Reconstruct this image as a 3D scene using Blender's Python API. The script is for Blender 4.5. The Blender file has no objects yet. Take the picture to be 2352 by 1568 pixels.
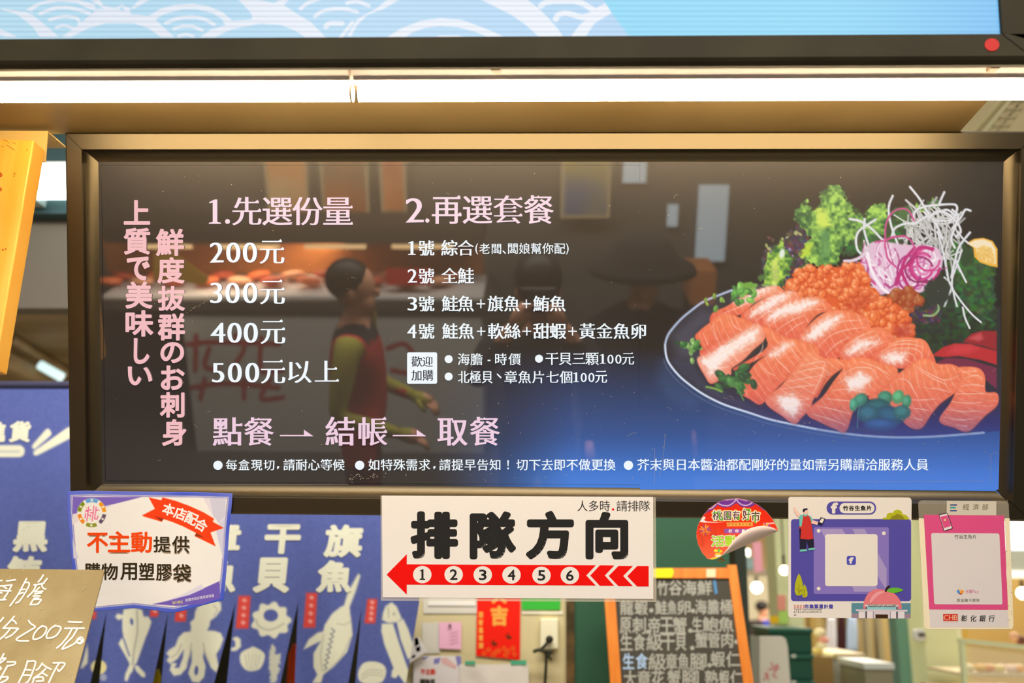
import bpy, math, random
import numpy as np
from mathutils import Matrix, Vector
from mathutils.geometry import delaunay_2d_cdt

scene = bpy.context.scene
COL = scene.collection
R_ = math.radians

# ------------------------------------------------------------------ camera
# The menu board leans forward by TAU; its own frame (p): x right, y away from the viewer, z up, origin in the middle of its glass.
TAU = R_(16.4)
F = 2352 * 35 / 36
CX, CY = 1176, 784
ct, st = math.cos(TAU), math.sin(TAU)
RT = np.array([[1, 0, 0], [0, ct, -st], [0, st, ct]])
CAMP = np.array([-0.01235, -1.82886, 0.04104])
ORG = np.array([0, 0, 1.6]) - np.array([0, 0, (RT @ CAMP)[2]])      # camera 1.6 m above the floor


def rot(ax, a):
    c, s = math.cos(a), math.sin(a)
    return np.array([[1, 0, 0], [0, c, -s], [0, s, c]] if ax == 'x' else [[c, -s, 0], [s, c, 0], [0, 0, 1]])


RWP = rot('z', R_(1.49726)) @ rot('x', R_(-2.20802)) @ np.array([[1, 0, 0], [0, 0, -1], [0, 1, 0]], float) @ rot('z', R_(0.19675))
RW = RT @ RWP
CAMW = RT @ CAMP + ORG

cam = bpy.data.cameras.new('camera')
cam.sensor_width = 36
cam.lens = 35
cam.clip_start = 0.02
cam.clip_end = 100
cam.dof.use_dof = True
cam.dof.focus_distance = 1.85
cam.dof.aperture_fstop = 2.7
camo = bpy.data.objects.new('camera', cam)
COL.objects.link(camo)
M4 = Matrix([[*RW[i], CAMW[i]] for i in range(3)] + [[0, 0, 0, 1]])
camo.matrix_world = M4
scene.camera = camo

# ------------------------------------------------------------------ world, hall lights, exposure
world = bpy.data.worlds.new('hall_air')
scene.world = world
world.use_nodes = True
bg = world.node_tree.nodes['Background']
bg.inputs[0].default_value = (1.0, 0.90, 0.76, 1)
bg.inputs[1].default_value = 0.30
scene.view_settings.view_transform = 'Standard'
scene.view_settings.look = 'None'
scene.view_settings.exposure = 0
scene.view_settings.gamma = 1
scene.view_settings.use_curve_mapping = False


def area(name, loc, size, power, col, target=None):
    l = bpy.data.lights.new(name, 'AREA')
    l.shape = 'RECTANGLE'
    l.size, l.size_y = size
    l.energy = power
    l.color = col
    o = bpy.data.objects.new(name, l)
    COL.objects.link(o)
    o.location = loc
    d = Vector(target or (loc[0], loc[1], 0)) - Vector(loc)
    o.rotation_euler = d.to_track_quat('-Z', 'Y').to_euler()
    return o


WARM = (1.0, 0.89, 0.76)
area('hall_light_over_aisle', (0.3, -2.6, 3.7), (3.0, 0.8), 88, WARM, (0.0, 0.1, 1.6))
area('hall_light_over_stall', (-0.5, -2.4, 3.4), (4.0, 0.6), 400, (1.0, 0.94, 0.85), (-0.6, -3.9, 0.6))
area('curtain_fill_light', (-0.3, 0.2, 3.6), (2.8, 0.4), 98, WARM, (-0.3, 1.6, 1.0))  # added fill without a visible lamp, brightens the curtain and beige wall
area('hall_light_far', (3.6, 8.5, 3.5), (4.0, 8.0), 820, WARM)

# ------------------------------------------------------------------ pixel rays


def ray(px, py):
    return RW @ np.array([(px - CX) / F, -(py - CY) / F, -1.0])


def W(p):                                   # board frame -> world
    return RT @ np.asarray(p, float) + ORG


def PP(px, py, Y=0.0):                      # on a plane parallel to the board
    d = RT.T @ ray(px, py)
    t = (Y - CAMP[1]) / d[1]
    return W(CAMP + d * t)


def PB(px, py, Y=0.0):                      # same, in the board frame
    d = RT.T @ ray(px, py)
    return CAMP + d * ((Y - CAMP[1]) / d[1])


def PW(px, py, Y):                          # on an upright plane y = Y
    d = ray(px, py)
    return CAMW + d * ((Y - CAMW[1]) / d[1])


def PZ(px, py, z):                          # on a level plane
    d = ray(px, py)
    return CAMW + d * ((z - CAMW[2]) / d[2])


CAMR = W(CAMP * np.array([1, -1, 1]))


def PR(px, py, Y):                          # where the board's glass mirrors the upright plane y = Y behind the viewer
    g = PP(px, py, 0)
    d = g - CAMR
    return CAMR + d * ((Y - CAMR[1]) / d[1])


# ------------------------------------------------------------------ colour, materials
def s2l(v):
    v = np.asarray(v, float) / 255.0
    return np.where(v <= 0.04045, v / 12.92, ((v + 0.055) / 1.055) ** 2.4)


def lin(c):
    return tuple(float(x) for x in s2l(c))


MATS = {}


def mat(name, c=(200, 200, 200), rough=0.55, metal=0.0, spec=0.35, emit=0.0, ec=None, alpha=None, trans=None, attr=False, noise=None, bump=None, ior=None):
    if name in MATS:
        return MATS[name]
    m = bpy.data.materials.new(name)
    m.use_nodes = True
    nt = m.node_tree
    b = nt.nodes['Principled BSDF']
    b.inputs['Base Color'].default_value = (*lin(c), 1)
    b.inputs['Roughness'].default_value = rough
    b.inputs['Metallic'].default_value = metal
    b.inputs['Specular IOR Level'].default_value = spec
    if ior:
        b.inputs['IOR'].default_value = ior
    if attr:
        a = nt.nodes.new('ShaderNodeAttribute')
        a.attribute_name = 'Col'
        if attr == 'emit':
            b.inputs['Base Color'].default_value = (0.02, 0.02, 0.02, 1)
            nt.links.new(a.outputs['Color'], b.inputs['Emission Color'])
        else:
            nt.links.new(a.outputs['Color'], b.inputs['Base Color'])
    if emit:
        if attr != 'emit':
            b.inputs['Emission Color'].default_value = (*lin(ec or c), 1)
        b.inputs['Emission Strength'].default_value = emit
    if alpha is not None:
        b.inputs['Alpha'].default_value = alpha
    if trans is not None:
        b.inputs['Transmission Weight'].default_value = trans
    if noise:                                # (second colour, scale, stretch xyz)
        c2, sc, stv = noise
        tc = nt.nodes.new('ShaderNodeTexCoord')
        mp = nt.nodes.new('ShaderNodeMapping')
        mp.inputs['Scale'].default_value = stv
        n = nt.nodes.new('ShaderNodeTexNoise')
        n.inputs['Scale'].default_value = sc
        n.inputs['Detail'].default_value = 5
        mx = nt.nodes.new('ShaderNodeMix')
        mx.data_type = 'RGBA'
        rp = nt.nodes.new('ShaderNodeValToRGB')
        rp.color_ramp.elements[0].position = 0.38
        rp.color_ramp.elements[1].position = 0.62
        mx.inputs[6].default_value = (*lin(c), 1)
        mx.inputs[7].default_value = (*lin(c2), 1)
        nt.links.new(tc.outputs['Object'], mp.inputs['Vector'])
        nt.links.new(mp.outputs[0], n.inputs['Vector'])
        nt.links.new(n.outputs['Fac'], rp.inputs[0])
        nt.links.new(rp.outputs[0], mx.inputs[0])
        nt.links.new(mx.outputs[2], b.inputs['Base Color'])
    if bump:
        tc = nt.nodes.new('ShaderNodeTexCoord')
        n = nt.nodes.new('ShaderNodeTexNoise')
        n.inputs['Scale'].default_value = bump[0]
        bp = nt.nodes.new('ShaderNodeBump')
        bp.inputs['Strength'].default_value = bump[1]
        nt.links.new(tc.outputs['Object'], n.inputs['Vector'])
        nt.links.new(n.outputs['Fac'], bp.inputs['Height'])
        nt.links.new(bp.outputs[0], b.inputs['Normal'])
    MATS[name] = m
    return m


# ------------------------------------------------------------------ objects
def tag(o, label=None, cat=None, group=None, kind=None):
    if label:
        o['label'] = label
    if cat:
        o['category'] = cat
    if group:
        o['group'] = group
    if kind:
        o['kind'] = kind
    return o


def thing(name, loc, label, cat, group=None):
    o = bpy.data.objects.new(name, None)
    o.empty_display_size = 0.05
    COL.objects.link(o)
    o.location = [float(v) for v in loc]
    return tag(o, label, cat, group)


def link(name, me, parent=None, loc=(0, 0, 0)):
    o = bpy.data.objects.new(name, me)
    COL.objects.link(o)
    o.location = loc
    if parent is not None:
        o.parent = parent
        w = parent.location.copy()
        q = parent
        while q.parent is not None:
            q = q.parent
        o.matrix_parent_inverse = world_of(parent).inverted()
    return o


def world_of(o):
    m = Matrix.Translation(o.location)
    if o.parent is not None:
        return world_of(o.parent) @ o.matrix_parent_inverse @ m
    return m


class MB:
    """collects shapes (world coordinates) into ONE mesh"""

    def __init__(s):
        s.v, s.f, s.m = [], [], []

    def add(s, verts, faces, mi=0):
        b = len(s.v)
        s.v += [tuple(map(float, p)) for p in verts]
        s.f += [tuple(i + b for i in f) for f in faces]
        s.m += [mi] * len(faces)
        return s

    def hexa(s, q, back, mi=0):
        """quad of four points and the offset to the opposite face"""
        q = [np.asarray(p, float) for p in q]
        bk = [p + np.asarray(back, float) for p in q]
        return s.add(q + bk, [(0, 1, 2, 3), (7, 6, 5, 4), (0, 4, 5, 1), (1, 5, 6, 2), (2, 6, 7, 3), (3, 7, 4, 0)], mi)

    def box(s, x0, x1, y0, y1, z0, z1, mi=0):
        return s.hexa([(x0, y0, z0), (x1, y0, z0), (x1, y0, z1), (x0, y0, z1)], (0, y1 - y0, 0), mi)

    def prism(s, pts, back, mi=0):
        n = len(pts)
        q = [np.asarray(p, float) for p in pts]
        bk = [p + np.asarray(back, float) for p in q]
        return s.add(q + bk, [tuple(range(n)), tuple(range(2 * n - 1, n - 1, -1))] + [(i, i + n, (i + 1) % n + n, (i + 1) % n) for i in range(n)], mi)

    def tube(s, pts, r, n=10, mi=0, cap=True):
        pts = [np.asarray(p, float) for p in pts]
        rs = r if isinstance(r, (list, tuple)) else [r] * len(pts)
        vs, fs = [], []
        up = np.array([0.123, 0.311, 0.94])
        for i, p in enumerate(pts):
            d = pts[min(i + 1, len(pts) - 1)] - pts[max(i - 1, 0)]
            d = d / (np.linalg.norm(d) + 1e-12)
            a = np.cross(d, up)
            a /= np.linalg.norm(a) + 1e-12
            b = np.cross(d, a)
            for k in range(n):
                t = 2 * math.pi * k / n
                vs.append(p + rs[i] * (a * math.cos(t) + b * math.sin(t)))
        for i in range(len(pts) - 1):
            for k in range(n):
                k2 = (k + 1) % n
                fs.append((i * n + k, i * n + k2, (i + 1) * n + k2, (i + 1) * n + k))
        if cap:
            fs.append(tuple(range(n))[::-1])
            fs.append(tuple((len(pts) - 1) * n + k for k in range(n)))
        return s.add(vs, fs, mi)

    def ball(s, c, r, nu=14, nv=9, mi=0, sq=(1, 1, 1)):
        vs, fs = [], []
        for j in range(nv + 1):
            ph = math.pi * j / nv
            for i in range(nu):
                th = 2 * math.pi * i / nu
                vs.append((c[0] + r * sq[0] * math.sin(ph) * math.cos(th), c[1] + r * sq[1] * math.sin(ph) * math.sin(th), c[2] + r * sq[2] * math.cos(ph)))
        for j in range(nv):
            for i in range(nu):
                fs.append((j * nu + i, j * nu + (i + 1) % nu, (j + 1) * nu + (i + 1) % nu, (j + 1) * nu + i))
        return s.add(vs, fs, mi)

    def build(s, name, mats, parent=None, smooth=False, bevel=0, cols=None):
        a = np.array(s.v)
        c = (a.min(0) + a.max(0)) / 2
        me = bpy.data.meshes.new(name)
        me.from_pydata((a - c).tolist(), [], s.f)
        for m in (mats if isinstance(mats, (list, tuple)) else [mats]):
            me.materials.append(m)
        me.polygons.foreach_set('material_index', s.m)
        if smooth:
            me.polygons.foreach_set('use_smooth', [True] * len(s.f))
        me.update()
        o = link(name, me, parent, [float(x) for x in c])
        if bevel:
            b = o.modifiers.new('edge', 'BEVEL')
            b.width = bevel
            b.segments = 2
            b.limit_method = 'ANGLE'
        return o


def structure(o, kind='structure'):
    o['kind'] = kind
    return o


def catmull(pts, closed=False, n=6):
    p = [np.asarray(q, float) for q in pts]
    if closed:
        p = [p[-1]] + p + [p[0], p[1]]
    else:
        p = [2 * p[0] - p[1]] + p + [2 * p[-1] - p[-2]]
    out = []
    for i in range(1, len(p) - 2):
        a, b, c, d = p[i - 1:i + 3]
        for k in range(n):
            t = k / n
            out.append(0.5 * (2 * b + (c - a) * t + (2 * a - 5 * b + 4 * c - d) * t * t + (3 * b - a - 3 * c + d) * t ** 3))
    if not closed:
        out.append(p[-2])
    return out


def circ(cx, cy, rx, ry=None, n=32, a0=0.0):
    ry = ry or rx
    return [(cx + rx * math.cos(a0 + 2 * math.pi * i / n), cy + ry * math.sin(a0 + 2 * math.pi * i / n)) for i in range(n)]


def rrect(x0, y0, x1, y1, r, n=5):
    out = []
    for cx, cy, a in ((x1 - r, y0 + r, -90), (x1 - r, y1 - r, 0), (x0 + r, y1 - r, 90), (x0 + r, y0 + r, 180)):
        for k in range(n + 1):
            t = R_(a + 90 * k / n)
            out.append((cx + r * math.cos(t), cy + r * math.sin(t)))
    return out


def lens2(ox, oy, s):                       # coordinates read in an enlarged view -> photo pixels
    return lambda pts: [(ox + x / s, oy + y / s) for x, y in pts]


def flat(name, polys, fn, m, parent=None, depth=None):
    """polygons given in photo pixels laid on a surface fn(px,py)->world; depth = thickness vector"""
    b = MB()
    mi = 0
    for p in polys:
        if isinstance(p, tuple) and len(p) == 2 and isinstance(p[0], int):
            mi, p = p
        pts = [fn(*q) for q in p]
        if depth is None:
            b.add(pts, [tuple(range(len(pts)))], mi)
        else:
            b.prism(pts, depth, mi)
    return b.build(name, m, parent)


# ------------------------------------------------------------------ lettering
_G = {}


def glyph(ch):
    """outlines of one character in em units: (contours, ink box)"""
    if ch in _G:
        return _G[ch]
    cu = bpy.data.curves.new('g', 'FONT')
    cu.body = ch
    cu.size = 1.0
    ob = bpy.data.objects.new('g', cu)
    COL.objects.link(ob)
    dg = bpy.context.evaluated_depsgraph_get()
    cv = ob.to_curve(dg)
    cons = []
    for sp in cv.splines:
        bz = sp.bezier_points
        n = len(bz)
        pts = []
        for i in range(n):
            a, b = bz[i], bz[(i + 1) % n]
            p0, p1, p2, p3 = (np.array(v[:2]) for v in (a.co, a.handle_right, b.co, b.handle_left))
            p2, p3 = p3, p2
            straight = np.linalg.norm(np.cross(p1 - p0, p3 - p0)) < 1e-4 and np.linalg.norm(np.cross(p2 - p0, p3 - p0)) < 1e-4
            for k in range(1 if straight else 5):
                t = k / (1 if straight else 5)
                pts.append((1 - t) ** 3 * p0 + 3 * (1 - t) ** 2 * t * p1 + 3 * (1 - t) * t * t * p2 + t ** 3 * p3)
        out = []
        for q in pts:
            if not out or np.linalg.norm(q - out[-1]) > 1e-4:
                out.append(q)
        if len(out) > 2:
            cons.append(np.array(out))
    ob.to_curve_clear()
    bpy.data.objects.remove(ob)
    bpy.data.curves.remove(cu)
    _G[ch] = cons
    return cons


ONE = [np.array([(0.05, 0), (0.47, 0), (0.47, 0.035), (0.33, 0.06), (0.33, 0.73), (0.27, 0.73), (0.06, 0.65), (0.06, 0.62), (0.2, 0.64), (0.2, 0.06), (0.05, 0.035)], float)]


def sarea(c):
    x, y = c[:, 0], c[:, 1]
    return 0.5 * float(np.sum(x * np.roll(y, -1) - np.roll(x, -1) * y))


SERIF = []


def styled(ch, dx, dy, song):
    del SERIF[:]
    if ch == '1':
        return ONE
    cons = glyph(ch)
    if not cons:
        return []
    big = max(cons, key=lambda c: abs(sarea(c)))
    sg = 1.0 if sarea(big) > 0 else -1.0
    out = []
    for c in cons:
        e = np.roll(c, -1, 0) - c
        l = np.linalg.norm(e, axis=1, keepdims=True) + 1e-9
        nr = np.stack([e[:, 1], -e[:, 0]], 1) / l * sg
        n0 = np.roll(nr, 1, 0)
        den = np.maximum(1 + np.sum(nr * n0, 1, keepdims=True), 0.5)
        mv = (nr + n0) / den
        d = c + mv * np.array([dx, dy])
        if song:
            n = len(d)
            for i in range(n):
                ea, l0 = e[i], l[i, 0]
                pe, ne = e[i - 1], e[(i + 1) % n]
                if nr[i, 0] > 0.93 and 0.03 < l0 < 0.1 and abs(pe[1]) < 0.2 * abs(pe[0]) and abs(ne[1]) < 0.2 * abs(ne[0]) and min(abs(pe[0]), abs(ne[0])) > 0.1 and (pe[0] * ea[1] - pe[1] * ea[0]) * sg > 0 and (ea[0] * ne[1] - ea[1] * ne[0]) * sg > 0:
                    u, v = d[i], d[(i + 1) % n]
                    up = u if u[1] > v[1] else v
                    k = 1.0 if len(cons) < 6 else 0.6
                    SERIF.append(np.array([up + (0, -0.02), up + (0, 0.01 * k), up + (-0.045 * k, 0.062 * k), up + (-0.13 * k, -0.004)]))
        out.append(d)
    return out


class Txt:
    def __init__(s, dx=0.0, dy=0.0, song=False):
        s.st = (dx, dy, song)
        s.c = []                            # contours in photo pixels
        s.loose = []                        # convex faces in photo pixels

    def run(s, t, x0, y0, x1, y1, fit=False, slant=0.0, rot_=0.0, squeeze=True):
        """string t with its ink filling the pixel box; fit = stretch instead of tracking"""
        gl, adv = [], 0.0
        for ch in t:
            if ch == ' ':
                adv += 0.35
                continue
            cs = styled(ch, 0.0, s.st[1] if s.st[2] and len(glyph(ch)) < 5 else 0.0, s.st[2])
            if not cs:
                continue
            al = np.concatenate(cs)
            wide = ord(ch) > 0x2E7F
            if wide:
                gl.append((cs, adv, 1.0, list(SERIF)))
                adv += 1.0
            else:
                mn, mx = al[:, 0].min(), al[:, 0].max()
                gl.append(([c - np.array([mn - 0.04, 0]) for c in cs], adv, mx - mn + 0.08, []))
                adv += mx - mn + 0.08
        if not gl:
            return s
        al = np.concatenate([np.concatenate(c) for c, _, _, _ in gl])
        ymin, ymax = al[:, 1].min(), al[:, 1].max()
        sc = (y1 - y0) / (ymax - ymin)
        xa = np.concatenate([np.concatenate(c) + np.array([a, 0]) for c, a, _, _ in gl])[:, 0]
        nat = (xa.max() - xa.min()) * sc
        extra, sx = 0.0, sc
        if fit or len(gl) == 1:
            sx = sc * (x1 - x0) / nat
        else:
            extra = (x1 - x0 - nat) / (len(gl) - 1)
            if extra < -0.06 * sc and squeeze:
                sx = sc * (x1 - x0) / nat
                extra = 0
        cxp, cyp = (x0 + x1) / 2, (y0 + y1) / 2
        ca, sa = math.cos(rot_), math.sin(rot_)
        for k, (cs, a, _, sf) in enumerate(gl):
            for c in sf:
                X = x0 + (c[:, 0] + a - xa.min()) * sx + extra * k + s.st[0] * sc
                s.loose.append(list(np.stack([X, y1 - (c[:, 1] - ymin) * sc], 1)))
            for c in cs:
                X = x0 + (c[:, 0] + a - xa.min()) * sx + extra * k
                Y = y1 - (c[:, 1] - ymin) * sc
                X = X - slant * (Y - y1)
                dX, dY = X - cxp, Y - cyp
                q = np.stack([cxp + dX * ca - dY * sa, cyp + dX * sa + dY * ca], 1)
                s.c.append(q)
                bw = s.st[0] * sc
                if bw > 0.12:
                    n = len(q)
                    for i in range(n):
                        u, v = q[i], q[(i + 1) % n]
                        if s.st[2]:          # broaden sideways only: thick uprights, thin levels
                            h = np.array([bw, 0])
                            if abs(v[1] - u[1]) > 0.02:
                                s.loose.append([u - h, v - h, v + h, u + h])
                        else:
                            d = v - u
                            L = np.linalg.norm(d)
                            if L > 1e-6:
                                nn = np.array([-d[1], d[0]]) / L * bw
                                s.loose.append([u + nn, v + nn, v - nn, u - nn])
                                pd = u - q[i - 1]
                                if bw > 0.5 and np.dot(pd, d) < 0.93 * L * np.linalg.norm(pd):
                                    s.loose.append(circ(u[0], u[1], bw, n=8, a0=0.3926991))
        return s

    def poly(s, pts):
        s.c.append(np.asarray(pts, float))
        return s

    def stroke(s, pts, w, taper=False, smooth=True, n=5):
        p = catmull(pts, n=n) if smooth and len(pts) > 2 else [np.asarray(q, float) for q in pts]
        N = len(p)
        for i in range(N - 1):
            a, b = p[i], p[i + 1]
            d = b - a
            L = np.linalg.norm(d)
            if L < 1e-6:
                continue
            nn = np.array([-d[1], d[0]]) / L
            wa = w / 2 * (1 - 0.6 * i / N if taper else 1)
            wb = w / 2 * (1 - 0.6 * (i + 1) / N if taper else 1)
            s.loose.append([a + nn * wa, b + nn * wb, b - nn * wb, a - nn * wa])
            e = p[i + 2] - b if i + 2 < N else d * 0
            if w > 2 and np.dot(d, e) < 0.93 * L * np.linalg.norm(e) + 1e-9:
                s.loose.append(circ(b[0], b[1], wb, n=8))
        if w > 2:
            s.loose.append(circ(p[0][0], p[0][1], w / 2, n=8))
        return s

    def halo(s, w):
        """a copy grown by w pixels all round"""
        h = Txt()
        h.c = list(s.c)
        for c in s.c:
            n = len(c)
            for i in range(n):
                a, b = c[i], c[(i + 1) % n]
                d = b - a
                L = np.linalg.norm(d)
                if L < 1e-6:
                    continue
                nn = np.array([-d[1], d[0]]) / L * w
                h.loose.append([a + nn, b + nn, b - nn, a - nn])
                pd = a - c[i - 1]
                if np.dot(pd, d) < 0.93 * L * np.linalg.norm(pd):
                    h.loose.append(circ(a[0], a[1], w, n=8, a0=0.3926991))
        return h

    def shifted(s, dx, dy):
        h = Txt()
        h.c = [c + np.array([dx, dy]) for c in s.c]
        h.loose = [[np.asarray(q) + np.array([dx, dy]) for q in l] for l in s.loose]
        return h

    def build(s, name, fn, m, parent=None, label=None):
        vs, fs = [], []
        if s.c:
            cu = bpy.data.curves.new('t', 'CURVE')
            cu.dimensions = '2D'
            cu.fill_mode = 'BOTH'
            o3 = np.concatenate(s.c).mean(0)
            for c in s.c:
                sp = cu.splines.new('POLY')
                sp.points.add(len(c) - 1)
                q = np.zeros((len(c), 4))
                q[:, 0] = (c[:, 0] - o3[0]) / 20
                q[:, 1] = -(c[:, 1] - o3[1]) / 20
                q[:, 3] = 1
                sp.points.foreach_set('co', q.ravel())
                sp.use_cyclic_u = True
            ob = bpy.data.objects.new('t', cu)
            me = bpy.data.meshes.new_from_object(ob)
            n = len(me.vertices)
            co = np.zeros(n * 3)
            me.vertices.foreach_get('co', co)
            co = co.reshape(-1, 3)
            vs = [(x * 20 + o3[0], -y * 20 + o3[1]) for x, y, _ in co]
            fs = [tuple(p.vertices) for p in me.polygons]
            bpy.data.meshes.remove(me)
            bpy.data.objects.remove(ob)
            bpy.data.curves.remove(cu)
        if s.loose:
            # merge everything that overlaps into one flat sheet, cluster by cluster
            items = [[vs[i] for i in f] for f in fs] + [[(float(q[0]), float(q[1])) for q in l] for l in s.loose]
            bb = np.array([[min(p[0] for p in it), min(p[1] for p in it), max(p[0] for p in it), max(p[1] for p in it)] for it in items])
            order = np.argsort(bb[:, 0])
            cl, xe = [], -1e9
            for i in order:
                if bb[i, 0] > xe + 0.05:
                    cl.append([])
                    xe = -1e9
                cl[-1].append(i)
                xe = max(xe, bb[i, 2])
            cl2 = []
            for c in cl:
                c = sorted(c, key=lambda i: bb[i, 1])
                ye = -1e9
                for i in c:
                    if bb[i, 1] > ye + 0.05:
                        cl2.append([])
                        ye = -1e9
                    cl2[-1].append(i)
                    ye = max(ye, bb[i, 3])
            vs, fs = [], []
            for c in cl2:
                V_, F_ = [], []
                for i in c:
                    it = items[i]
                    ar = sum(it[k][0] * it[(k + 1) % len(it)][1] - it[(k + 1) % len(it)][0] * it[k][1] for k in range(len(it)))
                    if abs(ar) < 1e-5:
                        continue
                    if ar < 0:
                        it = it[::-1]
                    F_.append(list(range(len(V_), len(V_) + len(it))))
                    V_ += [Vector((p[0] - items[c[0]][0][0], p[1] - items[c[0]][0][1])) for p in it]
                if not F_:
                    continue
                o2 = items[c[0]][0]
                rv, _, rf, _, _, of = delaunay_2d_cdt(V_, [], F_, 1, 1e-4, True)
                good = []
                for f, src in zip(rf, of):
                    cx_ = sum(rv[k][0] for k in f) / len(f)
                    cy_ = sum(rv[k][1] for k in f) / len(f)
                    for g in src:
                        P = [V_[k] for k in F_[g]]
                        if all((P[(k + 1) % len(P)][0] - P[k][0]) * (cy_ - P[k][1]) - (P[(k + 1) % len(P)][1] - P[k][1]) * (cx_ - P[k][0]) > -1e-3 for k in range(len(P))):
                            good.append(f)
                            break
                rf = good
                b = len(vs)
                vs += [(v[0] + o2[0], v[1] + o2[1]) for v in rv]
                fs += [tuple(i + b for i in f) for f in rf]
        mb = MB()
        mb.add([fn(x, y) for x, y in vs], fs)
        o = mb.build(name, m, parent)
        if label:
            o['label'] = label
        return o


# ------------------------------------------------------------------ printed pictures: colours computed on a fine grid
def vnoise(X, Y, sc, seed=0):
    x, y = X / sc, Y / sc
    xi, yi = np.floor(x).astype(np.int64), np.floor(y).astype(np.int64)
    fx, fy = x - xi, y - yi
    fx, fy = fx * fx * (3 - 2 * fx), fy * fy * (3 - 2 * fy)

    def h(a, b):
        n = (a * 374761393 + b * 668265263 + seed * 982451653) & 0x7fffffff
        n = ((n ^ (n >> 13)) * 1274126177) & 0x7fffffff
        return ((n ^ (n >> 16)) & 0xffff) / 65535.0
    return (h(xi, yi) * (1 - fx) + h(xi + 1, yi) * fx) * (1 - fy) + (h(xi, yi + 1) * (1 - fx) + h(xi + 1, yi + 1) * fx) * fy


class Canvas:
    def __init__(s, x0, y0, x1, y1, step, base=(0, 0, 0)):
        s.x0, s.y0, s.step = x0, y0, step
        s.nx, s.ny = int(round((x1 - x0) / step)) + 1, int(round((y1 - y0) / step)) + 1
        s.X, s.Y = np.meshgrid(x0 + np.arange(s.nx) * step, y0 + np.arange(s.ny) * step)
        s.img = np.zeros((s.ny, s.nx, 3)) + np.array(base, float)

    def win(s, x0, y0, x1, y1):
        i0 = max(0, int((x0 - s.x0) / s.step) - 1)
        i1 = min(s.nx, int((x1 - s.x0) / s.step) + 3)
        j0 = max(0, int((y0 - s.y0) / s.step) - 1)
        j1 = min(s.ny, int((y1 - s.y0) / s.step) + 3)
        return (slice(j0, max(j0, j1)), slice(i0, max(i0, i1)))

    def put(s, w, a, col):
        X, Y = s.X[w], s.Y[w]
        c = col(X, Y) if callable(col) else np.array(col, float)
        s.img[w] = s.img[w] * (1 - a[..., None]) + c * a[..., None]

    def sdf(s, pts, w):
        X, Y = s.X[w], s.Y[w]
        d2 = np.full(X.shape, 1e12)
        ins = np.zeros(X.shape, bool)
        n = len(pts)
        for i in range(n):
            ax, ay = pts[i]
            bx, by = pts[(i + 1) % n]
            ex, ey = bx - ax, by - ay
            L = ex * ex + ey * ey + 1e-9
            t = np.clip(((X - ax) * ex + (Y - ay) * ey) / L, 0, 1)
            d2 = np.minimum(d2, (X - ax - t * ex) ** 2 + (Y - ay - t * ey) ** 2)
            cr = (ay > Y) != (by > Y)
            ins ^= cr & (X < ex * (Y - ay) / (by - ay + 1e-12) + ax)
        d = np.sqrt(d2)
        return np.where(ins, -d, d)

    def poly(s, pts, col, feather=1.2, smooth=False, alpha=1.0, rough=None, grow=0.0):
        if smooth:
            pts = catmull(pts, True, 5)
        a = np.array(pts, float)
        m = feather + abs(grow) + (rough[0] if rough else 0) + 2
        w = s.win(a[:, 0].min() - m, a[:, 1].min() - m, a[:, 0].max() + m, a[:, 1].max() + m)
        if s.X[w].size == 0:
            return
        d = s.sdf([tuple(p) for p in a], w) - grow
        if rough:
            d = d + rough[0] * (2 * vnoise(s.X[w], s.Y[w], rough[1], rough[2] if len(rough) > 2 else 3) - 1)
        al = np.clip(0.5 - d / (2 * feather), 0, 1) * alpha
        s.put(w, al, (lambda X, Y: col(X, Y, -d)) if callable(col) and col.__code__.co_argcount == 3 else col)

    def stroke(s, pts, wd, col, feather=0.8, alpha=1.0, smooth=True, n=5, taper=False, round_=False):
        p = catmull(pts, n=n) if smooth and len(pts) > 2 else [np.asarray(q, float) for q in pts]
        a = np.array(p)
        m = wd + feather + 2
        w = s.win(a[:, 0].min() - m, a[:, 1].min() - m, a[:, 0].max() + m, a[:, 1].max() + m)
        X, Y = s.X[w], s.Y[w]
        if X.size == 0:
            return
        best = np.full(X.shape, 1e9)
        N = len(a)
        for i in range(N - 1):
            ax, ay = a[i]
            ex, ey = a[i + 1] - a[i]
            L = ex * ex + ey * ey + 1e-9
            t = np.clip(((X - ax) * ex + (Y - ay) * ey) / L, 0, 1)
            d = np.sqrt((X - ax - t * ex) ** 2 + (Y - ay - t * ey) ** 2)
            k = wd / 2 * (1 - 0.75 * abs(2 * (i + t) / N - 1) if taper else 1)
            best = np.minimum(best, d - k)
        al = np.clip(0.5 - best / (2 * feather), 0, 1) * alpha
        if round_:
            rel = np.clip(-best / (wd / 2), 0, 1)
            c = np.array(col, float)
            s.put(w, al, lambda X, Y: c * (0.84 + 0.16 * rel[..., None]))
        else:
            s.put(w, al, col)

    def blob(s, cx, cy, rx, ry, rot_, col, soft=0.4, alpha=1.0):
        m = max(rx, ry) * (1 + soft) + 1
        w = s.win(cx - m, cy - m, cx + m, cy + m)
        X, Y = s.X[w] - cx, s.Y[w] - cy
        if X.size == 0:
            return
        c, n = math.cos(rot_), math.sin(rot_)
        d = np.sqrt(((X * c + Y * n) / rx) ** 2 + ((-X * n + Y * c) / ry) ** 2)
        s.put(w, np.clip((1 + soft / 2 - d) / soft, 0, 1) * alpha, col)

    def sample(s, X, Y):
        fx = np.clip((np.asarray(X) - s.x0) / s.step, 0, s.nx - 1.001)
        fy = np.clip((np.asarray(Y) - s.y0) / s.step, 0, s.ny - 1.001)
        i, j = fx.astype(int), fy.astype(int)
        fx, fy = (fx - i)[..., None], (fy - j)[..., None]
        g = s.img
        return (g[j, i] * (1 - fx) + g[j, i + 1] * fx) * (1 - fy) + (g[j + 1, i] * (1 - fx) + g[j + 1, i + 1] * fx) * fy


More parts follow.
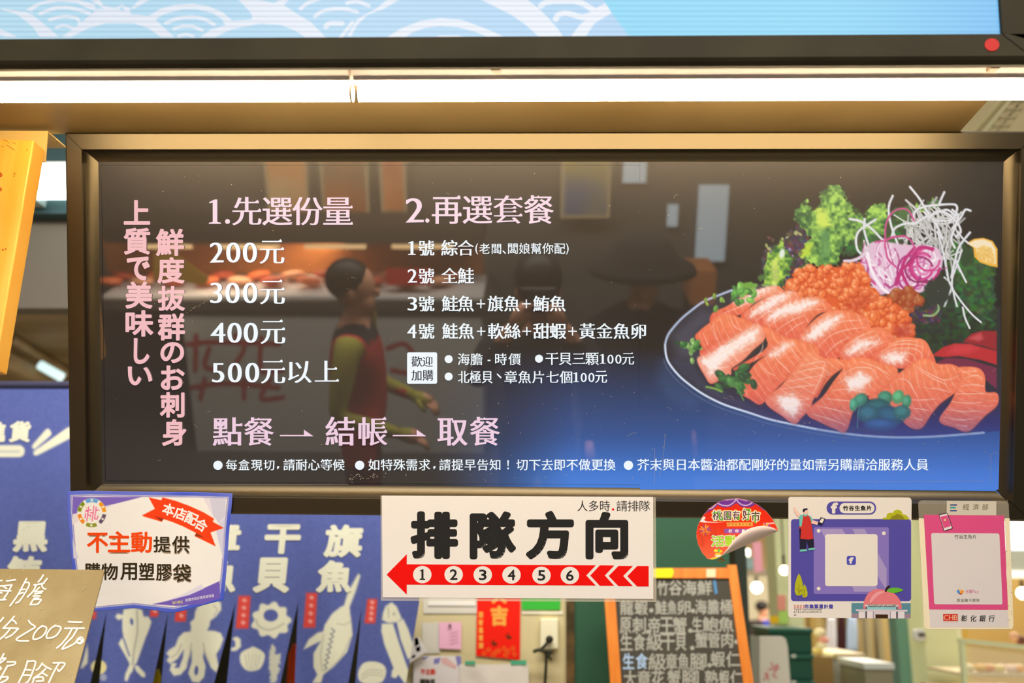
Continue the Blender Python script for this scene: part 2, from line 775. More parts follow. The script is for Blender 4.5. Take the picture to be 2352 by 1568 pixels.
def grid_mesh(name, pts, rgb, m, parent=None, smooth=True, mask=None):
    """pts (ny,nx,3) world, rgb (ny,nx,3) 0-255"""
    ny, nx = pts.shape[:2]
    P = pts.reshape(-1, 3)
    c = (P.min(0) + P.max(0)) / 2
    idx = np.arange(ny * nx).reshape(ny, nx)
    f = np.stack([idx[:-1, :-1], idx[1:, :-1], idx[1:, 1:], idx[:-1, 1:]], -1).reshape(-1, 4)
    if mask is not None:
        mk = (mask[:-1, :-1] & mask[1:, :-1] & mask[1:, 1:] & mask[:-1, 1:]).reshape(-1)
        f = f[mk]
    me = bpy.data.meshes.new(name)
    me.vertices.add(len(P))
    me.vertices.foreach_set('co', (P - c).astype(np.float32).ravel())
    me.loops.add(f.size)
    me.loops.foreach_set('vertex_index', f.ravel().astype(np.int32))
    me.polygons.add(len(f))
    me.polygons.foreach_set('loop_start', np.arange(0, f.size, 4, dtype=np.int32))
    me.polygons.foreach_set('loop_total', np.full(len(f), 4, np.int32))
    me.update(calc_edges=True)
    if smooth:
        me.polygons.foreach_set('use_smooth', [True] * len(f))
    at = me.color_attributes.new('Col', 'FLOAT_COLOR', 'POINT')
    q = np.ones((len(P), 4), np.float32)
    q[:, :3] = s2l(np.clip(rgb.reshape(-1, 3), 0, 255))
    at.data.foreach_set('color', q.ravel())
    me.materials.append(m)
    return link(name, me, parent, [float(x) for x in c])


def PPa(X, Y, Yp):
    """vectorised PP"""
    d = np.stack([(X - CX) / F, -(Y - CY) / F, -np.ones_like(X)], -1) @ RWP.T
    t = (Yp - CAMP[1]) / d[..., 1]
    p = CAMP + d * t[..., None]
    return p @ RT.T + ORG


def PWa(X, Y, Yw):
    d = np.stack([(X - CX) / F, -(Y - CY) / F, -np.ones_like(X)], -1) @ RW.T
    t = (Yw - CAMW[1]) / d[..., 1]
    return CAMW + d * t[..., None]

# ================================================================== SETTING
def back(t):                                # t metres away from the viewer, square to the board
    return RT @ np.array([0, t, 0])


m_brown = mat('bronze_sheet', (146, 124, 84), rough=0.4, metal=0.1, spec=0.2, noise=((132, 110, 70), 3.0, (1, 1, 1)))
ZS = 2.412
b = MB()
ra, rb = PZ(2277, 222, ZS), PZ(2203, 304, ZS)
d = (rb - ra) / (rb - ra)[1]
yf, yb = -0.412, -0.10
xr = lambda y: (ra + d * (y - ra[1]))[0]
b.hexa([(-1.6, yf, ZS), (xr(yf), yf, ZS), (xr(yb), yb, ZS), (-1.6, yb, ZS)], (0, 0, 0.012))
structure(b.build('ceiling', m_brown))      # the soffit between fascia and menu board

# hall shell
m_floor = mat('terrazzo', (190, 180, 160), rough=0.4, noise=((170, 160, 142), 40, (1, 1, 1)))
structure(MB().box(-9, 11, 0, 18, -0.05, 0).build('floor', m_floor))
structure(MB().box(-9, 11, -8, 0, -0.05, 0).build('floor_2', mat('aisle_floor', (62, 60, 58), rough=0.5)))
m_hall = mat('hall_wall_paint', (226, 200, 150), rough=0.8)
structure(MB().box(-9, 11, 17, 17.2, 0, 5.2).build('wall_back', m_hall))
structure(MB().box(11, 11.2, -8, 17.2, 0, 5.2).build('wall_right', m_hall))
structure(MB().box(-9.2, -9, -8, 17.2, 0, 5.2).build('wall_left', m_hall))
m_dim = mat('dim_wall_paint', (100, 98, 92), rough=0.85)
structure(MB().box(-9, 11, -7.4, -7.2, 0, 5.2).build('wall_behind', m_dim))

# grey-green hall ceiling seen past the soffit
m_ceil = mat('hall_ceiling_paint', (236, 236, 214), rough=0.8)
structure(MB().box(0.9, 7.0, 0.4, 12, 3.62, 3.69).build('trim_1', m_ceil))
m_tray = mat('cable_tray_metal', (186, 188, 156), rough=0.5)
m_hole = mat('tray_hole', (232, 230, 206), rough=0.6)

# left bulkhead over the noren
m_bulk = mat('bulkhead_grey', (120, 116, 108), rough=0.8)
p0, p1 = PW(-60, 484, 2.2), PW(260, 708, 2.2)
structure(MB().box(p0[0], p1[0], 2.2, 2.3, p1[2], p0[2]).build('wall_bulkhead', m_bulk))
m_teal = mat('teal_beam', (58, 84, 88), rough=0.6)
p0, p1 = PW(-60, 300, 2.12), PW(260, 490, 2.12)
structure(MB().box(p0[0], p1[0], 2.12, 2.28, p1[2], p0[2]).build('trim_2', m_teal))

# sloping roof lining beyond the bulkhead
m_roof = mat('roof_lining', (168, 150, 118), rough=0.6, noise=((140, 124, 92), 2.0, (0.3, 1, 1)))
q = [PW(-80, 690, 3.2), PW(330, 690, 3.2), PW(330, 905, 6.5), PW(-80, 905, 6.5)]
rb_ = MB().hexa(q, (0, 0.05, 0.04))
for k, (a, c) in enumerate((((20, 735), (172, 838)), ((20, 775), (172, 870)), ((0, 822), (172, 905)))):
    A, B = PW(*a, 4.0), PW(*c, 5.4)
    rb_.tube([A, B], 0.035 if k < 2 else 0.06, 8)
structure(rb_.build('ceiling_2', m_roof))

# ================================================================== MENU LIGHTBOX
TLx, TRx = -0.82, 0.82
HB = 0.29279
m_frame = mat('bronze_frame', (96, 88, 72), rough=0.43, metal=1.0, spec=0.5)
m_box = mat('box_sides', (150, 126, 92), rough=0.5, metal=0.6)
board = thing('menu_lightbox', W((0, 0.03, 0)), 'wide bronze-framed menu board with a salmon picture and pink and white lettering', 'menu sign')
YF = -0.024                                 # front of the frame flange
prof = [(0.0, 0.004), (0.0035, 0.0), (0.031, 0.0)]                      # (outer -> inner, depth) flange
cove = [(0.032 + 0.0245 * (1 - math.cos(t)), 0.002 + 0.024 * math.sin(t)) for t in [math.pi / 2 * k / 9 for k in range(10)]]
lip = [(0.0565, 0.024), (0.0575, 0.0285)]
FWd = 0.0575
profile = [(-0.0005, 0.09)] + prof + cove + lip
X1, Z1 = TRx + FWd - 0.001, HB + FWd - 0.001
cor = [(-X1, Z1), (X1, Z1), (X1, -Z1), (-X1, -Z1)]
inn = [(1, -1), (-1, -1), (-1, 1), (1, 1)]
for k in range(4):
    (xa, za), (xb, zb) = cor[k], cor[(k + 1) % 4]
    ia, ib = inn[k], inn[(k + 1) % 4]
    va = [W((xa + ia[0] * u, YF + v, za + ia[1] * u)) for u, v in profile]
    vb = [W((xb + ib[0] * u, YF + v, zb + ib[1] * u)) for u, v in profile]
    g = 0.0006 * RT @ np.array([[1, 0, 0], [0, 0, -1], [-1, 0, 0], [0, 0, 1]][k], float)
    n = len(profile)
    mb = MB().add([p + g for p in va] + [p - g for p in vb], [(i, i + n, i + 1 + n, i + 1) for i in range(n - 1)])
    o = mb.build('frame_rail', m_frame, board, smooth=True)
    es = o.modifiers.new('sharp', 'EDGE_SPLIT')
    es.split_angle = R_(25)
mb = MB()
q = [W((x, YF + 0.09, z)) for x, z in cor]
mb.hexa(q, back(0.012))
mb.build('back_panel', m_box, board)

# --- the printed picture behind the acrylic -----------------------------------------------------
cv = Canvas(1470, 372, 2304, 1126, 2.0)


def glow(X, Y):
    """the artwork's own ground: near black, turning blue towards the lower right"""
    t = np.clip((Y - 800) / 290, 0, 1) ** 0.7 * np.clip((X - 980) / 330, 0, 1)
    t2 = np.clip((Y - 1000) / 120, 0, 1) * np.clip((X - 1000) / 250, 0, 1)
    c = np.stack([12 + 32 * t + 18 * t2, 13 + 86 * t + 28 * t2, 18 + 166 * t + 36 * t2], -1)
    return c


cv.img = glow(cv.X, cv.Y)
A = lens2(1520, 600, 2.827)
Bz = lens2(1700, 400, 3.794)
C = lens2(1480, 380, 2.376)
rnd = random.Random(5)
# table sheen and plate
cv.poly(A([(-20, 640), (60, 660), (150, 800), (260, 900), (200, 960), (40, 900), (-30, 780)]), (70, 95, 140), feather=14, alpha=0.35, rough=(6, 5))
rim = A([(600, 150), (470, 183), (370, 220), (270, 262), (190, 320), (130, 370), (75, 430), (40, 480), (22, 540), (28, 610), (50, 665), (110, 740), (180, 800), (250, 850), (330, 895), (420, 935), (560, 980), (700, 1025), (850, 1058), (1000, 1088), (1150, 1112), (1300, 1130), (1450, 1140), (1600, 1142), (1800, 1135), (2090, 1112)])
plate = rim + A([(2200, 1100), (2200, 300), (1200, 60)])
cv.poly(plate, lambda X, Y: np.stack([34 + 0 * X, 34 + (Y > 980) * 6, 44 + np.clip((Y - 880) / 120, 0, 1) * 70], -1), feather=1.5, smooth=False)
cv.poly(A([(60, 470), (250, 300), (420, 330), (240, 470), (240, 640), (100, 640)]), (96, 96, 116), feather=16, alpha=0.5)
cv.poly(A([(60, 640), (200, 650), (300, 800), (700, 1000), (1200, 1090), (1500, 1120), (700, 1010), (300, 870), (120, 740)]), (60, 66, 96), feather=8, alpha=0.6)
cv.stroke(rim, 5.2, (176, 188, 214), 1.3)
cv.stroke(rim[8:20], 3.0, (232, 240, 250), 0.8, alpha=0.8)
cv.stroke([(x - 6, y + 9) for x, y in rim[9:22]], 2.0, (96, 112, 150), 1.2, alpha=0.8)

# dark and light leaves
GR_D = lambda X, Y: np.stack([22 + 40 * vnoise(X, Y, 9, 1), 52 + 66 * vnoise(X, Y, 8, 2), 30 + 26 * vnoise(X, Y, 10, 3)], -1)
GR_DD = lambda X, Y: np.stack([16 + 22 * vnoise(X, Y, 9, 1), 30 + 40 * vnoise(X, Y, 8, 2), 24 + 22 * vnoise(X, Y, 10, 3)], -1)


def frill(X, Y):
    n = vnoise(X, Y, 13, 7) * 0.55 + vnoise(X, Y, 6, 8) * 0.45
    n = np.clip((n - 0.25) * 1.9, 0, 1)[..., None]
    return np.array([38, 92, 48.]) * (1 - n) + np.array([172, 216, 92.]) * n


PURP = lambda X, Y: np.stack([44 + 70 * vnoise(X, Y, 7, 4) ** 2, 36 + 60 * vnoise(X, Y, 7, 5) ** 3, 46 + 60 * vnoise(X, Y, 6, 6) ** 2], -1)
cv.poly(A([(1600, 480), (1620, 300), (1700, 110), (1860, 20), (1990, -40), (2170, -20), (2172, 470), (1960, 520), (1750, 610), (1690, 520)]), GR_DD, 4, rough=(7, 7))
cv.poly(Bz([(1830, 560), (1960, 600), (2050, 720), (2200, 800), (2230, 1100), (2120, 1250), (1950, 1150), (1820, 900)]), GR_D, 5, rough=(8, 9))
for i in range(46):
    x, y = Bz([(rnd.uniform(1860, 2220), rnd.uniform(780, 1330))])[0]
    cv.blob(x, y, rnd.uniform(4, 11), rnd.uniform(3, 6), rnd.uniform(0, 3), (rnd.randint(26, 70), rnd.randint(70, 120), rnd.randint(40, 62)), 0.5, 0.75)
cv.poly(Bz([(190, 990), (200, 700), (240, 640), (330, 570), (430, 500), (500, 430), (600, 470), (620, 620), (600, 780), (480, 850), (420, 960), (330, 1000)]), PURP, 4, rough=(8, 8))
for i in range(26):
    x, y = Bz([(rnd.uniform(230, 620), rnd.uniform(500, 760))])[0]
    cv.blob(x, y, rnd.uniform(2, 6), rnd.uniform(2, 4), rnd.uniform(0, 3), rnd.choice([(160, 150, 190), (96, 70, 60), (120, 60, 70), (190, 200, 120)]), 0.6, 0.8)
cv.poly(Bz([(960, 300), (1060, 330), (1150, 280), (1290, 330), (1400, 280), (1510, 300), (1560, 480), (1400, 620), (1200, 640), (1040, 700), (900, 720), (930, 420)]), GR_D, 4, rough=(8, 8))
cv.poly(Bz([(1380, 300), (1450, 275), (1515, 290), (1520, 340), (1430, 400), (1360, 370)]), (62, 104, 56), 3)
cv.poly(Bz([(480, 310), (530, 262), (580, 230), (610, 290), (660, 320), (700, 260), (668, 190), (740, 130), (830, 92), (885, 110), (915, 190), (965, 255), (1000, 280), (950, 340), (1010, 340), (1070, 370), (1050, 470), (1000, 560), (900, 640), (870, 760), (790, 830), (690, 800), (600, 770), (530, 700), (560, 620), (610, 560), (540, 480), (480, 390)]), frill, 1.6, rough=(7, 7))
cv.poly(Bz([(520, 700), (570, 610), (640, 600), (600, 700), (540, 740)]), (186, 212, 62), 3, rough=(4, 5))
cv.poly(Bz([(655, 300), (710, 280), (770, 370), (800, 440), (720, 500), (670, 420)]), (206, 226, 92), 7, rough=(6, 6))
cv.poly(Bz([(700, 480), (760, 470), (790, 600), (760, 780), (700, 700)]), (94, 150, 84), 6, rough=(5, 6), alpha=0.8)
cv.poly(Bz([(1130, 290), (1190, 255), (1272, 262), (1290, 350), (1255, 500), (1160, 560), (1070, 500), (1090, 390)]), frill, 1.6, rough=(6, 7))
cv.poly(Bz([(1520, 250), (1600, 280), (1680, 210), (1735, 250), (1720, 300), (1560, 330)]), frill, 1.6, rough=(5, 6))
cv.poly(Bz([(205, 975), (212, 800), (250, 690), (300, 640), (370, 570), (395, 650), (432, 690), (455, 780), (430, 860), (372, 960), (360, 1020), (300, 1000)]), lambda X, Y: frill(X, Y) * np.array([1.12, 1.05, 0.9]), 1.6, rough=(6, 6))
cv.poly(Bz([(270, 760), (330, 740), (340, 900), (300, 960), (270, 900)]), (214, 224, 110), 5, alpha=0.8)
cv.blob(*Bz([(365, 690)])[0], 6, 11, 0.2, (226, 236, 220), 0.6)
for pts, col in (([(0, 960), (60, 930), (150, 960), (140, 1010), (60, 1050), (0, 1080)], (110, 162, 60)), ([(150, 890), (200, 870), (230, 920), (170, 930)], (70, 110, 50)), ([(480, 840), (560, 790), (580, 760), (600, 800), (520, 860)], (70, 120, 54))):
    cv.poly(Bz(pts), col, 2, rough=(3, 4))
# citrus wedge
cv.poly(Bz([(1972, 600), (2040, 562), (2120, 553), (2200, 580), (2243, 650), (2243, 812), (2180, 800), (2090, 770), (2040, 720), (2030, 640)]), (238, 176, 60), 1.2)
cv.poly(Bz([(1980, 606), (2050, 574), (2120, 566), (2190, 592), (2226, 660), (2230, 780), (2150, 770), (2080, 740), (2048, 640)]), (244, 226, 190), 1.5)
cv.poly(Bz([(2052, 650), (2120, 620), (2190, 640), (2216, 700), (2218, 790), (2150, 770), (2080, 745)]), lambda X, Y: np.stack([228 + 20 * vnoise(X, Y, 5, 3), 176 + 40 * vnoise(X, Y, 5, 3), 88 + 50 * vnoise(X, Y, 5, 3)], -1), 2)
cv.poly(Bz([(1900, 610), (2020, 650), (2040, 760), (1960, 800), (1880, 720)]), (36, 66, 40), 4, rough=(5, 6))

# shredded radish: back strands, then the pink onion
CREAM = (232, 230, 226)
for i in range(70):
    x, y = rnd.uniform(1440, 1880), rnd.uniform(340, 760)
    a = rnd.uniform(0.6, 2.2) if rnd.random() < 0.7 else rnd.uniform(-0.5, 0.5)
    L = rnd.uniform(60, 190)
    k = rnd.uniform(-50, 50)
    c, s_ = math.cos(a), math.sin(a)
    v = rnd.uniform(0.78, 1.0)
    cv.stroke(Bz([(x - L * c, y - L * s_), (x + k * s_, y - k * c), (x + L * c, y + L * s_)]), rnd.uniform(3.4, 6), tuple(v * q for q in CREAM), 0.9, round_=True)
strands = [[(1480, 110), (1560, 210), (1620, 310), (1700, 420), (1760, 560)], [(1330, 188), (1300, 260), (1295, 340), (1320, 460), (1370, 600), (1390, 640)], [(1780, 155), (1750, 220), (1730, 270)], [(2008, 318), (1962, 310), (1920, 380), (1850, 470)], [(955, 390), (1050, 410), (1140, 470), (1220, 550), (1260, 590)], [(1180, 395), (1110, 440), (1040, 490), (1010, 560), (1020, 650), (1060, 700)], [(1085, 390), (1080, 480), (1110, 590), (1130, 640)], [(1510, 430), (1520, 330), (1600, 285), (1720, 268), (1850, 262), (1888, 280), (1880, 340), (1820, 420)], [(1320, 545), (1350, 470), (1440, 430), (1520, 430), (1600, 380), (1700, 345), (1800, 310), (1872, 356)], [(1640, 390), (1710, 325), (1800, 340), (1890, 420), (1922, 500), (1880, 545)], [(1850, 310), (1900, 360), (1880, 440), (1840, 560), (1870, 640)], [(2003, 508), (1950, 572), (1905, 640), (1870, 760), (1840, 900)], [(1720, 500), (1760, 640), (1800, 830), (1830, 960), (1920, 1100), (2020, 1220), (2100, 1290)], [(1930, 660), (1900, 760), (1850, 900), (1840, 1000), (1780, 1150)], [(1880, 750), (1930, 860), (1970, 940)], [(1780, 900), (1840, 960), (1870, 1080), (1890, 1150)], [(1940, 1160), (1960, 1250), (2000, 1340)], [(1900, 500), (1940, 560), (1990, 600)], [(1600, 330), (1700, 400), (1820, 400), (1900, 350)]]
for i, sd in enumerate(strands):
    cv.stroke(Bz(sd), 5.6 if i < 12 else 4.6, (238, 237, 240), 0.9, round_=True)
onion = Bz([(1065, 660), (1120, 610), (1180, 585), (1300, 590), (1400, 610), (1520, 615), (1620, 620), (1725, 650), (1765, 760), (1740, 850), (1670, 930), (1600, 1020), (1500, 1035), (1380, 1010), (1290, 1035), (1190, 1050), (1135, 940), (1065, 800)])
cv.poly(onion, (226, 188, 210), 2, smooth=True)
for i in range(64):
    x, y = rnd.uniform(1080, 1720), rnd.uniform(650, 1000)
    a = math.atan2(1080 - y, 1330 - x) + rnd.uniform(-0.6, 0.6)
    L = rnd.uniform(40, 110)
    k = rnd.uniform(-40, 40)
    c, s_ = math.cos(a), math.sin(a)
    cv.stroke(Bz([(x - L * c, y - L * s_), (x + k * s_, y - k * c), (x + L * c, y + L * s_)]), rnd.uniform(2.2, 6), rnd.choice([(244, 228, 236), (238, 206, 224), (206, 110, 166), (180, 60, 130), (250, 240, 244)]), 0.9, alpha=0.9)
for cx_, cy_, r1, r2, col, w_ in ((1610, 790, 130, 150, (196, 40, 120), 6), (1590, 800, 92, 112, (206, 64, 140), 6), (1600, 790, 60, 84, (226, 120, 176), 5), (1640, 740, 100, 100, (210, 50, 130), 4), (1470, 860, 100, 150, (176, 44, 128), 5), (1560, 830, 120, 110, (150, 30, 100), 4)):
    cv.stroke(Bz(circ(cx_, cy_, r1, r2, n=20, a0=rnd.random())[:17]), w_, col, 0.9)
for pts in ([(1370, 900), (1420, 820), (1500, 760), (1560, 640), (1680, 650)], [(1360, 960), (1400, 850), (1440, 740), (1520, 640)], [(1500, 1030), (1440, 930), (1400, 830)]):
    cv.stroke(Bz(pts), 7, (190, 34, 116), 1)
for pts in ([(1265, 565), (1270, 440), (1320, 340), (1400, 300), (1470, 320), (1515, 405)], [(1180, 592), (1262, 575), (1340, 550), (1430, 540), (1490, 580), (1520, 640)], [(1262, 640), (1270, 580), (1340, 545), (1430, 540)], [(1265, 640), (1290, 740), (1360, 810)], [(1070, 690), (1060, 790), (1110, 900), (1180, 960)]):
    cv.stroke(Bz(pts), 4.2, (208, 74, 142), 0.9)
cv.stroke(Bz([(910, 757), (980, 752), (1060, 715), (1120, 640)]), 8, (236, 214, 226), 1, round_=True)
cv.stroke(Bz([(1060, 790), (1080, 900), (1130, 1000), (1190, 1055)]), 8, (236, 180, 206), 1)
cv.stroke(Bz([(1110, 690), (1150, 850), (1230, 980), (1290, 1035)]), 7, (250, 236, 242), 1)

# minced salmon
def mince(pts, seed, n, dark=1.0):
    cv.poly(pts, (226 * dark, 92 * dark, 40 * dark), 1.6, smooth=True, rough=(5, 7))
    a = np.array(pts)
    r = random.Random(seed)
    k = 0
    while k < n:
        x, y = r.uniform(a[:, 0].min(), a[:, 0].max()), r.uniform(a[:, 1].min(), a[:, 1].max())
        ins = False
        for i in range(len(a)):
            (ax, ay), (bx, by) = a[i], a[(i + 1) % len(a)]
            if (ay > y) != (by > y) and x < (bx - ax) * (y - ay) / (by - ay) + ax:
                ins = not ins
        if not ins:
            continue
        k += 1
        rr = r.uniform(5, 13)
        an = r.uniform(0, 3)
        cv.blob(x + 1.5, y + 2.5, rr, rr * 0.75, an, (196 * dark, 62 * dark, 26 * dark), 0.6, 0.7)
        cv.blob(x, y, rr * 0.92, rr * 0.68, an, (244 * dark, 126 * dark, 66 * dark), 0.5, 0.9)
        cv.blob(x - rr * 0.25, y - rr * 0.3, rr * 0.45, rr * 0.28, an, (252 * dark, 178 * dark, 128 * dark), 0.9, 0.8)


mince(A([(1450, 235), (1520, 190), (1600, 178), (1660, 210), (1690, 250), (1640, 320), (1560, 330), (1500, 280)]), 3, 26, 0.74)
mince(A([(790, 190), (830, 110), (900, 50), (970, 28), (1020, 40), (1060, 28), (1150, 35), (1250, 16), (1300, 22), (1330, 100), (1390, 200), (1400, 250), (1330, 310), (1310, 345), (1240, 335), (1100, 325), (1075, 270), (1000, 240), (890, 235), (860, 205)]), 4, 150)
cv.poly(A([(1280, 200), (1400, 230), (1330, 320), (1260, 345), (1150, 330)]), (190, 52, 30), 16, alpha=0.5)
mince(A([(1315, 355), (1322, 300), (1420, 240), (1470, 240), (1520, 280), (1580, 320), (1620, 400), (1622, 475), (1560, 505), (1500, 500), (1450, 445), (1390, 432), (1345, 410)]), 6, 80)
cv.poly(A([(1500, 430), (1620, 400), (1625, 490), (1540, 510)]), (170, 40, 44), 10, alpha=0.6)
cv.poly(Bz([(1480, 1230), (1540, 1150), (1620, 1180), (1700, 1110), (1760, 1190), (1740, 1280), (1640, 1300), (1520, 1290)]), PURP, 2, rough=(5, 5))
cv.stroke(Bz([(1600, 1230), (1680, 1230), (1730, 1180), (1720, 1120)]), 5, (150, 176, 120), 1.2)
cv.poly(Bz([(1590, 1000), (1640, 930), (1740, 890), (1810, 930), (1830, 1080), (1760, 1150), (1640, 1120)]), (40, 50, 46), 4, rough=(4, 5))

# tuna
cv.poly(A([(1955, 522), (2010, 470), (2080, 450), (2175, 452), (2175, 580), (2080, 548)]), (150, 28, 40), 1.6)
cv.poly(A([(1990, 500), (2070, 462), (2090, 500), (2060, 520)]), (206, 84, 90), 4, alpha=0.8)
cv.poly(A([(1752, 612), (1830, 555), (1900, 533), (2000, 535), (2175, 582), (2175, 672), (2070, 640), (1930, 615), (1830, 622)]), (186, 34, 46), 1.6)
cv.poly(A([(1900, 545), (2000, 540), (2060, 565), (1990, 600), (1850, 600)]), (214, 62, 70), 6, alpha=0.7)
cv.poly(A([(1768, 664), (1850, 625), (1980, 632), (2090, 665), (2175, 690), (2175, 830), (2090, 760), (2060, 700), (1950, 692), (1880, 677), (1800, 670)]), (116, 34, 66), 1.6)

# salmon slices: outline, belly lines, glints
ORG_ = np.array([246, 134, 88.])


def slice_(pts, lines, glints=(), light=0.0, lo=None):
    P = A(pts)
    a = np.array(P)
    y0, y1 = a[:, 1].min(), a[:, 1].max()
    ev, evec = np.linalg.eigh(np.cov((a - a.mean(0)).T))
    ax_ = evec[:, 1]

    def col(X, Y, din):
        t = np.clip((Y - y0) / (y1 - y0 + 1), 0, 1)[..., None]
        e = np.clip(1 - din / 9, 0, 1)[..., None]
        base = ORG_ * (1 - t) + np.array(lo or [230, 96, 74.]) * t
        base = base * (1 - light) + np.array([246, 184, 160.]) * light
        base = base * (1 - 0.16 * e) + np.array([214, 66, 40.]) * 0.16 * e
        n = vnoise(X, Y, 7, 9)[..., None] - 0.5
        q_ = (X - a[:, 0].mean()) * ax_[0] + (Y - a[:, 1].mean()) * ax_[1]
        r_ = -(X - a[:, 0].mean()) * ax_[1] + (Y - a[:, 1].mean()) * ax_[0]
        ph = q_ / 2.4 + 3.2 * vnoise(X, Y, 26, 14) + r_ * r_ / 900.0
        sv = np.clip(np.sin(ph), 0, 1) ** 5 * np.clip(din / 4, 0, 1) * (0.25 + 0.75 * vnoise(X, Y, 18, 21))
        base = base + (np.array([255, 214, 190.]) - base) * (0.42 * sv)[..., None]
        bl = np.clip((Y - 905) / 120, 0, 1)[..., None] * 0.5
        return (base + n * 16) * (1 - bl) + np.array([150, 92, 140.]) * bl
    cv.poly([(x + 2, y + 5) for x, y in P], (120, 44, 38), 5, smooth=True, alpha=0.5)
    cv.poly(P, col, 1.1, smooth=True, grow=2.6)
    for g in glints:
        cv.poly(A(g), (252, 226, 214), 12, alpha=0.55, grow=4)
        cv.poly(A(g), (255, 246, 240), 6, alpha=0.8, rough=(6, 5))
    for l in lines:
        cv.stroke(A(l), 2.2, (253, 214, 194), 1.0, alpha=0.75, taper=True)


slice_([(320, 392), (335, 340), (420, 300), (520, 240), (640, 185), (740, 165), (782, 188), (772, 212), (700, 218), (600, 262), (520, 335), (440, 352), (370, 382)], [[(330, 380), (420, 330), (520, 290), (640, 220), (740, 190)]], [[(480, 260), (640, 188), (730, 172), (640, 210), (540, 262)]])
slice_([(518, 362), (600, 290), (690, 235), (790, 202), (872, 205), (886, 238), (800, 275), (720, 335), (655, 420), (590, 405)], [[(560, 370), (640, 330), (720, 290)], [(600, 400), (680, 330)]], [[(640, 280), (740, 228), (840, 206), (780, 250), (690, 310), (580, 350)]])
slice_([(658, 412), (700, 350), (780, 282), (900, 246), (1010, 243), (1075, 272), (1098, 316), (1022, 332), (950, 402), (905, 500), (870, 516), (760, 470)], [[(700, 420), (800, 350), (900, 320), (1040, 310)], [(740, 450), (840, 385), (930, 350)], [(800, 480), (870, 420), (930, 390)]], [[(700, 350), (800, 285), (960, 252), (1010, 262), (900, 320), (760, 360), (690, 380)]])
slice_([(893, 522), (960, 420), (1040, 350), (1130, 322), (1240, 335), (1322, 372), (1350, 428), (1300, 472), (1200, 512), (1150, 582), (1130, 640), (1050, 642), (1000, 585)], [[(960, 520), (1060, 430), (1180, 390), (1320, 380)], [(1010, 560), (1100, 480), (1220, 440), (1330, 430)], [(1060, 610), (1130, 540), (1220, 490)]], [[(930, 500), (1000, 420), (1080, 370), (1160, 360), (1090, 430), (1000, 500)]])
slice_([(1152, 602), (1200, 530), (1290, 462), (1380, 435), (1452, 445), (1502, 512), (1440, 562), (1372, 622), (1330, 662), (1200, 652)], [[(1200, 590), (1290, 520), (1400, 480)], [(1250, 630), (1340, 570), (1450, 520)], [(1180, 560), (1280, 490), (1380, 450)]], [[(1200, 590), (1280, 520), (1400, 520), (1300, 570), (1220, 600)]])
slice_([(1366, 642), (1440, 562), (1530, 505), (1640, 503), (1705, 520), (1742, 582), (1770, 662), (1700, 682), (1600, 690), (1500, 682)], [[(1420, 590), (1520, 540), (1640, 540), (1690, 560)], [(1400, 620), (1500, 570), (1620, 565), (1680, 590), (1690, 640)], [(1440, 640), (1540, 600), (1620, 600), (1650, 640)], [(1500, 665), (1580, 640), (1620, 660)], [(1480, 540), (1560, 515), (1660, 518)]], [[(1440, 620), (1500, 600), (1580, 600), (1560, 650), (1480, 660)]])
slice_([(223, 492), (250, 455), (330, 392), (390, 350), (452, 352), (540, 386), (592, 412), (520, 452), (440, 522), (380, 562), (290, 607), (253, 602), (260, 540)], [[(330, 392), (345, 470), (380, 540)], [(440, 352), (470, 420), (520, 450)], [(270, 470), (300, 540)]], [])
slice_([(470, 700), (600, 640), (700, 590), (820, 512), (790, 490), (650, 430), (690, 560)], [[(650, 470), (655, 560), (600, 650)]])
slice_([(236, 636), (320, 602), (450, 510), (560, 442), (605, 410), (642, 432), (662, 500), (590, 570), (520, 640), (450, 690), (440, 735), (380, 762), (322, 787), (292, 752)], [[(300, 640), (400, 590), (520, 520), (620, 470)], [(350, 660), (450, 600), (560, 540), (650, 500)], [(420, 600), (500, 590), (600, 560)], [(300, 700), (400, 690), (440, 680)], [(330, 750), (400, 720)]], [[(260, 640), (420, 545), (560, 460), (620, 440), (600, 500), (480, 580), (400, 650), (320, 740)]], light=0.45)
slice_([(500, 832), (560, 742), (620, 662), (720, 592), (822, 510), (902, 520), (1002, 560), (1016, 602), (950, 642), (880, 702), (780, 782), (700, 862), (640, 922), (580, 892)], [[(820, 520), (850, 580), (900, 640)], [(720, 590), (760, 650), (830, 720)], [(640, 660), (690, 720), (730, 740)]], [[(700, 610), (790, 545), (840, 540), (760, 600)]])
slice_([(1060, 640), (1180, 645), (1215, 662), (1120, 722), (1055, 792), (1000, 880), (1040, 720)], [[(1080, 660), (1080, 740)]])
slice_([(678, 907), (780, 812), (870, 702), (940, 602), (972, 597), (1062, 642), (1075, 700), (1030, 800), (975, 900), (960, 950), (900, 1012), (862, 1047), (790, 1002)], [[(900, 680), (980, 660), (1050, 650)], [(860, 730), (960, 700), (1050, 690)], [(820, 780), (920, 760), (1040, 740)], [(770, 830), (880, 815), (1010, 800)], [(720, 880), (830, 880), (900, 900), (960, 890)], [(730, 930), (830, 925), (920, 930)], [(790, 980), (860, 975), (910, 990)], [(1060, 650), (1040, 740), (980, 860)]], [[(760, 890), (850, 870), (900, 930), (850, 1000), (790, 960)]], light=0.18)
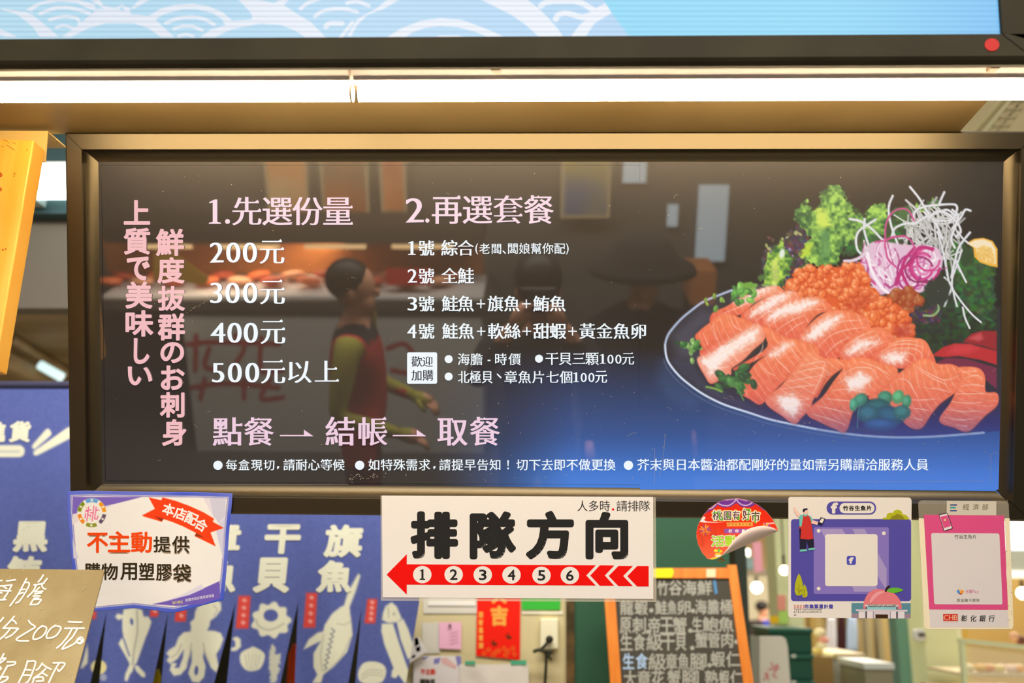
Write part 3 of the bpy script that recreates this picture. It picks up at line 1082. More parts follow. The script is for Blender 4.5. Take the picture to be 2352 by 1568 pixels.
slice_([(948, 982), (1050, 882), (1122, 782), (1190, 692), (1240, 632), (1332, 635), (1442, 672), (1512, 690), (1526, 732), (1492, 802), (1400, 852), (1302, 882), (1240, 962), (1192, 1097), (1130, 1082), (1040, 1042)], [[(1160, 740), (1260, 690), (1370, 700), (1400, 760)], [(1140, 790), (1240, 760), (1340, 780), (1350, 830)], [(1100, 840), (1200, 830), (1320, 850)], [(1050, 890), (1150, 900), (1260, 910)], [(1010, 940), (1110, 960), (1220, 990)], [(970, 990), (1080, 1020), (1190, 1060)], [(1290, 650), (1400, 690), (1480, 740)]], [[(1200, 770), (1290, 720), (1350, 760), (1290, 830), (1220, 830)]])
slice_([(1350, 882), (1450, 822), (1530, 742), (1600, 692), (1650, 650), (1722, 640), (1792, 672), (1882, 675), (1942, 712), (1952, 802), (1880, 862), (1800, 922), (1742, 992), (1680, 1077), (1600, 1062), (1500, 952), (1400, 902)], [[(1640, 670), (1720, 720), (1840, 770), (1930, 740)], [(1530, 760), (1600, 780), (1660, 880)], [(1600, 900), (1700, 900), (1790, 890)], [(1600, 950), (1690, 960), (1740, 970)], [(1610, 1010), (1690, 1030)], [(1700, 820), (1800, 830), (1870, 850)], [(1650, 690), (1760, 760), (1850, 800)]], [])
slice_([(1808, 1032), (1880, 922), (1922, 832), (1952, 762), (1920, 702), (1980, 690), (2060, 702), (2092, 752), (2098, 850), (2172, 860), (2172, 930), (2090, 1002), (1990, 1097), (1900, 1072)], [[(1960, 760), (2040, 740), (2085, 760)], [(1940, 810), (2020, 800), (2090, 810)], [(1910, 860), (2000, 860), (2090, 860)], [(1880, 910), (1980, 920), (2080, 915)], [(1850, 960), (1960, 975), (2060, 970)], [(1830, 1010), (1930, 1030), (2030, 1020)], [(1900, 1060), (1980, 1070)], [(1950, 720), (2040, 712)]], [])

# sprigs
def sprig(cx_, cy_, n, r, cols, seed, spread=1.0, aspect=0.62):
    q = random.Random(seed)
    for i in range(n):
        x, y = cx_ + q.gauss(0, r * spread), cy_ + q.gauss(0, r * spread * 0.7)
        s_ = q.uniform(0.45, 0.8) * r
        c = q.choice(cols)
        an = q.uniform(0, 3.1)
        cv.blob(x, y, s_, s_ * aspect, an, c, 0.35, 0.95)
        cv.blob(x - s_ * 0.2, y - s_ * 0.2, s_ * 0.5, s_ * aspect * 0.4, an, tuple(min(255, v * 1.35 + 18) for v in c), 0.9, 0.6)


G_ = [(42, 96, 48), (70, 128, 60), (30, 66, 40), (104, 150, 78)]
sprig(*A([(520, 210)])[0], 16, 15, [(84, 150, 62), (120, 180, 80), (60, 110, 50)], 1)
sprig(*A([(320, 270)])[0], 6, 12, [(122, 160, 66), (96, 140, 60)], 2)
sprig(*A([(185, 560)])[0], 16, 13, G_ + [(130, 170, 96)], 3)
sprig(*A([(480, 770)])[0], 34, 19, G_[:3], 4)
cv.stroke(A([(290, 815), (340, 825), (390, 845)]), 5, (120, 160, 70), 1)
cv.stroke(A([(440, 780), (500, 840), (530, 900)]), 4, (80, 130, 70), 1)
for x, y, rx, ry, an, c in ((1450, 885, 48, 44, 0, (46, 118, 92)), (1535, 880, 38, 46, 0.4, (70, 150, 100)), (1590, 910, 30, 44, 0.2, (52, 130, 96)), (1290, 900, 40, 50, 0.9, (46, 120, 96)), (1245, 930, 26, 44, 0.1, (60, 140, 110)), (1400, 950, 90, 60, 0, (24, 80, 84)), (1480, 1000, 100, 60, 0.2, (22, 72, 96)), (1340, 990, 70, 60, 0, (30, 84, 100)), (1560, 980, 56, 46, 0, (34, 96, 96)), (1420, 1060, 110, 40, 0, (28, 70, 120))):
    (x_, y_), = A([(x, y)])
    cv.blob(x_, y_, rx / 2.827, ry / 2.827, an, c, 0.25, 0.95)
    cv.blob(x_ - 2, y_ - 3, rx / 4.6, ry / 5.2, an, tuple(min(255, v * 1.4 + 16) for v in c), 0.9, 0.55)
cv.stroke(A([(1320, 880), (1280, 950), (1270, 1080)]), 3, (60, 130, 130), 1, alpha=0.7)
# the artwork's blue bloom over the front of the plate
w = (slice(None), slice(None))
bl = np.clip((cv.Y - 930) / 160, 0, 1) ** 1.3 * 0.8
cv.img = cv.img * (1 - bl[..., None]) + glow(cv.X, cv.Y) * bl[..., None] * 1.0
# gentle lift of the lower picture towards violet as in the print
pk = np.clip((cv.Y - 830) / 200, 0, 1) * np.clip((cv.X - 1560) / 200, 0, 1) * 0.10
cv.img = cv.img * (1 - pk[..., None]) + np.array([96, 104, 210.]) * pk[..., None]


def acrylic(name, attr=True):
    m = bpy.data.materials.new(name)
    m.use_nodes = True
    nt = m.node_tree
    p = nt.nodes['Principled BSDF']
    p.inputs['Base Color'].default_value = (0.025, 0.023, 0.022, 1)
    p.inputs['Roughness'].default_value = 0.012
    p.inputs['IOR'].default_value = 1.95
    p.inputs['Emission Strength'].default_value = 1.0
    a = nt.nodes.new('ShaderNodeAttribute')
    a.attribute_name = 'Col'
    nt.links.new(a.outputs['Color'], p.inputs['Emission Color'])
    h = nt.nodes.new('ShaderNodeBsdfGlossy')
    h.inputs['Roughness'].default_value = 0.42
    h.inputs['Color'].default_value = (0.5, 0.46, 0.42, 1)
    mx = nt.nodes.new('ShaderNodeMixShader')
    mx.inputs[0].default_value = 0.05
    nt.links.new(p.outputs[0], mx.inputs[1])
    nt.links.new(h.outputs[0], mx.inputs[2])
    nt.links.new(mx.outputs[0], nt.nodes['Material Output'].inputs[0])
    return m


m_acr = acrylic('lit_acrylic')
pic = grid_mesh('printed_picture', PPa(cv.X[2:-1, :-2], cv.Y[2:-1, :-2], 0.0), cv.img[2:-1, :-2], m_acr, board)
pic['label'] = 'printed picture of sliced salmon with shredded radish on a dark plate'
# the rest of the face
X, Y = np.meshgrid(np.arange(222, 2330, 10.0), np.linspace(365, 1135, 78))
grid_mesh('acrylic_face', PPa(X, Y, 0.0012), glow(X, Y), m_acr, board)

# --- lettering ---------------------------------------------------------------------------------
fnB = lambda x, y: PP(x, y, -0.0007)
m_pink1 = mat('print_pink', (60, 40, 40), rough=0.1, emit=0.93, ec=(244, 192, 196))
m_pink2 = mat('print_pale_pink', (60, 50, 50), rough=0.1, emit=0.93, ec=(250, 222, 234))
m_white = mat('print_white', (60, 60, 60), rough=0.1, emit=0.95, ec=(240, 249, 255))
m_ink = mat('print_dark', (30, 32, 44), rough=0.3, emit=0.03, ec=(60, 70, 120))
t = Txt(0.03)
for ch, x0, y0, x1, y1 in (('上', 286, 461, 343, 514), ('質', 286, 525, 343, 583), ('で', 293, 591, 342, 642), ('美', 290, 648, 348, 707), ('味', 290, 714, 350, 771), ('し', 309, 778, 341, 834), ('い', 295, 843, 348, 883),
                           ('鮮', 360, 527, 421, 586), ('度', 363, 592, 422, 649), ('抜', 364, 658, 423, 712), ('群', 364, 721, 423, 780), ('の', 370, 787, 421, 832), ('お', 371, 841, 422, 894), ('刺', 369, 902, 422, 957), ('身', 374, 964, 426, 1022)):
    t.run(ch, x0, y0, x1, y1)
t.build('vertical_slogan', fnB, m_pink1, board, 'pink Japanese slogan in two vertical columns')
t = Txt(0.017, -0.012, True)
t.run('1', 481, 458, 506, 514).poly(circ(522.5, 508.5, 5.6))
t.run('先選份量', 534, 452, 809, 517)
t.build('heading_lettering', fnB, m_pink2, board, 'pale pink heading of the first step')
t = Txt(0.017, -0.012, True)
t.run('2', 933, 455, 972, 511).poly(circ(981.5, 506.5, 4.8))
t.run('再選套餐', 993, 448, 1271, 514)
t.build('heading_lettering', fnB, m_pink2, board, 'pale pink heading of the second step')
for n_, y0, y1, ex in (('200', 557, 603, 0), ('300', 649, 696, 1), ('400', 741, 787, 2), ('500', 833, 878, 5)):
    t = Txt(0.02, -0.014, True)
    t.run(n_, 483 + ex, y0, 589 + ex, y1)
    t.run('元', 597 + min(ex, 3), y0 - 4, 652 + min(ex, 2), y1 + 2)
    if ex == 5:
        t.run('以', 662, 829, 715, 879).run('上', 724, 828, 777, 876)
    t.build('price_lettering', fnB, m_white, board, 'white price line reading ' + n_)
SM = [('1', 938, 554, (('綜合', 1014, 1088),), ()), ('2', 937, 618, (('全鮭', 1014, 1088),), ()), ('3', 937, 682, (('鮭魚', 1015, 1088), ('旗魚', 1120.5, 1193), ('鮪魚', 1225, 1299)), (1104.5, 1209)),
      ('4', 936, 745, (('鮭魚', 1016, 1088.5), ('軟絲', 1121, 1195), ('甜蝦', 1225.5, 1300), ('黃金魚卵', 1331, 1483)), (1105, 1210, 1315))]
for n_, x0, y0, runs, plus in SM:
    t = Txt(0.02, -0.012, True)
    t.run(n_, x0, y0, x0 + (16 if n_ == '1' else 20), y0 + 31)
    t.run('號', 962, y0 - 2, 997, y0 + 33)
    for w_, xa, xb in runs:
        t.run(w_, xa, y0 - 3, xb, y0 + 33)
    for cx_ in plus:
        cy_ = y0 + 15.5
        t.loose += [[(cx_ - 10, cy_ - 1.4), (cx_ + 10, cy_ - 1.4), (cx_ + 10, cy_ + 1.4), (cx_ - 10, cy_ + 1.4)], [(cx_ - 1.4, cy_ - 10), (cx_ + 1.4, cy_ - 10), (cx_ + 1.4, cy_ + 10), (cx_ - 1.4, cy_ + 10)]]
    t.build('set_menu_lettering', fnB, m_white, board, 'white line of set menu number ' + n_)
t2 = Txt(0.006, -0.006)
t2.run('(', 1092, 559, 1098, 584).run('老闆', 1101, 559, 1151, 583).run('、', 1154, 575, 1162, 583).run('闆娘幫你配', 1167, 558, 1298, 583).run(')', 1300, 559, 1306, 584)
t2.build('note_lettering', fnB, m_white, board)
t = Txt(0.012, -0.008, True)
t.run('海膽', 1051.5, 811, 1108, 838).poly([(1120, 826), (1126.5, 826), (1126.5, 829), (1120, 829)]).run('時價', 1137.5, 811, 1196, 838)
t.run('干貝三顆', 1253.5, 810, 1375, 838).run('100', 1378, 813, 1427, 835).run('元', 1429, 811, 1456, 837)
t.run('北極貝', 1052, 851, 1131, 880).poly([(1142, 857), (1152, 866), (1150, 869), (1141, 860)]).run('章魚片七個', 1159, 851, 1314, 880).run('100', 1317, 855, 1365, 877).run('元', 1367, 852, 1394, 879)
for cx_, cy_ in ((1030.5, 824.5), (1030.5, 864.5), (1238, 823.5)):
    t.poly(circ(cx_, cy_, 9.2))
t.build('extras_lettering', fnB, m_white, board, 'white list of paid extras')
o = flat('welcome_tile', [rrect(935, 809, 1004, 881, 4)], fnB, m_white, board)
t = Txt(0.01, -0.006, True)
t.run('歡迎', 945, 818, 994, 842).run('加購', 945, 849, 995, 874)
t.build('welcome_lettering', lambda x, y: PP(x, y, -0.0014), m_ink, board)
t = Txt(0.02, -0.008, True)
t.run('點餐', 489.5, 958, 627.5, 1023).run('結帳', 748.5, 957, 888.5, 1023).run('取餐', 1006, 957, 1147, 1023)
for x0 in (643, 902):
    t.loose.append([(x0, 998.6), (x0 + 56, 998.6), (x0 + 56, 1001.4), (x0, 1001.4)])
    t.loose.append([(x0 + 55, 986.5), (x0 + 77, 1001.6), (x0 + 55, 1001.6)])
t.build('steps_lettering', fnB, mat('print_mauve', (60, 50, 50), rough=0.1, emit=0.93, ec=(240, 208, 228)), board, 'mauve order, pay and collect line with arrows')
t = Txt(0.012, -0.004, True)
t.run('每盒現切', 519, 1055, 630, 1080).poly([(636, 1071), (641, 1070), (641, 1074), (637, 1078)]).run('請耐心等候', 651, 1054, 791, 1080)
t.run('如特殊需求', 846, 1054, 988, 1080).poly([(995, 1071), (1000, 1070), (1000, 1074), (996, 1078)]).run('請提早告知', 1009, 1054, 1149, 1080)
t.poly([(1165, 1057), (1169, 1057), (1168, 1070), (1166, 1070)]).poly(circ(1167, 1075.5, 2.2, n=10))
t.run('切下去即不做更換', 1186, 1054, 1413.5, 1080)
t.run('芥末與日本醬油都配剛好的量如需另購請洽服務人員', 1464, 1053, 2132, 1080)
for cx_ in (500.5, 826, 1443.5):
    t.poly(circ(cx_, 1068.3, 10.6))
t.build('footer_lettering', fnB, m_white, board, 'white row of notes along the foot')
# scuffs and dust on the acrylic
dz = Txt()
q = random.Random(11)
for i in range(260):
    x, y = q.uniform(245, 2280), q.uniform(390, 1112)
    if q.random() < 0.45:
        x, y = q.uniform(1050, 2270), q.uniform(880, 1112)
    r = q.choice([0.7, 0.8, 1.0, 1.3])
    if q.random() < 0.8:
        dz.loose.append(circ(x, y, r, n=6))
    else:
        a, L = q.uniform(-1, 1), q.uniform(3, 8)
        dz.stroke([(x, y), (x + L * math.cos(a), y + L * math.sin(a) + q.uniform(-2, 2)), (x + 1.6 * L * math.cos(a + 0.2), y + 1.6 * L * math.sin(a + 0.2))], 0.6)
for i in range(26):
    dz.loose.append(circ(430 + i * 2.2 + q.uniform(-2, 2), 716 - i * 1.25 + q.uniform(-2, 2), q.uniform(0.6, 1.1), n=6))
for pts in ([(1528, 1000), (1522, 1060), (1515, 1095)], [(1504, 1030), (1503, 1114)], [(1440, 1003), (1452, 995), (1462, 993)], [(240, 1113), (800, 1112)], [(1640, 1106), (2000, 1106), (2260, 1105)], [(2275, 1040), (2276, 1108)]):
    dz.stroke(pts, 0.6)
for i in range(40):
    x, y = q.gauss(840, 30), q.gauss(1094, 4)
    dz.loose.append(circ(x, y, q.uniform(0.6, 1.6), n=6))
o = dz.build('dust_specks', lambda x, y: PP(x, y, -0.0012), mat('dust', (150, 146, 138), rough=0.9), board)
o['kind'] = 'stuff'

# ================================================================== FASCIA LIGHTBOX OVER THE STALL
YC = -0.46
fn = lambda x, y: PW(x, y, YC)
m_dark = mat('dark_frame_metal', (66, 62, 48), rough=0.6, metal=0.0, spec=0.12, noise=((58, 54, 42), 6, (1, 1, 1)))
fas = thing('fascia_lightbox', PW(1176, 60, YC + 0.05), 'lit blue wave-pattern fascia sign in a dark frame above the lamps', 'lightbox sign')
wv = Canvas(-60, -150, 2360, 96, 2.5)


def skyblue(X, Y):
    t = np.clip((X - 0) / 1450, 0, 1)[..., None]
    return np.array([184, 224, 243.]) * (1 - t) + np.array([172, 209, 242.]) * t


wv.img = skyblue(wv.X, wv.Y)
LW = (228, 236, 248)
K = lens2(0, 0, 2.94)
K2 = lens2(800, 0, 2.94)
# wave scallops: broad white arcs between blue scales, small arcs inside each
wv.poly(K([(-60, 60), (40, 60), (170, 80), (220, 100), (330, 190), (400, 250), (270, 250), (220, 180), (120, 100), (0, 62), (-60, 66)]), LW, 1)
wv.poly(K([(-60, 170), (0, 195), (60, 220), (120, 252), (40, 252), (-60, 210)]), LW, 1)
wv.poly(K([(410, 252), (500, 190), (600, 110), (640, 80), (660, 60), (800, 60), (880, 95), (1030, 110), (1090, 170), (1180, 252), (1090, 252), (1000, 190), (900, 156), (720, 156), (600, 190), (500, 240)]), LW, 1)
wv.poly(K([(170, 70), (230, 30), (330, -5), (520, -5), (640, 30), (650, 75), (600, 60), (520, 20), (400, 10), (280, 30), (220, 70), (215, 80)]), LW, 1)
wv.poly(K([(640, 75), (590, 130), (500, 190), (440, 252), (480, 252), (560, 200), (700, 150), (660, 60)]), LW, 1)
wv.poly(K([(800, -10), (840, 40), (800, 60), (700, 60), (640, 20), (600, -10), (670, -10), (700, 40), (780, 52), (830, 30)]), LW, 1)
wv.poly(K([(830, 40), (900, 60), (1000, 5), (1050, -20), (960, -20), (880, 60), (880, 95), (840, 80)]), LW, 1)
wv.poly(K([(1000, 110), (1080, 60), (1180, 32), (1300, 25), (1400, 40), (1500, 80), (1570, 140), (1700, 130), (1700, 100), (1680, 70), (1620, 10), (1600, -10), (1700, -10), (1850, 20), (1910, 30), (2000, 90), (2100, 150), (2200, 252), (2060, 252), (2000, 210), (1900, 170), (1760, 160), (1650, 180), (1560, 200), (1450, 252), (1350, 252), (1420, 200), (1520, 170), (1500, 130), (1440, 90), (1330, 62), (1230, 62), (1100, 100), (1050, 130)]), LW, 1)
wv.poly(K([(1840, 30), (1900, -10), (1960, -10), (1910, 40), (1990, 90), (1900, 60)]), LW, 1)
for pts, w_ in (([(270, 92), (360, 58), (440, 50), (540, 68), (605, 92)], 24), ([(335, 135), (400, 115), (460, 112), (520, 125), (540, 160)], 22), ([(380, 185), (430, 172), (495, 188)], 20),
                ([(1120, 155), (1200, 125), (1290, 115), (1380, 130), (1445, 165)], 24), ([(1175, 195), (1230, 178), (1300, 178), (1365, 205)], 22), ([(1205, 245), (1255, 232), (1305, 245)], 20),
                ([(2030, 58), (2080, 20), (2160, -10)], 24), ([(2125, 112), (2180, 75), (2260, 60), (2352, 62)], 24), ([(2200, 180), (2230, 158), (2310, 158)], 34), ([(2300, 252), (2330, 215), (2380, 150)], 24)):
    wv.stroke(K(pts), w_ / 2.94, LW, 0.8)
wv.poly(K2([(-10, 240), (60, 130), (200, 50), (270, -10), (360, -10), (240, 60), (130, 100), (60, 170), (20, 245)]), LW, 1)
wv.stroke(K2([(-10, 20), (60, 10), (140, 40)]), 8, LW, 0.8)
wv.stroke(K2([(-10, 62), (20, 70), (60, 80)]), 8, LW, 0.8)
wv.poly(K2([(250, 258), (350, 195), (490, 140), (620, 122), (760, 132), (890, 178), (980, 215), (1060, 252), (940, 250), (850, 212), (740, 185), (620, 176), (520, 188), (430, 220), (380, 256)]), LW, 1)
wv.poly(K2([(540, 256), (620, 240), (740, 238), (800, 256)]), LW, 1)
wv.poly(K2([(880, -10), (1200, -10), (1290, 60), (1360, 130), (1420, 200), (1450, 250), (1290, 252), (1200, 170), (1100, 100), (1000, 50)]), LW, 1)
wv.stroke(K2([(1300, 40), (1340, 15), (1440, 5), (1560, 15), (1660, 70)]), 13, LW, 0.8)
wv.stroke(K2([(1400, 130), (1420, 100), (1480, 90), (1590, 115), (1700, 70), (1790, 50)]), 13, LW, 0.8)
wv.poly(K2([(1500, 250), (1560, 170), (1650, 90), (1680, 50), (1740, 20), (1790, 80), (1740, 110), (1660, 160), (1600, 252)]), LW, 1)
wv.poly(K2([(1700, -40), (1780, 90), (1900, 250), (2400, 260), (5000, 260), (5000, -500), (1440, -500)]), lambda X, Y: np.stack([132 - 14 * np.clip((X - 1900) / 400, 0, 1), 212 - 20 * np.clip((X - 1900) / 400, 0, 1), 244 + 0 * X], -1), 1)
ln = np.exp(-((((wv.Y - 7.5) % 11.9) - 5.95) / 1.7) ** 2) * 0.10
wv.img = wv.img * (1 - ln[..., None])
m_wave = mat('lit_wave_print', (30, 30, 30), rough=0.35, attr='emit', emit=0.98, spec=0.2)
o = grid_mesh('wave_print', PWa(wv.X, wv.Y, YC + 0.004), wv.img, m_wave, fas)
o['label'] = 'pale blue wave print with a brighter blue end'
zb0, zb1 = PW(1176, 87, YC)[2], PW(1176, 138, YC)[2]
zb2 = PW(1176, 157, YC + 0.03)[2]
slope = (PW(2300, 75, YC)[2] - PW(0, 87, YC)[2]) / (PW(2300, 75, YC)[0] - PW(0, 87, YC)[0])
xL, xR = PW(-80, 100, YC)[0], PW(2302, 77, YC)[0]
xE = xR + 0.052
zz = lambda z, x: z + slope * x
ztop = PW(1176, -150, YC)[2]


def rail(x0, x1, prof, name):
    a = [np.array([x0, y, zz(z, x0)]) for y, z in prof]
    c = [np.array([x1, y, zz(z, x1)]) for y, z in prof]
    n = len(prof)
    o = MB().add(a + c, [(i, i + n, (i + 1) % n + n, (i + 1) % n) for i in range(n)] + [tuple(range(n)), tuple(range(2 * n - 1, n - 1, -1))]).build(name, m_dark, fas)
    return o


ymid = YC - 0.004
rail(xL, xE, [(ymid + 0.012, zb0), (ymid, zb0), (ymid, zb1 + 0.001), (ymid + 0.004, zb1 - 0.003), (ymid + 0.017, zb2 + 0.0035), (ymid + 0.03, zb2), (ymid + 0.036, zb2), (ymid + 0.036, zb0)], 'bottom_rail')
MB().hexa([PW(2288, -150, ymid), PW(2420, -150, ymid), PW(2420, 110, ymid) + np.array([0, 0, 0.0]), PW(2303, 77, ymid)], (0, 0.032, 0)).build('end_rail', m_dark, fas, bevel=0.002)
MB().box(xL, xE, YC + 0.033, YC + 0.038, zb2 + 0.01, ztop).build('back_box', m_dark, fas)
# mitre line
MB().tube([PW(2303, 78, ymid - 0.0006), PW(2360, 122, ymid - 0.0006)], 0.0007, 6).build('mitre_joint', mat('joint_dark', (26, 24, 20)), fas)
st_ = flat('round_sticker', [circ(2278.5, 102.5, 16.7, 14.5)], lambda x, y: PW(x, y, ymid - 0.0012), mat('red_vinyl', (205, 16, 10), rough=0.5), None, (0, 0.001, 0))
tag(st_, 'small plain red dot sticker near the corner of the dark fascia frame', 'sticker')

# ================================================================== TWO BATTEN LAMPS UNDER THE SOFFIT
m_tube = mat('lamp_tube_glow', (255, 255, 255), emit=50.0, ec=(255, 226, 178))
m_hous = mat('lamp_housing', (218, 214, 218), rough=0.3, spec=0.5, noise=((206, 202, 205), 5, (1, 1, 1)))
m_cap = mat('lamp_cap', (230, 215, 180), rough=0.4)
m_clip = mat('lamp_clip', (110, 88, 66), rough=0.5)
rt = 0.0128
pa, pb = PZ(0, 216.5, 2.352), PZ(2352, 209.5, 2.356)


def tube_pt(px):
    t = (px + 0.0) / 2352
    py = 216.5 - 7 * t - 1.2 * math.sin(math.pi * t) * 0
    return PZ(px, py, 2.352 + 0.002 * t)


def batten(px0, px1, label, clips, lx):
    a, c = tube_pt(px0), tube_pt(px1)
    ob = thing('batten_lamp', (a + c) / 2 + np.array([0, 0, 0.03]), label, 'lamp', 'batten lamps under the soffit')
    MB().tube([a, c], rt, 20).build('lamp_tube', m_tube, ob, smooth=True)
    hb = MB()
    y1, y0 = -0.012, -0.062
    prof = [(y1 + 0.012, 0.058), (y1 + 0.012, 0.012), (y1, 0.006), (-0.03, 0.006), (-0.034, 0.010), (-0.05, 0.012), (y0 + 0.008, 0.014), (y0, 0.020), (y0, 0.058)]
    A_ = [a + np.array([0, y, z]) for y, z in prof]
    C_ = [c + np.array([0, y, z]) for y, z in prof]
    n = len(prof)
    hb.add(A_ + C_, [(i, i + n, (i + 1) % n + n, (i + 1) % n) for i in range(n)] + [tuple(range(n)), tuple(range(2 * n - 1, n - 1, -1))])
    hb.build('housing', m_hous, ob)
    for e, s in ((a, 1), (c, -1)):
        MB().tube([e + np.array([0.0002 * s, 0, 0]), e + np.array([0.004 * s, 0, 0])], rt + 0.0012, 16).build('end_cap', m_cap, ob)
    for px in clips:
        q = tube_pt(px)
        MB().box(q[0] - 0.0075, q[0] + 0.0075, q[1] - 0.060, q[1] - 0.044, q[2] + 0.006, q[2] + 0.03).build('clip', m_clip, ob, bevel=0.0015)
    return ob


batten(-60, 811, 'left batten lamp, ending at the joint above the menu board', (), 0)
batten(819, 2440, 'long right batten lamp held by two brown clips', (1142, 2248), 0)

# ================================================================== LEFT EDGE: BRACKET AND PLANK
m_br = mat('cream_metal', (222, 190, 116), rough=0.5)
g = MB()
yb_ = PZ(110, 304, 2.40)[1]
w0, w1, w2, w3 = PW(-60, 303, yb_), PW(110, 304, yb_), PW(104, 371, yb_), PW(-60, 371, yb_)
g.hexa([w0, w1, w2, w3], (0, 0.0025, 0))
e = PZ(152, 340, 2.40)
w4 = np.array([w0[0], e[1], e[2]])
g.hexa([w0, w1, e, w4], (0, 0, 0.003))
brk = g.build('angle_bracket', m_br)
tag(brk, 'cream angle bracket over the orange plank beside the board corner', 'bracket')
m_wood = mat('varnished_pine', (242, 190, 88), rough=0.35, spec=0.4, noise=((236, 172, 62), 5, (9, 1, 0.6)))
m_knot = mat('pine_knot', (176, 92, 24), rough=0.5)
yp = yb_ - 0.052
pk_ = thing('wooden_plank', PW(20, 830, yp), 'varnished orange pine plank hanging at the left edge', 'plank')
front = [PW(-80, 314, yp), PW(78, 322, yp), PW(48, 500, yp), PW(12, 708, yp), PW(-12, 850, yp), PW(-80, 850, yp)]
bk = np.array([0, 0.040, 0])
MB().prism(front, bk).build('board', m_wood, pk_, bevel=0.0025)
for x, y, r in ((0, 401, 5), (0, 434, 4), (33, 398, 1.6), (32, 404, 1.2), (6, 573, 1.7), (13, 571, 1.5), (62, 344, 1.3)):
    MB().prism([PW(*p, yp - 0.0012) for p in circ(x, y, r, r * 1.1, n=10)], (0, 0.001, 0)).build('knot', m_knot, pk_)
for pts in ([(8, 320), (16, 323), (22, 330)], [(28, 326), (33, 328), (36, 330)], [(15, 332), (25, 338), (34, 344)], [(2, 334), (8, 337)]):
    kn = MB()
    for i in range(len(pts) - 1):
        (x0, y0), (x1, y1) = pts[i], pts[i + 1]
        kn.prism([PW(x0, y0, yp - 0.0012), PW(x1, y1, yp - 0.0012), PW(x1, y1 + 1, yp - 0.0012), PW(x0, y0 + 1, yp - 0.0012)], (0, 0.001, 0))
    kn.build('scratch', m_knot, pk_)

# lamp on the bulkhead
lp = thing('strip_light', PW(120, 400, 2.05), 'white strip light glowing in the gap left of the menu board', 'lamp')
p0, p1 = PW(40, 372, 2.05), PW(240, 432, 2.05)
MB().box(p0[0], p1[0], 2.05, 2.12, p1[2], p0[2]).build('housing', mat('strip_light_housing', (250, 255, 255), rough=0.5, emit=0.7, ec=(236, 250, 248)), lp)
a = PW(86, 447, 2.03)
c = PW(240, 446, 2.03)
MB().tube([a, c], 0.0195, 16).build('lamp_tube', mat('cool_tube_glow', (255, 255, 255), emit=4.0, ec=(226, 250, 245)), lp, smooth=True)
p0, p1 = PW(60, 432, 2.05), PW(86, 462, 2.05)
MB().box(p0[0], p1[0], 2.04, 2.12, p1[2], p0[2]).build('lamp_holder', mat('lamp_holder', (190, 205, 205), rough=0.5), lp)
# small ceiling lamp far behind
fl = MB().tube([PW(92, 838, 4.4), PW(142, 866, 4.4)], 0.03, 12).build('ceiling_lamp', mat('roof_lamp_glow', (220, 245, 245), emit=1.2, ec=(205, 235, 235)), smooth=True)
tag(fl, 'short pale lamp on the sloping roof lining at far left', 'lamp')
# cable tray seen past the right end of the soffit
tr = thing('cable_tray', PZ(2300, 270, 3.3), 'grey-green perforated cable tray under the hall ceiling at top right', 'cable tray')
a1, a2 = PZ(2262, 309, 3.3), PZ(2330, 222, 3.3)
b1, b2 = PZ(2305, 309, 3.3), PZ(2372, 222, 3.3)
MB().hexa([a2, b2, b1, a1], (0, 0, 0.04)).build('tray_body', m_tray, tr)
ho = MB()
for k in range(5):
    for s in (0.3, 0.72):
        q = (a2 * (1 - s) + b2 * s) * (1 - k / 4.6) + (a1 * (1 - s) + b1 * s) * k / 4.6
        ho.prism([q + np.array([0.018 * math.cos(t), 0.028 * math.sin(t), -0.002]) for t in [2 * math.pi * i / 10 for i in range(10)]], (0, 0, 0.001))
ho.build('tray_holes', m_hole, tr)
rim_ = MB().tube([PZ(2237, 309, 3.28), PZ(2312, 222, 3.28)], 0.012, 8).build('tray_lip', mat('tray_lip', (176, 172, 134), rough=0.5), tr)

# ================================================================== PAPERS STUCK UNDER THE BOARD
YS = YF - 0.003
LS = 0.3                                    # print layers lie a few hundredths of a millimetre apart
ILL = np.array([0.90, 0.80, 0.70])          # warm hall light: print colours below are as photographed under it


def inv(c):
    """pigment colour of something photographed as c under the hall light"""
    l = np.clip(s2l(c) / ILL, 0, 0.93)
    return tuple(float(v) for v in np.where(l <= 0.0031308, l * 12.92, 1.055 * l ** (1 / 2.4) - 0.055) * 255)


def ink(name, c, rough=0.5, spec=0.25):
    return mat(name, inv(c), rough=rough, spec=spec)


def inva(img):
    l = np.clip(s2l(np.clip(img, 0, 255)) / ILL, 0, 0.93)
    return np.where(l <= 0.0031308, l * 12.92, 1.055 * l ** (1 / 2.4) - 0.055) * 255


m_print = mat('colour_print', rough=0.4, spec=0.3, attr=True)
WHT = ink('paper_white', (229, 215, 202))
BLK = ink('ink_black', (36, 34, 32))

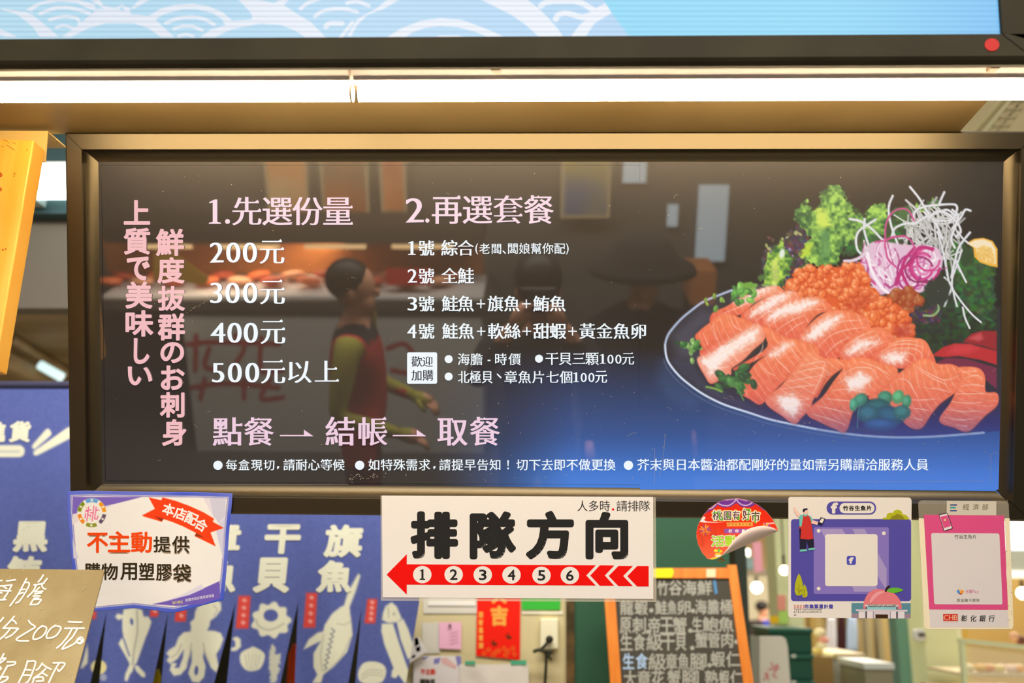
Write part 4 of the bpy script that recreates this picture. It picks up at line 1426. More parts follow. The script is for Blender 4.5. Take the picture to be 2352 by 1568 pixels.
# ---------------------------------------------------------------- queue sign
qs = thing('queue_sign', PP(1190, 1260, YS), 'white laminated queue sign with big black characters over a red numbered arrow', 'sign')
fq = lambda x, y: PP(x, y, YS)
m_film = mat('laminate_film', (232, 226, 208), rough=0.18, spec=0.5, alpha=0.3)
flat('laminate', [[(874, 1138), (1506, 1142), (1508, 1382), (875, 1379)]], lambda x, y: PP(x, y, YS + 0.001), m_film, qs, back(0.0006))
flat('paper', [[(877, 1138), (1500, 1141), (1500.6, 1375), (879, 1371.5)]], fq, WHT, qs, back(0.0008))
V = lens2(860, 1120, 3.5)
fr = lambda x, y: PP(x, y, YS - LS * 0.0006)
m_red = ink('ink_red', (229, 10, 4))
flat('red_arrow', [V([(98, 697), (260, 533), (260, 614), (1780, 622), (1703, 704), (1780, 785), (260, 778), (260, 858)]),
                   V([(1812, 622), (1928, 624), (1852, 704), (1928, 787), (1812, 787), (1735, 704)]),
                   V([(1962, 627), (2078, 628), (2000, 708), (2078, 790), (1962, 790), (1883, 708)]),
                   V([(2112, 628), (2205, 628), (2205, 793), (2112, 793), (2033, 710)])], fr, m_red, qs)['label'] = 'red arrow pointing left with chevrons behind'
fr2 = lambda x, y: PP(x, y, YS - LS * 0.0010)
fr3 = lambda x, y: PP(x, y, YS - LS * 0.0014)
cs_ = V([(385, 697), (637, 697), (871, 699), (1102, 700), (1343, 703), (1571, 704)])
for k, (x, y) in enumerate(cs_):
    dk_ = flat('number_disc', [circ(x, y, 21.2, 20)], fr2, WHT, qs)
    t = Txt(0.02)
    t.run('123456'[k], x - (5.5 if k == 0 else 8), y - 11.5, x + (6 if k == 0 else 8), y + 11.5, fit=True)
    t.build('numeral', fr3, BLK, dk_)
t = Txt(0.048)
t.run('排', 948, 1179, 1047, 1278, fit=True).run('隊', 1084, 1179, 1180, 1279, fit=True).run('方', 1213, 1178, 1313, 1279, fit=True).run('向', 1350, 1180, 1438, 1279, fit=True)
t.build('large_lettering', fr, BLK, qs, 'four big black characters')
t = Txt(-0.0)
t.run('人多時', 1326, 1149, 1401, 1174).run('請排隊', 1416, 1149, 1493, 1174)
t.build('small_lettering', fr, BLK, qs)
flat('red_dot', [circ(1408, 1169.5, 2.8, n=12)], fr, m_red, qs)

# ---------------------------------------------------------------- carrier-bag notice
nt_ = thing('bag_notice', PP(345, 1260, YS), 'wavy blue-bordered notice with red ribbon and orange and black characters', 'notice')
dep = lambda x, y: YS - 0.002 + 0.0035 * np.sin((x - 150) / 55.0 + 0.4) * np.clip((y - 1150) / 220, 0, 1)


def notice_w(x, y, off=0.0):
    return PP(x, y, float(dep(x, y)) - off)


nc = Canvas(148, 1120, 542, 1412, 1.2, (243, 227, 206))
outer = [(154, 1128), (200, 1126.5), (345, 1129), (450, 1130), (534, 1132.5), (532, 1165), (527, 1215), (521, 1300), (514, 1377), (460, 1391), (400, 1406), (355, 1401), (308, 1396), (262, 1400), (222, 1403), (180, 1408), (172, 1350), (165, 1290), (159, 1220), (155, 1170)]


def inset(d):
    cx_, cy_ = 343, 1265
    o = []
    for x, y in outer:
        o.append((x + (d if x < 230 else -d if x > 500 else 0), y + (d if y < 1140 else -d if y > 1370 else 0)))
    return o


nc.img[:] = np.array([86, 98, 190.])
nc.img += (vnoise(nc.X, nc.Y, 60, 2)[..., None] - 0.5) * np.array([40, 30, 10.])
nc.poly(inset(8.5), (240, 226, 208), 0.8)
nc.poly(inset(10), (92, 84, 166), 0.8)
nc.poly(inset(11.5), (244, 230, 212), 0.8)
U1 = lens2(150, 1125, 10.455)
U2 = lens2(330, 1125, 9.505)
U3 = lens2(180, 1200, 7.468)
keep = nc.img.copy()
nc.poly(U1([(180, 160), (1850, 165), (1200, 330), (940, 390), (300, 550), (178, 582)]), (122, 96, 178), 0.7)
nc.poly(U1([(940, 388), (1200, 330), (1050, 400), (980, 432)]), (214, 202, 204), 0.9)
nc.poly(U1([(178, 584), (300, 552), (320, 750), (168, 836)]), (226, 208, 202), 0.9)
nc.poly(U1([(175, 1150), (230, 1330), (330, 1640), (200, 1640)]), (210, 200, 206), 0.9)
nc.poly(U2([(1290, 165), (1450, 175), (1520, 480), (1540, 620)]), (222, 208, 208), 0.9)
nc.poly(U2([(1440, 172), (1800, 172), (1790, 560), (1640, 730), (1520, 560)]), (204, 194, 204), 0.9)
nc.poly(U2([(1790, 580), (1760, 900), (1730, 1500), (1580, 900), (1640, 740)]), (206, 198, 210), 0.9)
nc.poly(U3([(1270, 1395), (1500, 1345), (1700, 1290), (2000, 1190), (2420, 1000), (2440, 1290), (2150, 1390), (1680, 1425)]), (112, 88, 172), 0.8)
nc.poly(U3([(1500, 1340), (1750, 1240), (1980, 1120), (2120, 1050), (2150, 1130), (1900, 1240), (1700, 1290)]), (218, 206, 214), 0.9)
# emblem ring
ecx, ecy = U1([(640, 545)])[0]
nc.blob(ecx, ecy, 33.5, 33.5, 0, (246, 232, 214), 0.03)
for a0, a1, col in ((-118, -62, (98, 156, 202)), (-52, -4, (248, 146, 24)), (7, 52, (94, 76, 96)), (68, 116, (140, 142, 44)), (128, 174, (240, 130, 36)), (186, 232, (120, 136, 14))):
    n = 8
    arc = [(ecx + 33 * math.cos(R_(a0 + (a1 - a0) * k / n)), ecy + 33 * math.sin(R_(a0 + (a1 - a0) * k / n))) for k in range(n + 1)]
    arc += [(ecx + 24.5 * math.cos(R_(a1 + (a0 - a1) * k / n)), ecy + 24.5 * math.sin(R_(a1 + (a0 - a1) * k / n))) for k in range(n + 1)]
    nc.poly(arc, col, 0.6)
    am = R_((a0 + a1) / 2)
    nc.blob(ecx + 28.8 * math.cos(am), ecy + 28.8 * math.sin(am), 2.8, 2.4, 0, (240, 232, 214), 0.4)
PK = (232, 96, 140)
for pts in ([(565, 405), (545, 560), (520, 735)], [(690, 380), (670, 560), (645, 735)], [(745, 410), (725, 560), (705, 690), (770, 690), (785, 620)], [(510, 480), (500, 510), (555, 500)], [(500, 490), (630, 480)], [(490, 560), (475, 670)], [(605, 545), (675, 540)], [(560, 600), (610, 600), (600, 640)], [(740, 485), (812, 480)]):
    nc.stroke(U1(pts), 2.6, PK, 0.5, smooth=False)
for p, c in (((507, 417), (226, 176, 40)), ((592, 690), (170, 200, 90)), ((790, 570), (180, 210, 200))):
    nc.blob(*U1([p])[0], 1.5, 1.5, 0, c, 0.4)
# ribbon
RB = (238, 62, 20)
nc.poly(U2([(112, 157), (385, 222), (415, 160), (700, 235), (1000, 345), (1300, 480), (1540, 622), (1508, 690), (1750, 825), (1460, 925), (1575, 1228), (1115, 1005), (1145, 935), (860, 790), (640, 700), (430, 630), (400, 692), (0, 575), (-30, 550), (248, 408)]), RB, 0.7)
nc.poly(U2([(245, 570), (440, 625), (395, 688)]), (150, 40, 18), 0.7)
nc.poly(U2([(1145, 935), (1320, 1030), (1115, 1005)]), (146, 52, 14), 0.7)
# grid of the sheet
us, vs_ = np.linspace(0, 1, 320), np.linspace(0, 1, 240)


def edge(pts, tt):
    p = np.array(catmull(pts, n=10))
    s_ = np.concatenate([[0], np.cumsum(np.linalg.norm(np.diff(p, axis=0), axis=1))])
    s_ /= s_[-1]
    return np.stack([np.interp(tt, s_, p[:, k]) for k in (0, 1)], 1)


Tp, Bt = edge(outer[0:5], us), edge(outer[8:16][::-1], us)
Lf, Rt_ = edge([outer[0]] + outer[16:][::-1] + [outer[15]], vs_), edge(outer[4:9], vs_)
uu, vv = np.meshgrid(us, vs_)
coons = lambda k: (1 - vv) * Tp[:, k] + vv * Bt[:, k] + (1 - uu) * Lf[:, k][:, None] + uu * Rt_[:, k][:, None] - ((1 - uu) * (1 - vv) * Tp[0, k] + uu * (1 - vv) * Tp[-1, k] + (1 - uu) * vv * Bt[0, k] + uu * vv * Bt[-1, k])
Xc, Yc_ = coons(0), coons(1)
o = grid_mesh('sheet', PPa(Xc, Yc_, dep(Xc, Yc_)), inva(nc.sample(Xc, Yc_)), m_print, nt_)
so = o.modifiers.new('thickness', 'SOLIDIFY')
so.thickness = 0.0006
so.offset = 1
fo = lambda k: (lambda x, y: notice_w(x, y, 0.0006 + 0.00012 * k))
m_or, m_cr, m_br2 = ink('ink_orange', (250, 70, 12)), ink('ink_cream', (238, 214, 196)), ink('ink_brown_black', (52, 42, 22))
m_sh = ink('ink_drop_edge', (150, 122, 94))
t = Txt(0.026)
t.run('不', 201, 1224, 247, 1268, fit=True).run('主', 249, 1221, 298, 1267, fit=True).run('動', 302, 1222, 348, 1268, fit=True)
t.halo(1.6).shifted(0.6, 2.6).build('lettering_edge', fo(0), m_sh, nt_)
t.halo(1.3).build('lettering_outline', fo(1), m_cr, nt_)
t.build('orange_lettering', fo(2), m_or, nt_, 'large orange characters')
t = Txt(0.02)
t.run('提', 353, 1232, 391, 1268, fit=True).run('供', 396, 1231, 434, 1269, fit=True)
t.run('購', 195, 1293, 230, 1332, fit=True).run('物', 233, 1294, 270, 1331, fit=True).run('用', 277, 1293, 314, 1331, fit=True).run('塑', 320, 1293, 354, 1331, fit=True).run('膠', 359, 1296, 394, 1333, fit=True).run('袋', 398, 1296, 438, 1335, fit=True)
t.halo(1.6).shifted(0.5, 2.0).build('lettering_edge', fo(0), m_sh, nt_)
t.halo(1.2).build('lettering_outline', fo(1), m_cr, nt_)
t.build('black_lettering', fo(2), m_br2, nt_, 'black characters')
t = Txt(0.03)
for ch, (x, y), r in (('本', U2([(545, 425)])[0], 15), ('店', U2([(800, 515)])[0], 20), ('配', U2([(1045, 625)])[0], 24), ('合', U2([(1260, 760)])[0], 30)):
    t.run(ch, x - 13.2, y - 13.2, x + 13.2, y + 13.2, fit=True, rot_=R_(r))
t.build('ribbon_lettering', fo(1), ink('ink_ribbon_white', (246, 236, 226)), nt_)
t = Txt(0.01)
t.run('署補助辦理', 227, 1376, 266, 1383, rot_=R_(-4)).build('fine_print', fo(0), m_br2, nt_)
t = Txt(0.01)
t.run('桃園市政府環境保護局', 321, 1374.5, 372, 1381.5, rot_=R_(6))
t.build('fine_print', fo(0), m_br2, nt_)
t = Txt(0.01)
t.run('主辦單位', 282, 1373, 306.5, 1381).build('fine_print', fo(0), ink('ink_violet', (110, 92, 170)), nt_)
t = Txt(0.01)
t.run('執行單位', 396, 1379, 420, 1386.5, rot_=R_(-6)).build('fine_print', fo(0), ink('ink_yellow', (240, 226, 40)), nt_)
t = Txt(0.006)
t.run('桃園市政府環境管理處', 425, 1369, 492, 1376, rot_=R_(-10)).build('fine_print', fo(0), ink('ink_ribbon_white', (246, 236, 226)), nt_)

# ---------------------------------------------------------------- round peeling sticker
N = lens2(1580, 1130, 8.713)
rs = thing('round_peeling_sticker', PP(1690, 1220, YS), 'round red and purple festival sticker with its lower right edge peeling away', 'sticker')
so_ = N([(172, 800), (190, 700), (230, 600), (300, 472), (420, 330), (600, 203), (760, 142), (1000, 122), (1200, 160), (1400, 250), (1560, 370), (1680, 520), (1760, 660), (1815, 775), (1500, 915), (1100, 1090), (800, 1222), (650, 1290), (560, 1335), (480, 1350), (390, 1330), (290, 1220), (210, 1060), (175, 920)])
sc_ = Canvas(1596, 1140, 1792, 1288, 0.9)
sc_.img[:] = np.stack([226 + 14 * np.clip((sc_.Y - 1200) / 90, 0, 1), 44 + 70 * np.clip((sc_.Y - 1195) / 100, 0, 1), 20 + 56 * np.clip((sc_.Y - 1195) / 100, 0, 1)], -1)
sc_.poly(N([(200, 560), (300, 440), (420, 320), (600, 190), (780, 110), (1000, 90), (1250, 110), (1500, 260), (1660, 420), (1500, 350), (1360, 240), (1250, 300), (1080, 300), (970, 215), (860, 290), (720, 310), (590, 260), (500, 350), (390, 400)]), (112, 52, 140), 0.8)
for pts in ([(600, 225), (700, 262), (820, 265), (930, 190), (960, 140)], [(975, 150), (1030, 220), (1140, 265), (1240, 240), (1300, 190)], [(400, 330), (480, 320), (560, 240)]):
    sc_.stroke(N(pts), 2.6, (214, 178, 206), 0.7)
sc_.stroke(N([(760, 160), (880, 140), (1000, 130), (1180, 170)]), 3.2, (206, 174, 196), 1.2, alpha=0.7)
sc_.poly(N([(230, 595), (300, 490), (345, 490), (350, 525), (320, 555), (380, 585), (560, 598), (720, 598), (560, 610), (330, 608)]), (240, 222, 214), 0.8)
sc_.poly(N([(1500, 622), (1720, 605), (1730, 632), (1600, 636)]), (236, 214, 208), 0.8)
for cx_, cy_, r in ((345, 760, 110), (1570, 690, 80)):
    for k in range(13):
        a = R_(k * 360 / 13)
        c = (240, 196, 90) if k % 3 else (120, 90, 170)
        sc_.stroke(N([(cx_ + 0.45 * r * math.cos(a), cy_ + 0.45 * r * math.sin(a)), (cx_ + r * math.cos(a), cy_ + r * math.sin(a))]), 1.9, c, 0.5, smooth=False)
    for k in range(8):
        a = R_(k * 45)
        sc_.blob(*N([(cx_ + 28 * math.cos(a), cy_ + 28 * math.sin(a))])[0], 0.9, 0.9, 0, (246, 200, 96), 0.5)
for x0, x1, y0, y1 in ((520, 580, 720, 880), (650, 720, 720, 900), (230, 520, 800, 880), (250, 330, 880, 1080)):
    sc_.poly(N([(x0, y0), (x1, y0), (x1, y1), (x0, y1)]), (206, 62, 36), 3, alpha=0.5)
sc_.poly(N([(760, 608), (1300, 602), (1300, 680), (770, 684), (790, 645)]), (238, 164, 70), 0.8)
sc_.poly(rrect(*N([(720, 728)])[0], *N([(1700, 822)])[0], 5), (148, 84, 166), 0.8)
sc_.poly(N([(395, 1345), (540, 1290), (700, 1240), (740, 1200), (700, 1290), (560, 1345), (480, 1355)]), (250, 196, 60), 1)
for x, y, rx, ry, c in ((560, 1170, 40, 32, (248, 216, 70)), (650, 1180, 40, 30, (246, 190, 40)), (620, 1165, 20, 40, (92, 190, 90)), (600, 1240, 60, 24, (248, 206, 60)), (610, 1275, 70, 20, (240, 222, 214))):
    sc_.blob(*N([(x, y)])[0], rx / 8.7, ry / 8.7, 0, c, 0.3)
Sx, Sy = np.meshgrid(np.arange(1597, 1791, 0.9), np.arange(1141, 1288, 0.9))
w = (slice(None), slice(None))
tmp = Canvas(1597, 1141, 1791, 1288, 0.9)
md = tmp.sdf(so_, w)[:Sx.shape[0], :Sx.shape[1]]
Sx, Sy = Sx[:md.shape[0], :md.shape[1]], Sy[:md.shape[0], :md.shape[1]]
grid_mesh('face', PPa(Sx, Sy, YS - LS * 0.0008), inva(sc_.sample(Sx, Sy)), m_print, rs, mask=md < 0.2)
flat('backing', [so_], lambda x, y: PP(x, y, YS - LS * 0.0003), ink('sticker_edge', (236, 150, 120)), rs, back(0.0006))
fs_ = lambda k: (lambda x, y: PP(x, y, YS - LS * 0.0012 - LS * 0.0004 * k))
t = Txt(0.012)
for ch, x0, x1, y0, y1 in (('桃', 495, 690, 372, 555), ('園', 722, 862, 385, 555), ('有', 895, 1035, 372, 550), ('好', 1095, 1250, 335, 550), ('市', 1275, 1435, 380, 590)):
    (a0, b0), (a1, b1) = N([(x0, y0), (x1, y1)])
    t.run(ch, a0, b0, a1, b1, fit=True)
t.halo(3.2).build('lettering_glow', fs_(0), ink('ink_gold', (246, 190, 90)), rs)
t.halo(1.9).build('lettering_outline', fs_(1), ink('ink_ivory', (246, 236, 224)), rs)
t.build('title_lettering', fs_(2), ink('ink_maroon', (96, 44, 40)), rs)
t = Txt()
for pts in ([(640, 390), (632, 480), (640, 545), (690, 545), (690, 500)], [(515, 420), (600, 405)], [(790, 410), (800, 500), (850, 500)], [(1020, 480), (1018, 545)], [(1160, 350), (1240, 350), (1210, 420), (1205, 545), (1160, 545)], [(1345, 440), (1345, 615)], [(970, 520), (1030, 515)]):
    t.stroke(N(pts), 2.6)
t.build('green_strokes', fs_(3), ink('ink_leaf_green', (96, 170, 44)), rs)
t = Txt(0.01)
t.run('伴您日常大小事', *N([(808, 624)])[0], *N([(1262, 662)])[0]).build('strap_lettering', fs_(0), ink('ink_maroon', (96, 44, 40)), rs)
t = Txt(0.04)
(a0, b0), (a1, b1), (a2, b2) = N([(815, 745), (885, 808), (945, 745)])
t.run('好', a0, b0, a1, b1, fit=True).run('市', a2, b0, a2 + 8, b1, fit=True).run('集', a2 + 15, b0, a2 + 23, b1, fit=True)
t.build('pill_lettering', fs_(0), ink('ink_ivory', (246, 236, 224)), rs)
t = Txt(0.03)
for ch, x0, x1, y0, y1 in (('活', 475, 722, 870, 1085), ('動', 745, 990, 870, 1080)):
    (a0, b0), (a1, b1) = N([(x0, y0), (x1, y1)])
    t.run(ch, a0, b0, a1, b1, fit=True)
t.halo(2.0).build('lettering_outline', fs_(0), ink('ink_ivory', (246, 236, 224)), rs)
t.build('green_lettering', fs_(1), ink('ink_lime', (160, 204, 50)), rs)
ln0, ln1 = np.array(N([(648, 1291)])[0]), np.array(N([(1817, 774)])[0])
crv = np.array(catmull(N([(648, 1291), (760, 1170), (880, 1000), (1000, 870), (1200, 740), (1400, 682), (1560, 680), (1700, 710), (1817, 774)]), n=6))
nn_ = len(crv)
base = np.array([ln0 + (ln1 - ln0) * k / (nn_ - 1) for k in range(nn_)])
tt = np.linspace(0, 1, 10)
G = base[None] * (1 - tt[:, None, None]) + crv[None] * tt[:, None, None]
dp = YS - 0.001 - 0.016 * np.sin(np.pi * np.minimum(tt * 0.62 + 0.02, 1))[:, None] * np.sin(np.pi * np.clip(np.linspace(0, 1, nn_), 0.02, 0.98))[None] ** 0.6 - 0.0035
sp_ = np.zeros(G.shape[:2] + (3,)) + np.array([228, 198, 180.])
ofl = grid_mesh('peeled_flap', PPa(G[..., 0], G[..., 1], dp), inva(sp_), m_print, rs)
ofl['label'] = 'curled pale underside of the sticker'
t = Txt()
for pts in ([(640, 1300), (650, 1335), (610, 1360)], [(665, 1300), (670, 1340), (740, 1355)], [(610, 1370), (660, 1385), (735, 1360)], [(640, 1340), (690, 1330)]):
    t.stroke(N(pts), 2.2)
t.build('ornament_tip', fs_(0), ink('ink_bronze', (120, 72, 22)), rs)

# ---------------------------------------------------------------- purple contact card
Q = lens2(1800, 1130, 5.226)
cd = thing('contact_card', PP(1952, 1280, YS), 'square purple and white shop card with an apron man and a peach-roofed building', 'card')
fc = lambda k: (lambda x, y: PP(x, y, YS - LS * 0.0004 * k))
CW = ink('card_white', (226, 210, 194))
m_pu, m_lp, m_li = ink('card_purple', (82, 72, 150)), ink('card_lilac', (132, 110, 174)), ink('card_pale_lilac', (164, 142, 182))
flat('card_stock', [Q([(75, 58), (1510, 66), (1530, 80), (1536, 110), (1528, 900), (1524, 1516), (820, 1511), (85, 1502), (64, 1494), (56, 1476), (58, 75)])], fc(0), CW, cd, back(0.0012))
rq = lambda x0, y0, x1, y1, r: rrect(*Q([(x0, y0)])[0], *Q([(x1, y1)])[0], r)
flat('purple_field', [rq(88, 322, 1530, 1308, 7)], fc(1), m_pu, cd)
flat('lilac_panel', [rq(360, 420, 1262, 1222, 5)], fc(2), m_lp, cd)
for p_ in [Q([(440, 440), (700, 440), (745, 505), (500, 560)]), Q([(820, 440), (970, 440), (1005, 505), (860, 505)]), Q([(1125, 720), (1235, 920), (1235, 1180), (1125, 1000)]), Q([(815, 1120), (1100, 1120), (1150, 1195), (850, 1195)])]:
    flat('pale_stripe', [p_], fc(3), m_li, cd)
flat('white_tile', [rq(497, 503, 1127, 1128, 6)], fc(4), CW, cd)['label'] = 'blank white rounded square'
flat('logo_tile', [rq(757, 765, 867, 872, 4)], fc(5), ink('card_blue', (74, 72, 166)), cd)
t = Txt(0.06)
t.run('f', *Q([(786, 785)])[0], *Q([(834, 852)])[0], fit=True).build('logo_lettering', fc(6), CW, cd)
for p in ((420, 463), (1202, 493), (420, 1157)):
    flat('printed_pin', [circ(*Q([p])[0], 4.4, n=16)], fc(4), CW, cd)
flat('name_pill', [rq(515, 112, 1110, 268, 14.5)], fc(2), m_pu, cd)
flat('name_field', [rq(670, 130, 1090, 253, 11.5)], fc(3), CW, cd)
t = Txt(0.06)
t.run('f', *Q([(575, 133)])[0], *Q([(642, 246)])[0], fit=True).build('logo_lettering', fc(4), CW, cd)
t = Txt(0.045)
t.run('竹谷生魚片', *Q([(714, 162)])[0], *Q([(1050, 220)])[0]).build('name_lettering', fc(4), BLK, cd)
gm = [ink('card_skin', (232, 186, 166)), ink('card_mint', (110, 182, 166)), ink('card_apron_red', (198, 50, 42)), ink('card_night', (34, 30, 48)), ink('card_white', (226, 210, 194))]
man = [(0, Q([(118, 180), (140, 178), (150, 215), (200, 262), (185, 308), (150, 270), (125, 230)])), (0, Q([(330, 310), (350, 335), (415, 355), (405, 392), (330, 375)])), (0, Q([(235, 235), (285, 205), (298, 235), (280, 262), (262, 275), (240, 265)])), (0, Q([(250, 255), (275, 255), (275, 290), (250, 285)])),
       (1, Q([(180, 310), (195, 275), (240, 264), (285, 268), (330, 290), (352, 330), (330, 372), (310, 340), (230, 330), (200, 420), (188, 400), (200, 330)])), (1, Q([(188, 320), (235, 320), (215, 410), (190, 415)])),
       (3, Q([(188, 435), (320, 500), (360, 560), (365, 665), (300, 672), (275, 575), (270, 685), (195, 690)])), (3, Q([(228, 215), (240, 197), (285, 193), (290, 208), (260, 215), (245, 240), (230, 232)])),
       (2, Q([(235, 270), (250, 290), (280, 288), (285, 272), (315, 300), (330, 350), (357, 560), (300, 568), (200, 560), (212, 420), (228, 330)])), (2, Q([(188, 408), (212, 415), (210, 440), (188, 432)])),
       (1, Q([(195, 688), (270, 682), (285, 706), (195, 714)])), (1, Q([(297, 676), (355, 664), (390, 686), (297, 698)])),
       (3, Q([(445, 298), (500, 318), (460, 398), (408, 380)])), (4, Q([(455, 312), (488, 324), (462, 372), (428, 358)]))]
vs0 = Txt()
mb = MB()
for k, (mi, p) in enumerate(man):
    mb.add([PP(x, y, YS - LS * 0.0022 - LS * 0.00012 * k) for x, y in p], [tuple(range(len(p)))], mi)
mb.build('printed_man', gm, cd)['label'] = 'printed man in red apron holding a phone'
gg = [ink('card_olive', (176, 170, 32)), ink('card_dark_olive', (136, 124, 28)), ink('card_umber', (84, 62, 30))]
mb = MB()
for k, (mi, p) in enumerate([(0, Q([(1182, 320), (1200, 305), (1230, 305), (1240, 262), (1275, 245), (1310, 248), (1330, 218), (1370, 208), (1410, 222), (1430, 265), (1470, 275), (1500, 305), (1502, 328), (1182, 326)])), (1, Q([(1275, 325), (1300, 290), (1340, 275), (1365, 258), (1400, 272), (1430, 290), (1455, 325)]))]):
    mb.add([PP(x, y, YS - LS * 0.0012 - LS * 0.00012 * (k + 1)) for x, y in p], [tuple(range(len(p)))], mi)
mb.build('printed_bush', gg, cd)
mb = MB()
for k, (mi, p) in enumerate([(0, Q([(183, 975), (205, 1010), (228, 1090), (232, 1180), (215, 1230), (185, 1243), (150, 1235), (132, 1190), (135, 1110), (158, 1020)])), (2, Q([(181, 1100), (185, 1100), (185, 1290), (181, 1290)])), (2, Q([(160, 1150), (183, 1180), (183, 1186), (158, 1156)])), (2, Q([(215, 1165), (185, 1200), (185, 1206), (217, 1172)]))]):
    mb.add([PP(x, y, YS - LS * 0.0012 - LS * 0.00012 * (k + 1)) for x, y in p], [tuple(range(len(p)))], mi)
mb.build('printed_tree', gg, cd)
mb = MB()
for k, (mi, p) in enumerate([(0, Q([(248, 1100), (270, 1140), (287, 1200), (285, 1245), (255, 1268), (225, 1255), (222, 1190), (236, 1125)])), (2, Q([(246, 1160), (250, 1160), (250, 1255), (246, 1255)]))]):
    mb.add([PP(x, y, YS - LS * 0.0012 - LS * 0.00012 * (k + 1)) for x, y in p], [tuple(range(len(p)))], mi)
mb.build('printed_tree', gg, cd)
pm = [ink('card_peach', (222, 116, 118)), ink('card_peach_light', (232, 150, 150)), ink('card_slate', (90, 132, 142)), ink('card_sill', (206, 188, 186)), ink('card_pier', (222, 206, 202)), ink('card_shadow', (84, 74, 82)), ink('card_door', (60, 36, 16)), ink('card_aqua', (140, 190, 190)), ink('card_leaf', (98, 172, 48)), ink('card_stem', (48, 26, 24)), ink('card_mauve', (150, 126, 134))]
mb = MB()
pg = [(2, Q([(815, 1330), (1525, 1332), (1525, 1455), (815, 1452)])), (10, Q([(815, 1452), (1525, 1455), (1524, 1516), (815, 1511)])),
      (0, catmull(Q([(955, 1400), (960, 1330), (985, 1260), (1030, 1200), (1100, 1165), (1170, 1165), (1240, 1180), (1320, 1210), (1380, 1270), (1412, 1340), (1418, 1402)]), n=5)), (1, catmull(Q([(1030, 1330), (1060, 1250), (1130, 1195), (1220, 1190), (1130, 1240), (1070, 1300)]), True, 5)),
      (8, catmull(Q([(1238, 1182), (1290, 1148), (1370, 1148), (1435, 1172), (1370, 1202), (1290, 1205)]), True, 5)), (9, Q([(1212, 1192), (1230, 1140), (1262, 1116), (1280, 1132), (1244, 1165), (1234, 1198)])),
      (7, Q([(1000, 1352), (1360, 1352), (1360, 1408), (1000, 1408)])), (3, Q([(972, 1348), (1378, 1350), (1378, 1374), (972, 1372)])), (5, Q([(984, 1374), (1000, 1374), (1000, 1515), (984, 1515)])), (5, Q([(1352, 1374), (1368, 1374), (1368, 1515), (1352, 1515)])),
      (3, Q([(865, 1405), (1488, 1410), (1486, 1434), (867, 1428)])), (4, Q([(900, 1430), (978, 1430), (978, 1512), (900, 1511)])), (4, Q([(1000, 1430), (1072, 1430), (1072, 1513), (1000, 1512)])), (4, Q([(1285, 1432), (1350, 1432), (1350, 1515), (1285, 1515)])), (4, Q([(1372, 1434), (1450, 1434), (1450, 1515), (1372, 1515)])),
      (3, Q([(1080, 1430), (1278, 1432), (1278, 1515), (1080, 1514)])), (6, Q([(1102, 1466), (1252, 1468), (1252, 1515), (1102, 1514)]))]
for k, (mi, p) in enumerate(pg):
    p = list(p)
    mb.add([PP(x, y, YS - LS * 0.0026 - LS * 0.00012 * k) for x, y in p], [tuple(range(len(p)))], mi)
mb.build('printed_market', pm, cd)['label'] = 'printed market building under a giant peach'
t = Txt(0.02)
t.run('TAOYUAN', *Q([(1012, 1342)])[0], *Q([(1180, 1369)])[0]).run('MARKET', *Q([(1205, 1342)])[0], *Q([(1345, 1369)])[0])
t.halo(0.8).shifted(0.3, 0.5).build('lettering_edge', fc(13), ink('card_stem', (48, 26, 24)), cd)
t.build('market_lettering', fc(14), CW, cd)
t = Txt(0.04)
t.run('市集繁星計畫', *Q([(252, 1345)])[0], *Q([(592, 1395)])[0]).build('plan_lettering', fc(2), m_pu, cd)
t = Txt(0.04)
t.run('2023', *Q([(122, 1355)])[0], *Q([(248, 1392)])[0]).build('year_lettering', fc(2), ink('card_year', (206, 110, 106)), cd)
t = Txt(0.012)
t.run('主辦單位:桃園市政府經濟發展局', *Q([(122, 1400)])[0], *Q([(455, 1418)])[0])
t.build('fine_print', fc(2), m_br2, cd)
t = Txt(0.012)
t.run('執行單位:閣下設計顧問有限公司', *Q([(122, 1428)])[0], *Q([(455, 1447)])[0])
t.build('fine_print', fc(2), m_br2, cd)
t = Txt(0.012)
t.run('廣告', *Q([(122, 1465)])[0], *Q([(152, 1482)])[0])
t.build('fine_print', fc(2), m_br2, cd)

# ---------------------------------------------------------------- pink payment card
H = lens2(2090, 1130, 4.752)
pc = thing('payment_card', PP(2218, 1300, YS), 'tilted pink and white payment card in a rounded clear sleeve', 'card')
SK = R_(-2.4)
m_slv = mat('clear_sleeve', (250, 240, 215), rough=0.15, spec=0.5, alpha=0.16)
flat('sleeve', [H([(92, 125), (100, 102), (130, 90), (1040, 95), (1068, 105), (1078, 130), (1135, 1460), (1128, 1492), (1100, 1505), (195, 1508), (165, 1498), (150, 1470)])], lambda x, y: PP(x, y, YS + 0.001), m_slv, pc, back(0.001))
fp = lambda k: (lambda x, y: PP(x, y, YS - LS * 0.0004 * k))
m_pk = ink('card_pink', (216, 76, 122))
flat('painted_edge_glow', [H([(96, 285), (152, 285), (222, 1478), (1080, 1474), (1032, 285), (1088, 285), (1130, 1450), (1115, 1492), (190, 1496), (158, 1470)])], fp(0), mat('sleeve_edge_glow', (250, 238, 208), rough=0.5), pc)  # cream strips painted for the bright background glowing through the sleeve edges
flat('pink_sheet', [H([(152, 248), (1027, 254), (1070, 1283), (210, 1279)])], fp(1), m_pk, pc, back(0.0005))
flat('lower_sheet', [H([(210, 1281), (1070, 1285), (1081, 1472), (222, 1477)])], fp(1), ink('card_grey_white', (216, 200, 190)), pc, back(0.0005))
flat('header_slip', [H([(402, 94), (943, 100), (943, 252), (400, 249)])], fp(0), ink('card_slip', (204, 188, 166)), pc, back(0.0004))
